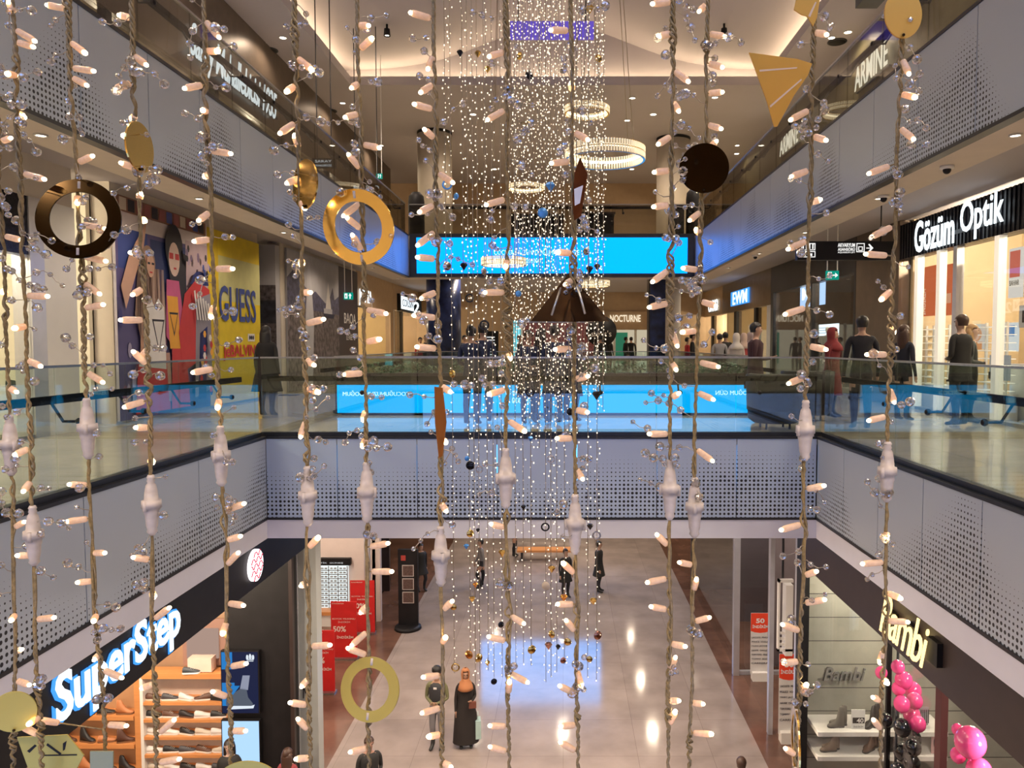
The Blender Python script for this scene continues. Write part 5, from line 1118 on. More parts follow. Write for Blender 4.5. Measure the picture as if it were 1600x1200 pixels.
t = thing('window_frame_display', 'white framed display panel with louvres leaning in the right shop window', 'display', (0, 0, 0)); a = U(1215, 1018, 16.0); b = U(1240, 906, 16.0); t.location = (a.x, 16, a.z)
lp(MB().box(a.x, a.x+.04, 16, 16.1, a.z, b.z).box(a.x+.16, b.x, 16, 16.25, a.z-.1, b.z-.12).box(a.x, b.x, 16, 16.1, b.z-.06, b.z).box(a.x, b.x, 16, 16.1, a.z, a.z+.05), 'white_frame', mt['white'], t)
q = MB()
for k in range(3): q.box(a.x+.03, a.x+.18, 16.02, 16.05, a.z+.12+k*.12, a.z+.17+k*.12)
lp(q, 'louvre', mt['white'], t); lp(MB().box(a.x+.1, a.x+.14, 16.1, 16.14, b.z, -1.44), 'hanging_rod', mt['frame'], t)
for i, (x, y) in enumerate(((7, 18.3), (6.6, 22))): plight(x, y, -2.3, 200, (1, .88, .8), 'round lamp in the right concourse shop, %s' % ['nearer', 'farther'][i], top=-1.44)
# benches far on the ground
t = thing('bench', 'long dark bench on the far concourse seen through the light curtain', 'bench', ((850-880)*31/F, 31, ZG)); MB().box(-1.1, 1.1, -.3, .3, .38, .46).build('seat', mt['wood'], t)
for s_ in (-.9, .9): MB().box(s_-.05, s_+.05, -.25, .25, 0, .38).build('leg', mt['frame'], t)
t = thing('display_counter', 'white counter with dark pictures on the far concourse', 'counter', ((860-880)*35/F, 35, ZG)); MB().box(-2.0, 2.0, -.4, .4, 0, 1.0).build('counter_body', mt['white'], t); MB().box(-2.05, 2.05, -.45, .45, 1.0, 1.05).build('counter_top', mt['lightsteel'], t)
for k in range(4): MB().box(-1.7+k*.95, -1.1+k*.95, -.41, -.40, .35, .85).build('dark_picture', mt['brownblack'], t)
# ================================================================== PEOPLE
_bodies = {}
def body_mesh(pose, build):
    """one continuous skinned body about 1.75 m tall, facing -y; returns mesh with regions as material slots 0 skin 1 top 2 bottom 3 shoes 4 lips 5 eyes"""
    key = (pose, build)
    if key in _bodies: return _bodies[key]
    V = []; E = []; Rr = []; G = []
    def a(p, r, g, par=None):
        V.append(p); Rr.append(r if isinstance(r, tuple) else (r, r)); G.append(g)
        if par is not None: E.append((par, len(V)-1))
        return len(V)-1
    fw = 1.0 if build == 'm' else .88
    pel = a((0, 0, .96), (.15*fw+.01, .105), 2)
    w_ = a((0, 0, 1.10), (.135*fw, .095), 1, pel); ch = a((0, .01, 1.28), (.155*fw, .11), 1, w_); uc = a((0, .01, 1.40), (.14*fw, .095), 1, ch)
    nk = a((0, .01, 1.49), .058, 0, uc); n2 = a((0, -.005, 1.54), .052, 0, nk)
    jw = a((0, -.018, 1.60), (.066, .074), 0, n2); md = a((0, -.012, 1.665), (.076, .092), 0, jw); tp = a((0, -.002, 1.725), (.062, .075), 0, md)
    stride = pose in ('walk',)
    for s in (-1, 1):
        sh = a((s*.155*fw, .01, 1.415), .062*fw, 1, uc); s2 = a((s*.20*fw, .01, 1.37), .055*fw, 1, sh)
        if pose == 'phone' or (pose == 'bag' and s > 0):
            el = a((s*.235*fw, .03, 1.13), .043, 1, s2); wr = a((s*.13, -.20, 1.12), .029, 1, el); hd = a((s*.09, -.27, 1.15), (.034, .018), 0, wr); d = Vector((-s*.2, -.8, .3)).normalized()
        elif pose == 'fold' :
            el = a((s*.235*fw, .02, 1.12), .043, 1, s2); wr = a((s*.06, -.17, 1.08), .029, 1, el); hd = a((s*.01, -.19, 1.08), (.034, .018), 0, wr); d = Vector((-s*.9, -.15, 0)).normalized()
        else:
            sw = (.10*s if stride else 0)
            el = a((s*.245*fw, .03+sw*.4, 1.10), .043, 1, s2); wr = a((s*.255*fw, -.03+sw, .88), .029, 1, el); hd = a((s*.25*fw, -.045+sw, .81), (.020, .034), 0, wr); d = Vector((0, -.12, -1)).normalized()
        hp = Vector(V[hd]); side = Vector((1, 0, 0)) if abs(d.x) < .5 and abs(d.z) < .6 else Vector((0, 1, 0)) if abs(d.x) < .5 else Vector((0, 0, 1))
        for k, (o_, L_) in enumerate(((-.024, .062), (-.008, .075), (.008, .070), (.024, .055))):
            b0 = a(tuple(hp+side*o_+d*.03), .0095, 0, hd); b1 = a(tuple(hp+side*o_*1.1+d*(.03+L_*.55)), .0085, 0, b0)
            a(tuple(hp+side*o_*1.1+d*(.03+L_*.95)+Vector((0, -.012, 0))), .007, 0, b1)
        t0 = a(tuple(hp-side*.030+d*.0), .010, 0, hd); a(tuple(hp-side*.048+d*.038), .008, 0, t0)
        st = (s*.16 if stride else 0)
        hip = a((s*.09, 0, .88), .104*fw, 2, pel); kn = a((s*.10, -.02-st*.9, .50), .072, 2, hip); cf = a((s*.10, .02-st*.6, .36), .068, 2, kn); an = a((s*.10, .03-st*.3, .09), .040, 3, cf)
        a((s*.105, .065-st*.3, .045), .036, 3, an); to = a((s*.11, -.10-st*.3, .04), (.044, .034), 3, an); a((s*.115, -.16-st*.3, .035), (.038, .028), 3, to)
    me = bpy.data.meshes.new('sk'); me.from_pydata(V, E, []); o = bpy.data.objects.new('sk', me); COL.objects.link(o)
    sk = o.modifiers.new('s', 'SKIN'); sk.use_smooth_shade = True
    lay = me.skin_vertices[0].data
    for i, r in enumerate(Rr): lay[i].radius = r; lay[i].use_root = (i == 0)
    ss = o.modifiers.new('u', 'SUBSURF'); ss.levels = 1; ss.render_levels = 1
    dg = bpy.context.evaluated_depsgraph_get(); m2 = bpy.data.meshes.new_from_object(o.evaluated_get(dg)); bpy.data.objects.remove(o)
    VV = [Vector(v) for v in V]
    for v in m2.vertices:          # nose, chin, eye sockets
        c = v.co
        if c.z > 1.56 and c.y < -.05:
            c.y -= .026*math.exp(-((c.x/.014)**2+((c.z-1.645)/.022)**2)); c.y -= .008*math.exp(-((c.x/.02)**2+((c.z-1.575)/.015)**2))
            for s in (-1, 1): c.y += .008*math.exp(-(((c.x-s*.03)/.014)**2+((c.z-1.668)/.012)**2))
    regs = []
    for p in m2.polygons:
        c = p.center; g = G[min(range(len(VV)), key=lambda i: (VV[i]-c).length-(.03 if 1.0 < c.z < 1.4 and G[i] == 1 else 0))]
        if c.z > 1.47 and abs(c.x) < .1: g = 0
        regs.append(g)
    m2.polygons.foreach_set('material_index', regs); m2.polygons.foreach_set('use_smooth', [True]*len(regs))
    _bodies[key] = (m2, regs); return _bodies[key]
HB = {'black': (.012, .010, .010), 'brown': (.06, .03, .02), 'blond': (.42, .26, .12)}
def person(label, x, y, z, rz, h=1.72, pose='stand', build='m', top=(.02, .02, .02), bottom=(.02, .02, .025), shoes=(.02, .02, .02), hair='black', hstyle='short', skin=(.50, .30, .21), coat=None, scarf=None, extra=None, group=None, tilt=0):
    t = thing('person', label, 'person', (x, y, z), group, rz); s = h/1.76; t.scale = (s, s, s)
    me0, regs = body_mesh(pose, build); me = me0.copy(); me.name = 'body'
    me.materials.clear()
    for m in (CM(skin, .5), CM(top, .8), CM(bottom, .8), CM(shoes, .5)): me.materials.append(m)
    me.polygons.foreach_set('material_index', regs)
    o = bpy.data.objects.new('body', me); COL.objects.link(o); o.parent = t
    for s_ in (-1, 1): MB().ball((s_*.030, -.092, 1.668), .011, 8, 6, sc=(1.3, .6, .8)).build('eye', CM((.03, .02, .02), .2), t)
    MB().ball((0, -.094, 1.605), .018, 10, 6, sc=(1.2, .35, .35)).build('mouth', CM((.38, .12, .10), .5), t)
    for s_ in (-1, 1): MB().ball((s_*.080, .0, 1.65), .02, 8, 6, sc=(.45, .7, 1.2)).build('ear', CM(skin, .5), t)
    hm = CM(HB.get(hair, (.02, .02, .02)), .45, noise=.25)
    if scarf is not None:
        sm = CM(scarf, .8)
        g = MB(); n = 20; vs = []; fs = []
        prof = [(.02, 1.795), (.06, 1.785), (.095, 1.745), (.108, 1.69), (.108, 1.63), (.10, 1.57), (.10, 1.52), (.15, 1.46), (.19, 1.40), (.20, 1.33)]
        for i, (r, zz) in enumerate(prof):
            for k in range(n):
                a_ = -PI/2+2*PI*(k+.5)/n; fr = max(0, -math.sin(a_)); op = 1.0
                rr = r
                x_ = rr*math.cos(a_)*.92; y_ = rr*math.sin(a_)*1.05+.012
                if 1.58 < zz < 1.74 and fr > .75: y_ += .03
                vs.append((x_, y_, zz))
        for i in range(len(prof)-1):
            for k in range(n):
                a_ = -PI/2+2*PI*(k+1)/n
                if prof[i+1][1] > 1.56 and prof[i][1] < 1.76 and -math.sin(a_) > .66: continue
                fs.append((i*n+k, i*n+(k+1) % n, (i+1)*n+(k+1) % n, (i+1)*n+k))
        fs.append(tuple(range(n)))
        g.add(vs, fs, 0, True); ob = g.build('headscarf', sm, t); sd = ob.modifiers.new('t', 'SOLIDIFY'); sd.thickness = .012; sd.offset = 1
    else:
        g = MB(); n = 20; m_ = 9; vs = []; fs = []
        low = 1.655 if hstyle == 'short' else 1.60
        for i in range(m_+1):
            ph = PI*.80*i/m_
            for k in range(n):
                a_ = 2*PI*k/n; sr = math.sin(ph) if ph < PI/2 else max(math.sin(ph), .86); x_ = .096*sr*math.cos(a_); y_ = .108*sr*math.sin(a_)+.014; zz = 1.685+.105*math.cos(ph)
                if math.sin(a_) < -.2 and zz < 1.715: zz = 1.715+.004*random.random(); 
                vs.append((x_, y_, zz))
        for i in range(m_):
            for k in range(n): fs.append((i*n+k, i*n+(k+1) % n, (i+1)*n+(k+1) % n, (i+1)*n+k))
        g.add(vs, fs, 0, True)
        if hstyle == 'long':
            g.lathe([(.06, 1.30), (.105, 1.36), (.115, 1.5), (.112, 1.62), (.095, 1.70)], (0, .045, 0), 18, sx=1.0, sy=.65)
        if hstyle == 'bun': g.ball((0, .10, 1.76), .05, 12, 8)
        if hstyle == 'beanie': g.lathe([(.098, 1.70), (.105, 1.72), (.10, 1.78), (.06, 1.82), (.01, 1.83)], (0, .005, 0), 18)
        g.build('hair' if hstyle != 'beanie' else 'woollen_hat', hm, t)
    if coat is not None:
        L_, w_ = coat[0], coat[1]
        g = MB(); prof = [(.24*w_, L_), (.235*w_, L_+.02), (.20*w_, .75), (.165, 1.0), (.155, 1.15), (.17, 1.30), (.17, 1.40), (.10, 1.47)]
        g.lathe(prof, (0, .01, 0), 24, sx=1.12, sy=.82)
        g.build('coat', CM(coat[2] if len(coat) > 2 else top, .85, noise=.1), t)
    if extra: extra(t)
    return t
def at(px, Y): return (px-PX0)*Y/F
def Yfeet(py, z):  # depth of a floor point at pixel row py
    d = U(880, py, 1.0)-Vector((0, 0, EYE)); return (z-EYE)/d.z
def bag(col, loc=(.27, -.03, .55), sz=(.05, .14, .16)):
    def f(t):
        MB().box(loc[0]-sz[0], loc[0]+sz[0], loc[1]-sz[1], loc[1]+sz[1], loc[2]-sz[2], loc[2]+sz[2]).tube([(loc[0], loc[1]-.08, loc[2]+sz[2]), (loc[0], loc[1], .80), (loc[0], loc[1]+.08, loc[2]+sz[2])], .006, 6).build('carried_bag', CM(col, .7), t)
    return f
# right gallery
person('person in a black suit seen from behind at the optician, looking down', at(1500, 12.5), 12.5, .012, R(205), 1.80, 'fold', hair='brown', skin=(.55, .36, .27), coat=(.72, .9))
person('person in a grey jacket and dark tie facing the person in black', 6.92, 13.0, .012, R(60), 1.66, 'fold', top=(.10, .12, .12), hair='blond', hstyle='long', skin=(.6, .42, .32))
person('person with long brown hair and dark jacket outside the optician', at(1412, 13.4), 13.4, .012, R(120), 1.66, 'stand', 'f', top=(.012, .015, .03), bottom=(.012, .012, .02), hair='brown', hstyle='long', skin=(.58, .38, .28))
person('person in a dark jumper seen from behind by the dark wall', at(1346, 12.0), 12.0, .012, R(170), 1.76, 'stand', top=(.015, .015, .022), hair='black')
person('person in a dark red headscarf and coat by the mannequins', at(1301, 14.0), 14.0, .012, R(50), 1.62, 'stand', 'f', top=(.16, .02, .025), scarf=(.20, .02, .025), coat=(.45, 1.0))
person('person in dark burgundy looking at a phone at the bridge corner', at(1181, 13.4), 13.4, .012, R(75), 1.70, 'phone', top=(.04, .012, .018), bottom=(.015, .015, .02), coat=(.6, .95), extra=bag((.01, .01, .012), (.26, .05, .75), (.07, .16, .18)))
person('person in a white headscarf and beige coat by the right shops', at(1150, 19.5), 19.5, .012, R(175), 1.60, 'stand', 'f', top=(.55, .50, .48), scarf=(.62, .58, .55), coat=(.5, 1.1))
person('person in a pale grey jumper with black hair by the right shops', at(1124, 21.9), 21.9, .012, R(185), 1.62, 'stand', 'm', top=(.42, .42, .46), hair='black')
person('person in black behind the pale grey jumper', at(1133, 23), 23, .012, R(160), 1.68, 'stand', hair='black', coat=(.6, .9))
person('person in a pink top with a pale headscarf in the right crowd', at(1162, 21), 21, .012, R(150), 1.62, 'stand', 'f', top=(.62, .12, .12), scarf=(.6, .45, .38))
person('person in a greyish headscarf right of the pink top', at(1171, 22.3), 22.3, .012, R(200), 1.66, 'stand', 'f', top=(.05, .04, .05), scarf=(.45, .36, .38))
person('person in a black cap far right of the navy pillar', at(1082, 27.0), 27.0, .012, R(80), 1.70, 'stand', hair='black', hstyle='beanie')
person('person in red sitting area beside the black cap', at(1074, 28.4), 28.4, .012, R(100), 1.58, 'stand', 'f', top=(.5, .02, .03), hair='black')
# left gallery and far left
person('person in black with black hair standing before the yellow poster', at(417, 14.2), 14.2, .012, R(175), 1.66, 'stand', 'f', hair='black', hstyle='long', coat=(.5, 1.15, (.012, .012, .014)))
person('person in black inside the gold lit shop', -8.6, 27.0, .012, R(100), 1.70, 'stand', hair='black')
person('person in red beside the left navy column', at(657, 31.0), 31.0, .012, R(30), 1.60, 'stand', 'f', top=(.45, .02, .03), hair='black')
person('person in black looking down beside the left navy column', at(666, 29.6), 29.6, .012, R(-60), 1.68, 'phone', hair='black', coat=(.6, 1.0))
# on the bridge in front of the blue band
for i, (px, Y, rz, hh, st, sc, lab) in enumerate(((737, 12.7, 170, 1.62, 'bun', None, 'person in dark blue on the bridge, farthest left of the group'), (755, 13.1, 190, 1.68, 'short', None, 'person in black on the bridge, close beside the left one'), (826, 13.0, 20, 1.56, 'short', None, 'person in dark blue coat on the bridge left of centre'),
        (846, 13.3, 160, 1.60, 'long', None, 'person in navy with long hair on the bridge, centre of the group'), (866, 12.9, 200, 1.64, 'short', None, 'person in black coat on the bridge right of centre'), (893, 13.2, 150, 1.60, 'short', (.03, .03, .08), 'person in dark headscarf on the bridge, farthest right of the group'))):
    person(lab, at(px, Y), Y, .012, R(rz), hh, 'stand' if i % 2 else 'fold', 'mf'[i % 2], top=(.015, .025, .07), bottom=(.012, .02, .05), hair='black', hstyle=st, scarf=sc, coat=(.5, .9) if i in (2, 4, 5) else None)
for i, px in enumerate((726, 812, 938)):
    person('distant dark dressed person past the bridge, %s from the left' % ordw(i), at(px, 28.5), 28.5, .012, R(40+70*i), 1.66, 'stand', hair='black')
for i, px in enumerate((952, 978, 986)):
    person('distant person in front of the bright fashion shop, %s from the left' % ordw(i), at(px, 38), 38, .012, R(40+70*i), 1.68, 'stand', hair='black')
# ground floor
def vest(t):
    MB().lathe([(.15, 1.0), (.155, 1.1), (.16, 1.3), (.14, 1.42), (.08, 1.47)], (0, .01, 0), 22, sx=1.1, sy=.82).build('waistcoat', CM((.03, .03, .035)), t)
    MB().box(-.035, .035, -.125, -.115, 1.36, 1.40).build('chest_logo', WHT, t)
Yg = 16.3
person('person in a camouflage jacket with black vest and grey trousers', at(678, Yg), Yg, ZG, R(-8), 1.78, 'fold', top=(.16, .16, .08), bottom=(.20, .19, .20), hstyle='beanie', hair='black', skin=(.40, .23, .15), extra=vest)
person('person in a long black abaya with orange headscarf, shopping bag in hand', at(724, Yg+.1), Yg+.1, ZG, R(10), 1.72, 'bag', 'f', top=(.02, .015, .014), bottom=(.02, .015, .014), scarf=(.42, .17, .07), skin=(.36, .20, .13), coat=(.12, 1.1), extra=lambda t: (bag((.42, .58, .55), (.27, -.03, .42), (.06, .13, .20))(t), MB().box(.06, .22, -.30, -.24, 1.0, 1.14).build('handbag', CM((.16, .05, .03)), t)))
person('person in black jacket cut off by the frame bottom near the gold ring', at(569, 13.6), 13.6, ZG, R(30), 1.66, 'phone', hair='brown', skin=(.4, .22, .16), coat=(.6, 1.0))
person('person in black with dark hair in front of the pale blue screen', at(344, 13.5), 13.5, ZG, R(15), 1.66, 'stand', 'f', hair='black', hstyle='long', skin=(.60, .42, .34), coat=(.5, 1.1))
person('person with dark reddish hair at the foot of the pale pier', at(438, 13.3), 13.3, ZG, R(170), 1.62, 'stand', 'f', hair='brown', hstyle='long', top=(.30, .05, .06))
person('dark dressed person walking on the far concourse by the kiosk', at(655, 27), 27, ZG, R(40), 1.70, 'walk', hair='black', coat=(.65, 1.1))
person('person in grey jacket and black trousers walking on the far concourse', at(749, 27.4), 27.4, ZG, R(-70), 1.76, 'walk', top=(.22, .21, .21), hair='black')
person('person in black standing on the far concourse behind the light curtain', at(884, 26.3), 26.3, ZG, R(30), 1.70, 'stand', hair='black', coat=(.6, 1.0))
person('person in a black coat at the right of the far concourse group', at(937, 26.9), 26.9, ZG, R(80), 1.82, 'stand', hair='black', coat=(.6, 1.1))
person('slim person in black far back on the concourse', at(803, 31.5), 31.5, ZG, R(80), 1.72, 'stand', hair='black')
person('person with dark brown hair at the bottom frame edge, right of the concourse', at(1166, 13.0), 13.0, ZG, R(170), 1.62, 'stand', hair='brown', top=(.1, .06, .05))
# mannequins in the dark shop on the right
def mannequin(x, y, label, top):
    t = thing('mannequin', label, 'mannequin', (x, y, .15), 'shop mannequins'); me0, regs = body_mesh('stand', 'm'); me = me0.copy(); me.materials.clear()
    for m in (mt['white'], CM(top), CM((.03, .03, .03)), CM((.03, .03, .03))): me.materials.append(m)
    me.polygons.foreach_set('material_index', regs); o = bpy.data.objects.new('mannequin_body', me); COL.objects.link(o); o.parent = t; t.rotation_euler.z = R(-70)
    MB().box(-.3, .3, -.3, .3, -.138, 0.02).build('plinth', mt['white'], t)
mannequin(WR+.6, WR*F/(1243-880)+.3, 'white mannequin in a grey shirt in the dark shop, the left one', (.15, .15, .16)); mannequin(WR+.6, WR*F/(1254-880)-.5, 'white mannequin in black jacket and pale shirt, the middle one', (.03, .03, .03)); mannequin(WR+.6, WR*F/(1311-880)+.3, 'white mannequin in a grey coat near the monitor, the right one', (.2, .2, .22))
# black stools / armchairs silhouettes on the right gallery
for i, (px, Y) in enumerate(((1212, 12.2), (1262, 13.6))):
    t = thing('armchair', 'round black armchair behind the right balustrade, the %s one' % ('left', 'right')[i], 'armchair', (at(px, Y), Y, .012), 'black armchairs')
    MB().lathe([(.34, .10), (.42, .16), (.43, .40), (.36, .42)], n=24).build('seat', mt['dark'], t)
    g = MB(); vs = []; fs = []; n = 20
    for k in range(n+1):
        a_ = -PI*.15+PI*1.3*k/n
        for (r, z) in ((.36, .3), (.44, .3), (.46, .86), (.38, .88)): vs.append((r*math.cos(a_), -r*math.sin(a_), z))
    for k in range(n):
        for j in range(4): fs.append((k*4+j, k*4+(j+1) % 4, k*4+4+(j+1) % 4, k*4+4+j))
    g.add(vs, fs, 0, True); g.build('backrest', mt['dark'], t)
    for k in range(4):
        a_ = PI/4+k*PI/2; MB().tube([(.26*math.cos(a_), .26*math.sin(a_), 0), (.26*math.cos(a_), .26*math.sin(a_), .12)], .018, 6).build('leg', mt['frame'], t)
# ================================================================== CENTRAL LIGHT CURTAIN
rc = random.Random(11)
led_proto = []
for k in range(3):
    a = R(120*k+20)
    q = MB(); dx = .022*math.cos(a)+.002; q.tube([(0, 0, 0), (dx, .01*math.sin(a), -.008)], .0016, 4, 0)
    q.ball((dx, .01*math.sin(a), -.012), 0.0053, 6, 4, 1, sc=(1, 1, 1.35)); me_o = q.build('led_light', [mt['wire'], mt['led']]); led_proto.append(me_o.data); bpy.data.objects.remove(me_o)
for k in range(3):
    a = R(120*k+80); q = MB(); dx = .012*math.cos(a); q.tube([(0, 0, 0), (dx, .008, -.006)], .0016, 4, 0)
    q.ball((dx, .008, -.010), 0.0041, 6, 4, 1, sc=(1, 1, 1.3)); me_o = q.build('led_light', [mt['wire'], mt['led']]); led_proto.append(me_o.data); bpy.data.objects.remove(me_o)
cords = []
for px, yb in ((697, 430), (710, 1052), (724, 470), (735, 1022), (743, 1072), (750, 1066), (758, 640), (763, 1048), (772, 1062), (785, 1058), (806, 1040), (818, 1036), (830, 1040), (843, 700), (853, 1066), (861, 1058), (870, 1050), (882, 1038), (900, 690), (918, 1058), (932, 1064), (942, 640)):
    cords.append((px, -30, yb, 11.0, 'long'))
for k in range(30):
    px = 799+k*4.9+rc.uniform(-2, 2); cords.append((px, -30, rc.uniform(545, 690), 7.6, 'short'))
cords.sort()
curtain = []
for i, (px, y0, yb, sp, kd) in enumerate(cords):
    Y = rc.uniform(5.6, 6.9) if kd == 'long' else rc.uniform(6.2, 7.6)
    if kd == 'short': Y += .0
    p0 = U(px, yb, Y); top = vz(p0.x)-.01
    t = thing('fairy_light_string', 'thin %s wire of tiny warm lights in the central curtain, %s from the left' % (kd, ordw(i)), 'light string', (p0.x, Y, p0.z), 'central light curtain')
    q = MB().tube([(0, 0, 0), (0, 0, top-p0.z)], .0022, 4); q.build('wire', mt['wire'], t)
    y = yb-rc.uniform(0, 6); n_ = 0
    jit = 1.0
    while y > -16 and n_ < 98:
        p = U(px, y, Y); m = led_proto[rc.randrange(6)]
        o = bpy.data.objects.new('led_light', m); COL.objects.link(o); o.parent = t; o.location = (0, 0, p.z-p0.z); o.rotation_euler = (0, 0, rc.uniform(-.6, .6)); n_ += 1
        y -= sp*rc.uniform(.55, 1.45)*(1.0 if y > 640 or kd == 'short' else 1.0)
    curtain.append((px, Y, yb))
# small pendants in the curtain
pend = [('disc', 848, 333, 8, 'blue'), ('disc', 810, 459, 5, 'blue'), ('disc', 699, 416, 7, 'grey'), ('disc', 756, 424, 5, 'grey'), ('diamond', 725, 416, 7, 'dark'), ('diamond', 921, 421, 7, 'dark'), ('diamond', 933, 417, 6, 'dark'), ('disc', 916, 393, 6, 'grey'),
        ('ring', 734, 466, 7, 'dark'), ('ring', 757, 508, 8, 'dark'), ('ring', 797, 387, 4, 'grey'), ('diamond', 860, 292, 9, 'blue'), ('ring', 699, 289, 8, 'blue'), ('disc', 713, 307, 5, 'blue'), ('diamond', 719, 84, 6, 'dark'), ('diamond', 747, 85, 6, 'gold'), ('diamond', 762, 109, 6, 'gold'),
        ('diamond', 921, 15, 8, 'gold'), ('disc', 827, 118, 7, 'dark'), ('disc', 812, 88, 6, 'gold'), ('disc', 935, 92, 6, 'gold'), ('disc', 880, 110, 6, 'grey'), ('disc', 707, 584, 6, 'gold'), ('ring', 828, 613, 7, 'dark'), ('ring', 871, 611, 7, 'dark'), ('diamond', 932, 617, 8, 'dark'), ('disc', 891, 643, 6, 'dark'), ('diamond', 829, 685, 5, 'blue'),
        ('disc', 730, 716, 4, 'blue'), ('disc', 735, 727, 7, 'dark'), ('ring', 749, 733, 6, 'grey'), ('ring', 861, 717, 6, 'grey'), ('diamond', 818, 792, 5, 'dark'), ('ring', 852, 823, 7, 'dark'), ('diamond', 922, 822, 6, 'dark'), ('ring', 932, 836, 7, 'grey'), ('disc', 735, 833, 6, 'gold'), ('diamond', 747, 828, 4, 'dark'), ('diamond', 729, 853, 5, 'blue'), ('diamond', 785, 863, 7, 'gold'),
        ('diamond', 862, 888, 7, 'gold'), ('diamond', 743, 913, 5, 'orange'), ('diamond', 738, 935, 6, 'gold'), ('disc', 709, 948, 5, 'gold'), ('disc', 853, 915, 7, 'cream'), ('diamond', 881, 933, 7, 'orange'), ('diamond', 927, 938, 7, 'gold'), ('disc', 783, 975, 5, 'dark'), ('disc', 862, 990, 6, 'gold'), ('disc', 934, 992, 7, 'copper'), ('diamond', 857, 1008, 7, 'copper'), ('disc', 831, 1014, 7, 'gold'), ('diamond', 872, 1010, 5, 'dark'), ('disc', 887, 1002, 6, 'gold'),
        ('disc', 733, 1022, 7, 'orange'), ('disc', 748, 1027, 7, 'gold'), ('ring', 712, 1042, 7, 'gold'), ('disc', 772, 1064, 5, 'dark'), ('disc', 880, 1031, 5, 'copper'), ('disc', 921, 1029, 5, 'gold'), ('diamond', 762, 1035, 5, 'gold')]
pcol = {'blue': CM((.10, .35, .80), .25, .3), 'grey': M('silver_mirror', (.55, .50, .48), .2, 1), 'dark': CM((.02, .02, .025), .2, .6), 'gold': mt['gold'], 'orange': M('copper_gold', (.85, .35, .08), .25, 1), 'cream': CM((.7, .55, .40), .4), 'copper': M('copper_mirror', (.55, .25, .18), .2, 1)}
for i, (kd, px, py, r_, cn) in enumerate(pend):
    c0 = min(curtain, key=lambda q: abs(q[0]-px)+(1000 if q[2] < py-30 else 0)); Y = c0[1]; 
    p = U(px, py, Y); r = r_*Y/F
    nm = {'disc': 'disc', 'ring': 'ring', 'diamond': 'faceted gem'}[kd]
    row = 'in the upper part' if py < 250 else 'by the blue screen' if py < 440 else 'above the bridge' if py < 600 else 'before the bridge panels' if py < 850 else 'over the ground floor'
    t = thing({'disc': 'disc_pendant', 'ring': 'ring_pendant', 'diamond': 'gem_pendant'}[kd], 'small %s %s pendant of the curtain, %s, %s down the curtain' % (cn, nm, row, ordw(i)), 'pendant', (p.x, Y-.012, p.z))
    ob = MB()
    if kd == 'disc': ob.lathe([(r*.96, -.003), (r, 0), (r*.96, .003)], n=20); o = ob.build('disc_plate', pcol[cn], t); o.rotation_euler = (PI/2, 0, R(rc.uniform(-40, 40)))
    elif kd == 'ring':
        pts = [(r*.82*math.cos(2*PI*k/24), 0, r*.82*math.sin(2*PI*k/24)) for k in range(25)]; ob.tube(pts, r*.18, 6, cap=False); ob.build('ring_body', pcol[cn], t)
    else:
        ob.lathe([(r*.02, -r), (r*.9, r*.25), (r*.55, r*.7), (r*.02, r*.72)], n=6, smooth=False); o = ob.build('gem_body', pcol[cn], t); o.rotation_euler = (0, 0, R(rc.uniform(0, 60)))
    MB().tube([(0, 0, r*.7), (c0[0] and 0, .012, r*1.5)], .0018, 4).build('hook', mt['wire'], t)
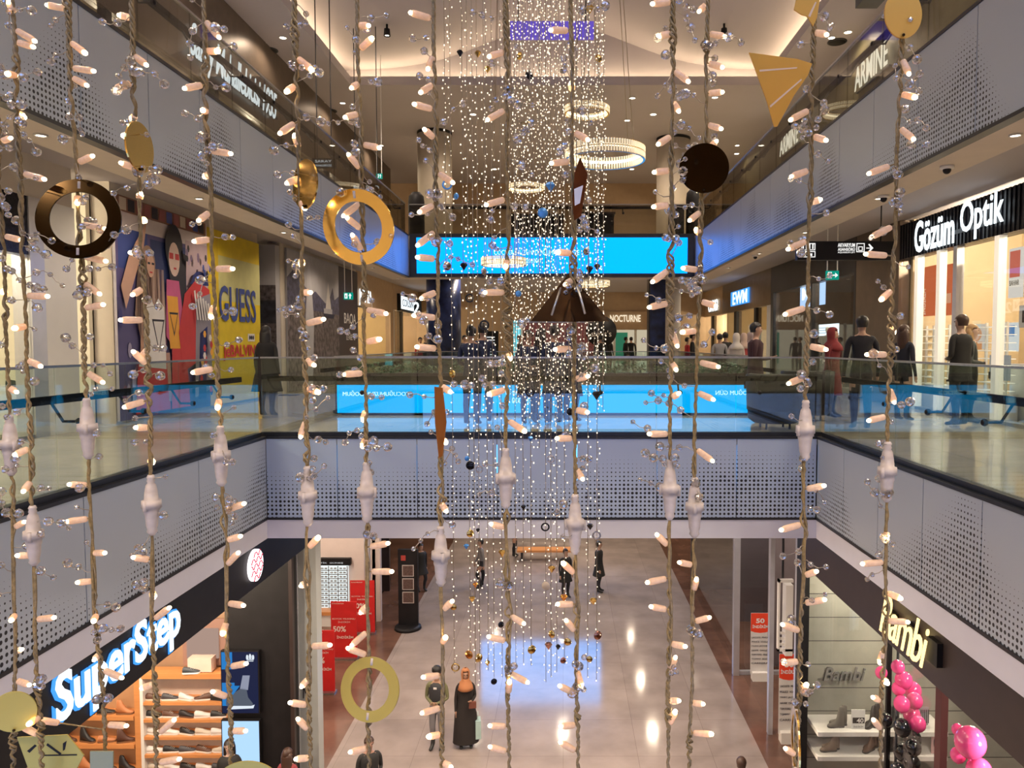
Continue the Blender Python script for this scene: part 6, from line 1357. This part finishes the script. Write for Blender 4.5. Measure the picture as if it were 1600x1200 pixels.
# ================================================================== FOREGROUND LIGHT STRINGS
ST = {
 'A': (1.50, [(-10, 18), (0, 20), (120, 25), (220, 28), (380, 35), (560, 42), (620, 45), (760, 50), (1000, 55), (1200, 66)], 790, [(15, 3, 22), (54, 64, 45), (51, 73, 65), (28, 125, 118), (37, 183, 176), (69, 280, 270), (74, 463, 462), (42, 515, 510), (63, 572, 562), (24, 710, 700), (37, 767, 750), (28, 868, 868), (84, 965, 968), (67, 1124, 1120), (35, 1135, 1150)]),
 'B': (1.62, [(300, 0), (450, 8), (600, 12), (700, 17), (800, 20), (1000, 24), (1210, 20)], 648, [(32, 375, 368), (5, 455, 462), (25, 612, 605), (37, 816, 825), (16, 216, 222), (28, 961, 961), (33, 1015, 1018), (45, 1070, 1062)]),
 'C': (1.55, [(-10, 102), (10, 105), (150, 112), (280, 120), (420, 128), (580, 133), (660, 137), (850, 143), (960, 150), (1050, 158), (1210, 168)], 622, [(74, 8, 14), (133, 83, 64), (146, 111, 106), (135, 133, 120), (144, 244, 256), (121, 317, 305), (163, 357, 350), (165, 408, 400), (155, 459, 440), (161, 476, 482), (160, 597, 580), (109, 757, 758), (105, 815, 810), (163, 864, 864), (122, 910, 908), (151, 966, 962), (190, 1059, 1045), (148, 1030, 1022), (197, 1134, 1132), (60, 1125, 1140)]),
 'D': (1.50, [(-10, 204), (0, 205), (120, 208), (250, 215), (400, 222), (560, 232), (720, 235), (950, 238), (1100, 243), (1210, 245)], 742, [(187, 24, 28), (228, 101, 85), (180, 139, 128), (206, 187, 180), (193, 212, 215), (190, 255, 265), (219, 303, 312), (226, 345, 342), (205, 395, 398), (208, 460, 450), (189, 500, 500), (209, 550, 572), (220, 560, 545), (195, 636, 625), (213, 668, 668), (238, 723, 718), (209, 871, 875), (240, 933, 925), (264, 950, 970), (222, 1075, 1068), (272, 1125, 1150), (280, 1186, 1192)]),
 'E': (1.52, [(-10, 318), (0, 318), (180, 322), (320, 330), (480, 335), (620, 343), (700, 345), (850, 352), (1000, 355), (1130, 360), (1210, 362)], 665, [(342, 58, 30), (340, 80, 80), (289, 138, 132), (318, 180, 174), (360, 240, 235), (320, 276, 272), (311, 344, 330), (304, 377, 374), (363, 420, 420), (330, 495, 475), (302, 582, 575), (340, 637, 622), (381, 787, 799), (375, 838, 845), (372, 864, 885), (380, 946, 942), (348, 990, 970), (384, 1037, 1042), (333, 1081, 1090), (383, 1142, 1142)]),
 'F': (1.48, [(-10, 459), (0, 460), (150, 463), (260, 468), (420, 472), (560, 475), (680, 480), (860, 480), (1000, 482), (1210, 485)], 728, [(487, 109, 88), (448, 143, 133), (438, 208, 190), (461, 212, 232), (449, 286, 278), (476, 325, 314), (471, 414, 405), (484, 457, 457), (505, 499, 507), (490, 570, 560), (497, 613, 605), (470, 682, 655), (497, 840, 858), (471, 915, 910), (515, 1008, 1010), (472, 1072, 1060), (454, 1098, 1102), (466, 1124, 1142), (463, 1186, 1184)]),
 'G': (1.54, [(-10, 556), (0, 557), (150, 562), (350, 567), (560, 570), (680, 572), (860, 574), (1000, 576), (1210, 577)], 722, [(575, 40, 40), (581, 60, 80), (550, 137, 130), (540, 183, 177), (592, 231, 225), (545, 242, 266), (537, 337, 315), (543, 341, 360), (551, 368, 395), (603, 490, 483), (593, 530, 535), (538, 585, 583), (568, 656, 640), (567, 697, 683), (606, 849, 855), (612, 893, 893), (564, 957, 945), (550, 1008, 985), (544, 1013, 1025), (580, 1120, 1130), (548, 1175, 1168)]),
 'H': (1.50, [(-10, 677), (0, 677), (150, 680), (330, 682), (480, 685), (700, 690), (800, 688), (950, 690), (1100, 692), (1210, 690)], 822, [(642, 20, 30), (669, 107, 85), (658, 144, 130), (648, 163, 172), (664, 203, 218), (707, 285, 268), (656, 331, 318), (653, 383, 360), (653, 402, 405), (659, 466, 455), (647, 493, 497), (652, 542, 545), (703, 612, 602), (696, 691, 685), (697, 798, 785), (706, 940, 955), (696, 996, 1005), (662, 1058, 1055), (660, 1114, 1105), (670, 1151, 1147), (704, 1198, 1190)]),
 'I': (1.58, [(-10, 790), (0, 790), (150, 792), (350, 793), (600, 793), (700, 790), (900, 793), (1210, 795)], 700, [(765, 88, 80), (762, 187, 170), (760, 320, 310), (790, 417, 405), (758, 457, 457), (797, 560, 550), (764, 616, 608), (768, 819, 825), (820, 674, 655), (818, 974, 960), (764, 995, 1002), (824, 1066, 1050), (796, 1065, 1085), (766, 1134, 1135), (766, 1167, 1175)]),
 'J': (1.52, [(-10, 892), (0, 892), (200, 894), (400, 896), (600, 897), (700, 898), (950, 900), (1210, 903)], 772, [(861, 47, 48), (893, 130, 142), (918, 218, 205), (862, 255, 252), (871, 394, 396), (884, 444, 436), (929, 498, 497), (868, 546, 545), (918, 588, 593), (917, 644, 640), (871, 685, 685), (910, 748, 730), (880, 880, 898), (872, 944, 944), (885, 970, 988), (908, 1072, 1045), (875, 1072, 1085), (877, 1135, 1132), (876, 1160, 1175)]),
 'K': (1.50, [(-10, 1052), (0, 1052), (200, 1050), (400, 1048), (600, 1048), (720, 1047), (900, 1046), (1050, 1045), (1210, 1043)], 718, [(1020, 6, 3), (1031, 56, 52), (1075, 127, 108), (1060, 173, 158), (1029, 225, 212), (1023, 269, 266), (1022, 323, 320), (1020, 440, 420), (1015, 480, 473), (1058, 540, 515), (1056, 577, 565), (1060, 615, 622), (1015, 678, 678), (1027, 836, 855), (1012, 910, 903), (1018, 948, 953), (1070, 1010, 1005), (1055, 1028, 1048), (1060, 1095, 1095), (1055, 1112, 1135)]),
 'L': (1.60, [(-10, 1105), (0, 1105), (200, 1103), (350, 1095), (500, 1092), (650, 1085), (800, 1086), (950, 1083), (1100, 1080), (1210, 1077)], 746, [(1093, 17, 6), (1132, 57, 52), (1128, 105, 98), (1128, 144, 146), (1126, 201, 194), (1119, 221, 238), (1090, 297, 283), (1078, 344, 330), (1088, 359, 367), (1068, 419, 422), (1118, 478, 470), (1066, 519, 517), (1122, 573, 565), (1114, 624, 612), (1113, 720, 700), (1062, 879, 883), (1088, 905, 925), (1108, 965, 972), (1098, 1100, 1098), (1112, 1147, 1145)]),
 'M': (1.50, [(-10, 1272), (0, 1272), (100, 1269), (300, 1266), (450, 1262), (600, 1260), (700, 1256), (900, 1255), (1050, 1250), (1210, 1243)], 625, [(1291, 54, 50), (1236, 187, 170), (1290, 219, 212), (1237, 276, 265), (1281, 312, 317), (1232, 389, 375), (1227, 491, 480), (1290, 546, 540), (1233, 599, 588), (1287, 759, 765), (1221, 828, 818), (1275, 893, 900), (1288, 937, 943), (1223, 976, 987), (1225, 1036, 1033), (1260, 1070, 1085), (1228, 1170, 1180)]),
 'N': (1.54, [(-10, 1411), (50, 1410), (150, 1405), (300, 1400), (500, 1393), (620, 1388), (700, 1387), (830, 1385), (950, 1383), (1100, 1378), (1210, 1374)], 690, [(1420, 115, 90), (1430, 152, 146), (1427, 217, 198), (1358, 271, 255), (1362, 370, 352), (1353, 397, 400), (1377, 468, 452), (1355, 554, 554), (1396, 520, 510), (1397, 628, 605), (1358, 657, 650), (1385, 839, 830), (1348, 881, 878), (1407, 935, 925), (1418, 972, 970), (1375, 1035, 1015), (1386, 1067, 1060), (1365, 1090, 1095), (1365, 1125, 1140)]),
}
NEAR = {'A': 'second from the left edge, beside the leftmost', 'B': 'leftmost, at the very left frame edge', 'C': 'third from the left, through the dark ring', 'D': 'under a small gold disc, fourth from left', 'E': 'fifth from the left, before the yellow poster', 'F': 'sixth from the left, with a turned gold disc',
        'G': 'seventh from the left, through two gold rings', 'H': 'eighth from the left, carrying a narrow gold plate', 'I': 'thick knotted one in the curtain', 'J': 'the one carrying the dark pyramid', 'K': 'fifth from the right, knotted thickly at shop height', 'L': 'fourth from the right, carrying a dark disc at the top', 'M': 'second from right, with slotted plates', 'N': 'rightmost, under a gold disc'}
NEAR['K'] = 'left one of the close pair right of centre'; NEAR['L'] = 'right one of the close pair, under a dark disc'
def interp(tab, y):
    if y <= tab[0][0]: return tab[0][1]
    for (a, b), (c_, d) in zip(tab, tab[1:]):
        if y <= c_: return b+(d-b)*(y-a)/(c_-a)
    return tab[-1][1]
def mk_bulb():
    q = MB(); q.lathe([(.0022, 0), (.0044, .002), (.0050, .006), (.0054, .028), (.0050, .033), (.0034, .036), (.001, .037)], n=12); b = q.build('bulb', mt['bulb'])
    q = MB(); q.ball((0, 0, .001), .0040, 10, 6, sc=(1, 1, 1.25)); t1 = q.build('lit_tip', mt['tip']); q = MB(); q.ball((0, 0, 0), .0046, 10, 6, sc=(1, 1, 1.2)); t2 = q.build('lit_tip', mt['tipb'])
    r = (b.data, t1.data, t2.data)
    for o in (b, t1, t2): bpy.data.objects.remove(o)
    return r
BD, T1, T2 = mk_bulb()
def bead_me(seed):
    r = random.Random(seed); import bmesh
    bm = bmesh.new(); bmesh.ops.create_icosphere(bm, subdivisions=2, radius=1.0)
    for v in bm.verts: v.co *= r.uniform(.93, 1.03)
    me = bpy.data.meshes.new('glass_bead'); bm.to_mesh(me); bm.free(); me.materials.append(mt['bead']); return me
BM_ = [bead_me(i) for i in range(4)]
def conn_me():
    s = .00125; q = MB()
    q.lathe([(r*s, -y*s) for y, r in ((0, 3.5), (4, 5), (6, 4), (10, 5), (12, 4), (16, 6), (26, 7.5), (40, 8.5), (40, 11.5), (52, 12), (52, 9), (60, 9), (64, 8), (80, 7), (86, 5.5), (90, 6.5), (94, 4), (96, 3))][::-1], n=18)
    q.tube([(-.0135, 0, -40*s), (-.0135, 0, -56*s)], .0035, 6); q.tube([(.0135, 0, -42*s), (.0135, 0, -58*s)], .0035, 6)
    o = q.build('connector', mt['conn']); m = o.data; bpy.data.objects.remove(o); return m
CN = conn_me()
rb = random.Random(23)
strings = {}
for key, (Y, tab, cy0, bulbs) in ST.items():
    tab = sorted(tab); ybot = 1235; ytop = tab[0][0] if key == 'B' else -25
    b0 = U(interp(tab, ybot), ybot, Y)
    t = thing('light_string', 'foreground light string with glass beads, %s' % NEAR[key], 'light string', b0, 'foreground light strings')
    strings[key] = (t, Y, tab)
    def P(y, px=None): return U(interp(tab, y) if px is None else px, y, Y)
    # twisted cord: two strands winding round the path; broken at the connector
    ph = rb.uniform(0, 6); knots = [rb.uniform(0, 1200) for _ in range(3)]
    for s_ in range(3):
        pts = []; y = -25 if key != 'B' else -25
        while y <= ybot:
            c0 = P(y) if key != 'B' or y >= 300 else P(y, -8+y*.02)
            px_amp = 2.1+.9*math.sin(y*.013+ph*2)
            for kk in knots: px_amp += 3.2*math.exp(-((y-kk)/16)**2)
            if key == 'I' and 430 < y < 560: px_amp += 4.5*math.sin(PI*(y-430)/130)
            if key == 'K' and 300 < y < 560: px_amp += 2.6*math.sin(PI*(y-300)/260)
            if cy0-6 < y < cy0+100: px_amp = .9
            an = y*.17*(1+.12*math.sin(y*.01+s_))+s_*2*PI/3+ph
            pts.append(c0+Vector((math.cos(an), math.sin(an)*.8, 0))*px_amp*Y/F+Vector((math.sin(y*.03+ph)*.0012, 0, 0))); y += 4
        top = pts[0].copy(); top.z = vz(top.x)-.005
        pts = [top]+pts
        q = MB().tube([p-b0 for p in pts], (.0027 if s_ < 2 else .0022), 6); q.build('cord_strand', mt['cord'], t)
    o = bpy.data.objects.new('connector', CN); COL.objects.link(o); o.parent = t; o.location = P(cy0)-b0; o.rotation_euler = (0, 0, rb.uniform(0, 3)); o.scale = (Y/1.5*1.25, Y/1.5*1.25, Y/1.5)
    for (tx, ty, by) in bulbs:
        base = P(by); tip = U(tx, ty, Y-.012*rb.uniform(-1, 1)); v = tip-base; L_ = max(v.length, .010); d = v.normalized()
        o = bpy.data.objects.new('bulb', BD); COL.objects.link(o); o.parent = t; st_ = base+d*min(.006, L_*.15); ln = (tip-st_).length
        if ln > .042: st_ = tip-d*.042; ln = .042
        if v.length < .010: d = Vector((rb.uniform(-.4, .4), -1, -.2)).normalized(); st_ = base; ln = .022; tip = base+d*ln
        o.location = st_-b0; o.rotation_mode = 'QUATERNION'; o.rotation_quaternion = d.to_track_quat('Z', 'Y'); o.scale = (1.28, 1.28, ln/.037)
        bright = (abs(tx-interp(tab, ty)) < 7) or rb.random() < .10
        q = bpy.data.objects.new('lit_tip', T2 if bright else T1); COL.objects.link(q); q.parent = o; q.location = (0, 0, .036); q.scale = (.85, .85, .037/ln*1.05)
        if st_ != base: MB().tube([base-b0, st_-b0], .0016, 5).build('lead', mt['cord'], t)
    # glass beads on thin wires
    y = rb.uniform(0, 40); nb = 0
    while y < 1200:
        if nb > 44: break
        s_ = rb.choice((-1, 1)); n_ = rb.choice((1, 2, 2, 3)); path = [P(y)]
        px = interp(tab, y); py = y; ang = rb.uniform(-.9, 1.0)
        for k in range(n_):
            stp = rb.uniform(10, 26); ang += rb.uniform(-.7, .9); px += s_*stp*math.cos(ang); py += stp*math.sin(ang)
            if abs(px-interp(tab, y)) > 62: break
            yy = Y+rb.uniform(-.04, .05); p = U(px, py, yy); path.append(p); r = rb.choice((4.2, 5, 6, 6.5, 8))*yy/F*.95
            o = bpy.data.objects.new('glass_bead', BM_[rb.randrange(4)]); COL.objects.link(o); o.parent = t; o.location = p-b0; o.scale = (r, r, r); o.rotation_euler = (rb.uniform(0, 3), rb.uniform(0, 3), 0); nb += 1
        sm = [path[0]-b0]
        for a, b in zip(path, path[1:]): m_ = (a+b)/2-b0+Vector((0, 0, rb.uniform(-.006, .006))); sm += [m_, b-b0]
        if len(sm) > 1: MB().tube(sm, .00085, 4).build('bead_wire', mt['wire'], t)
        y += rb.uniform(14, 58)
    # small clump of beads
    for kk in range(3):
        yc = rb.uniform(20, 1180)
        for j in range(3):
            p = U(interp(tab, yc)+rb.uniform(-12, 12), yc+rb.uniform(-10, 10), Y-.01); r = rb.choice((5, 6.5, 8))*Y/F
            o = bpy.data.objects.new('glass_bead', BM_[rb.randrange(4)]); COL.objects.link(o); o.parent = t; o.location = p-b0; o.scale = (r, r, r); o.rotation_euler = (rb.uniform(0, 3), rb.uniform(0, 3), 0)
# ================================================================== HANGING GOLD ORNAMENTS
def flat_ring(name, label, key, px, py, Rpx, rpx, m, tilt=0, turn=0, th=.0035, sx=1.0, dy=-.016):
    Y = strings[key][1]+dy; c = U(px, py, Y); R_ = Rpx*Y/F; r = rpx*Y/F
    t = thing(name, label, 'ornament', c); q = MB(); n = 56; vs = []; fs = []
    for i in range(n):
        a = 2*PI*i/n
        for (rr, yy) in ((r, -th/2), (R_, -th/2), (R_, th/2), (r, th/2)): vs.append((sx*rr*math.cos(a), yy, rr*math.sin(a)))
    for i in range(n):
        for k in range(4): fs.append((i*4+k, i*4+(k+1) % 4, ((i+1) % n)*4+(k+1) % 4, ((i+1) % n)*4+k))
    q.add(vs, fs); o = q.build('ring_plate', m, t); t.rotation_euler = (R(tilt), 0, R(turn))
    for s_ in (1, -1): MB().lathe([(.0035, -.004), (.0035, .010)], (0, 0, s_*(R_+r)/2-.002), 8).build('tie', mt['conn'], t)
    return t
def disc(label, key, px, py, Rpx, m, tilt=0, turn=0, dy=-.016, ry=1.0, ty=1):
    Y = strings[key][1]+dy; c = U(px, py, Y); R_ = Rpx*Y/F
    t = thing('disc_ornament', label, 'ornament', c); q = MB(); q.slab([(R_*math.cos(2*PI*i/40), R_*ry*math.sin(2*PI*i/40)) for i in range(40)], (0, .0015, 0), (1, 0, 0), (0, 0, 1), .003)
    q.build('disc_plate', m, t); t.rotation_euler = (R(tilt), 0, R(turn)); MB().ball((0, -.004, -ty*R_*ry*.88), .003, 8, 6).build('rivet', mt['bronze_mirror'], t); return t
flat_ring('ring_ornament', 'dark bronze mirror ring hanging before the white wall at the left', 'C', 123, 342, 62, 42, mt['bronze_mirror'], tilt=-6, turn=8)
flat_ring('ring_ornament', 'bright gold ring hanging at the left of the blue screen', 'G', 560, 355, 58, 39, mt['gold'], tilt=14, turn=-10)
flat_ring('ring_ornament', 'olive gold ring hanging over the red sale banners', 'G', 578, 1077, 50, 33, mt['gold2'], tilt=-12, turn=-12)
flat_ring('ring_ornament', 'copper gold ring turned edge on at the lower right string', 'M', 1243, 1160, 54, 42, mt['gold'], turn=80)
disc('gold disc turned sideways on the fourth string from the left', 'D', 218, 230, 38, mt['gold'], turn=89)
disc('gold disc turned sideways below the left ceiling edge, sixth string', 'F', 477, 288, 38, mt['gold'], turn=-44)
disc('dark mirror disc hanging before the right upper glass', 'L', 1100, 263, 38, mt['bronze_mirror'], turn=-8)
disc('flat gold oval disc cut by the top edge at the right', 'N', 1411, 22, 30, mt['goldflat'], ry=1.22, turn=6)
disc('olive gold disc before the lit sign at the lower left edge', 'A', 22, 1112, 33, mt['gold2'], turn=14)
disc('olive gold disc peeking up at the bottom edge under the trainer screen', 'E', 388, 1222, 50, mt['gold2'], ry=.7)
def plate(name, label, key, pts, m, slots=(), dy=-.02, turn=0, th=.003):
    """cut-out plate: outline and slots in photograph pixels at the string's depth"""
    Y = strings[key][1]+dy; cx = sum(p[0] for p in pts)/len(pts); cy_ = sum(p[1] for p in pts)/len(pts); c = U(cx, cy_, Y)
    t = thing(name, label, 'ornament', c)
    def L2(p): q = U(p[0], p[1], Y)-c; return (q.x, q.z)
    q = MB(); q.slab([L2(p) for p in pts], (0, 0, 0), (1, 0, 0), (0, 0, 1), th); q.build('plate_body', m, t)
    if slots:
        for s_ in slots: MB().slab([L2(p) for p in s_], (0, -th-.0002, 0), (1, 0, 0), (0, 0, 1), .0004).build('slot', CM((.75, .55, .35), .4) if m == mt['goldflat'] else mt['dark'], t)
    t.rotation_euler = (0, 0, R(turn)); return t
plate('slotted_plate', 'slotted gold triangular plate at the upper right', 'M', [(1170, 83), (1245, 93), (1268, 100), (1262, 118), (1240, 150), (1214, 198), (1209, 199), (1198, 160)], mt['goldflat'], [[(1186, 110), (1245, 106), (1244, 108), (1186, 113)], [(1202, 166), (1251, 124), (1252, 126), (1203, 169)]])
plate('slotted_plate', 'small slotted brown gold plate at the top edge on the second string from the right', 'M', [(1240, 16), (1246, -12), (1282, -12), (1276, 28), (1270, 42), (1260, 26), (1252, 24)], mt['goldflat'], [[(1262, 26), (1273, 4), (1275, 5), (1265, 28)]])
plate('slotted_plate', 'olive gold hexagonal slotted plate at the lower left', 'C', [(28, 1151), (106, 1147), (132, 1179), (118, 1206), (96, 1230), (50, 1212)], mt['gold2'], [[(44, 1172), (56, 1162), (59, 1164), (48, 1175)], [(76, 1160), (98, 1176), (95, 1178), (74, 1163)], [(100, 1160), (106, 1156), (103, 1170), (100, 1172)], [(66, 1178), (122, 1177), (122, 1179), (66, 1180)]])
plate('square_plate', 'dull olive square plate at the bottom edge below the tan boots', 'C', [(142, 1173), (178, 1173), (178, 1232), (142, 1232)], CM((.30, .29, .16), .4, .4))
plate('narrow_plate', 'narrow copper gold plate seen nearly edge on, left of the curtain', 'H', [(679, 604), (692, 606), (698, 660), (692, 712), (686, 716), (680, 660)], M('copper_plate', (.32, .14, .06), .2, 1))
plate('narrow_plate', 'small dark edge-on plate with a white print beside the large chandelier', 'J', [(906, 246), (918, 272), (914, 300), (908, 338), (897, 345), (894, 310), (898, 270)], M('dark_copper', (.20, .08, .05), .2, 1), [[(897, 296), (911, 290), (906, 318), (898, 322)]])
for ob in bpy.data.objects['narrow_plate.001'].children if 'narrow_plate.001' in bpy.data.objects else []:
    if ob.name.startswith('slot'): ob.data.materials[0] = WHT; ob.name = 'white_print'
# pyramid
Y = strings['J'][1]-.03
t = thing('pyramid_ornament', 'dark bronze mirror pyramid ornament hanging right of centre', 'ornament', U(890, 502, Y))
o0 = t.location.copy(); ap = U(890, 425, Y+.05)-o0; A_ = U(829, 502, Y+.02)-o0; B_ = U(952, 502, Y+.02)-o0; C_ = U(892, 503, Y-.035)-o0; D_ = U(895, 498, Y+.11)-o0
q = MB().add([ap, A_, C_, B_, D_], [(0, 1, 2), (0, 2, 3), (0, 3, 4), (0, 4, 1), (1, 4, 3, 2)]); q.build('pyramid_body', M('brown_mirror', (.045, .025, .014), .15, 1), t)
for s_ in ((862, 492, 876, 450), (914, 490, 902, 446)):
    a = U(s_[0], s_[1], Y-.03)-o0; b = U(s_[2], s_[3], Y+.005)-o0; MB().tube([a, b], .0022, 6).build('seam', mt['steel'], t)
MB().tube([ap, ap+Vector((0, 0, .03))], .0015, 5).build('hook', mt['wire'], t)
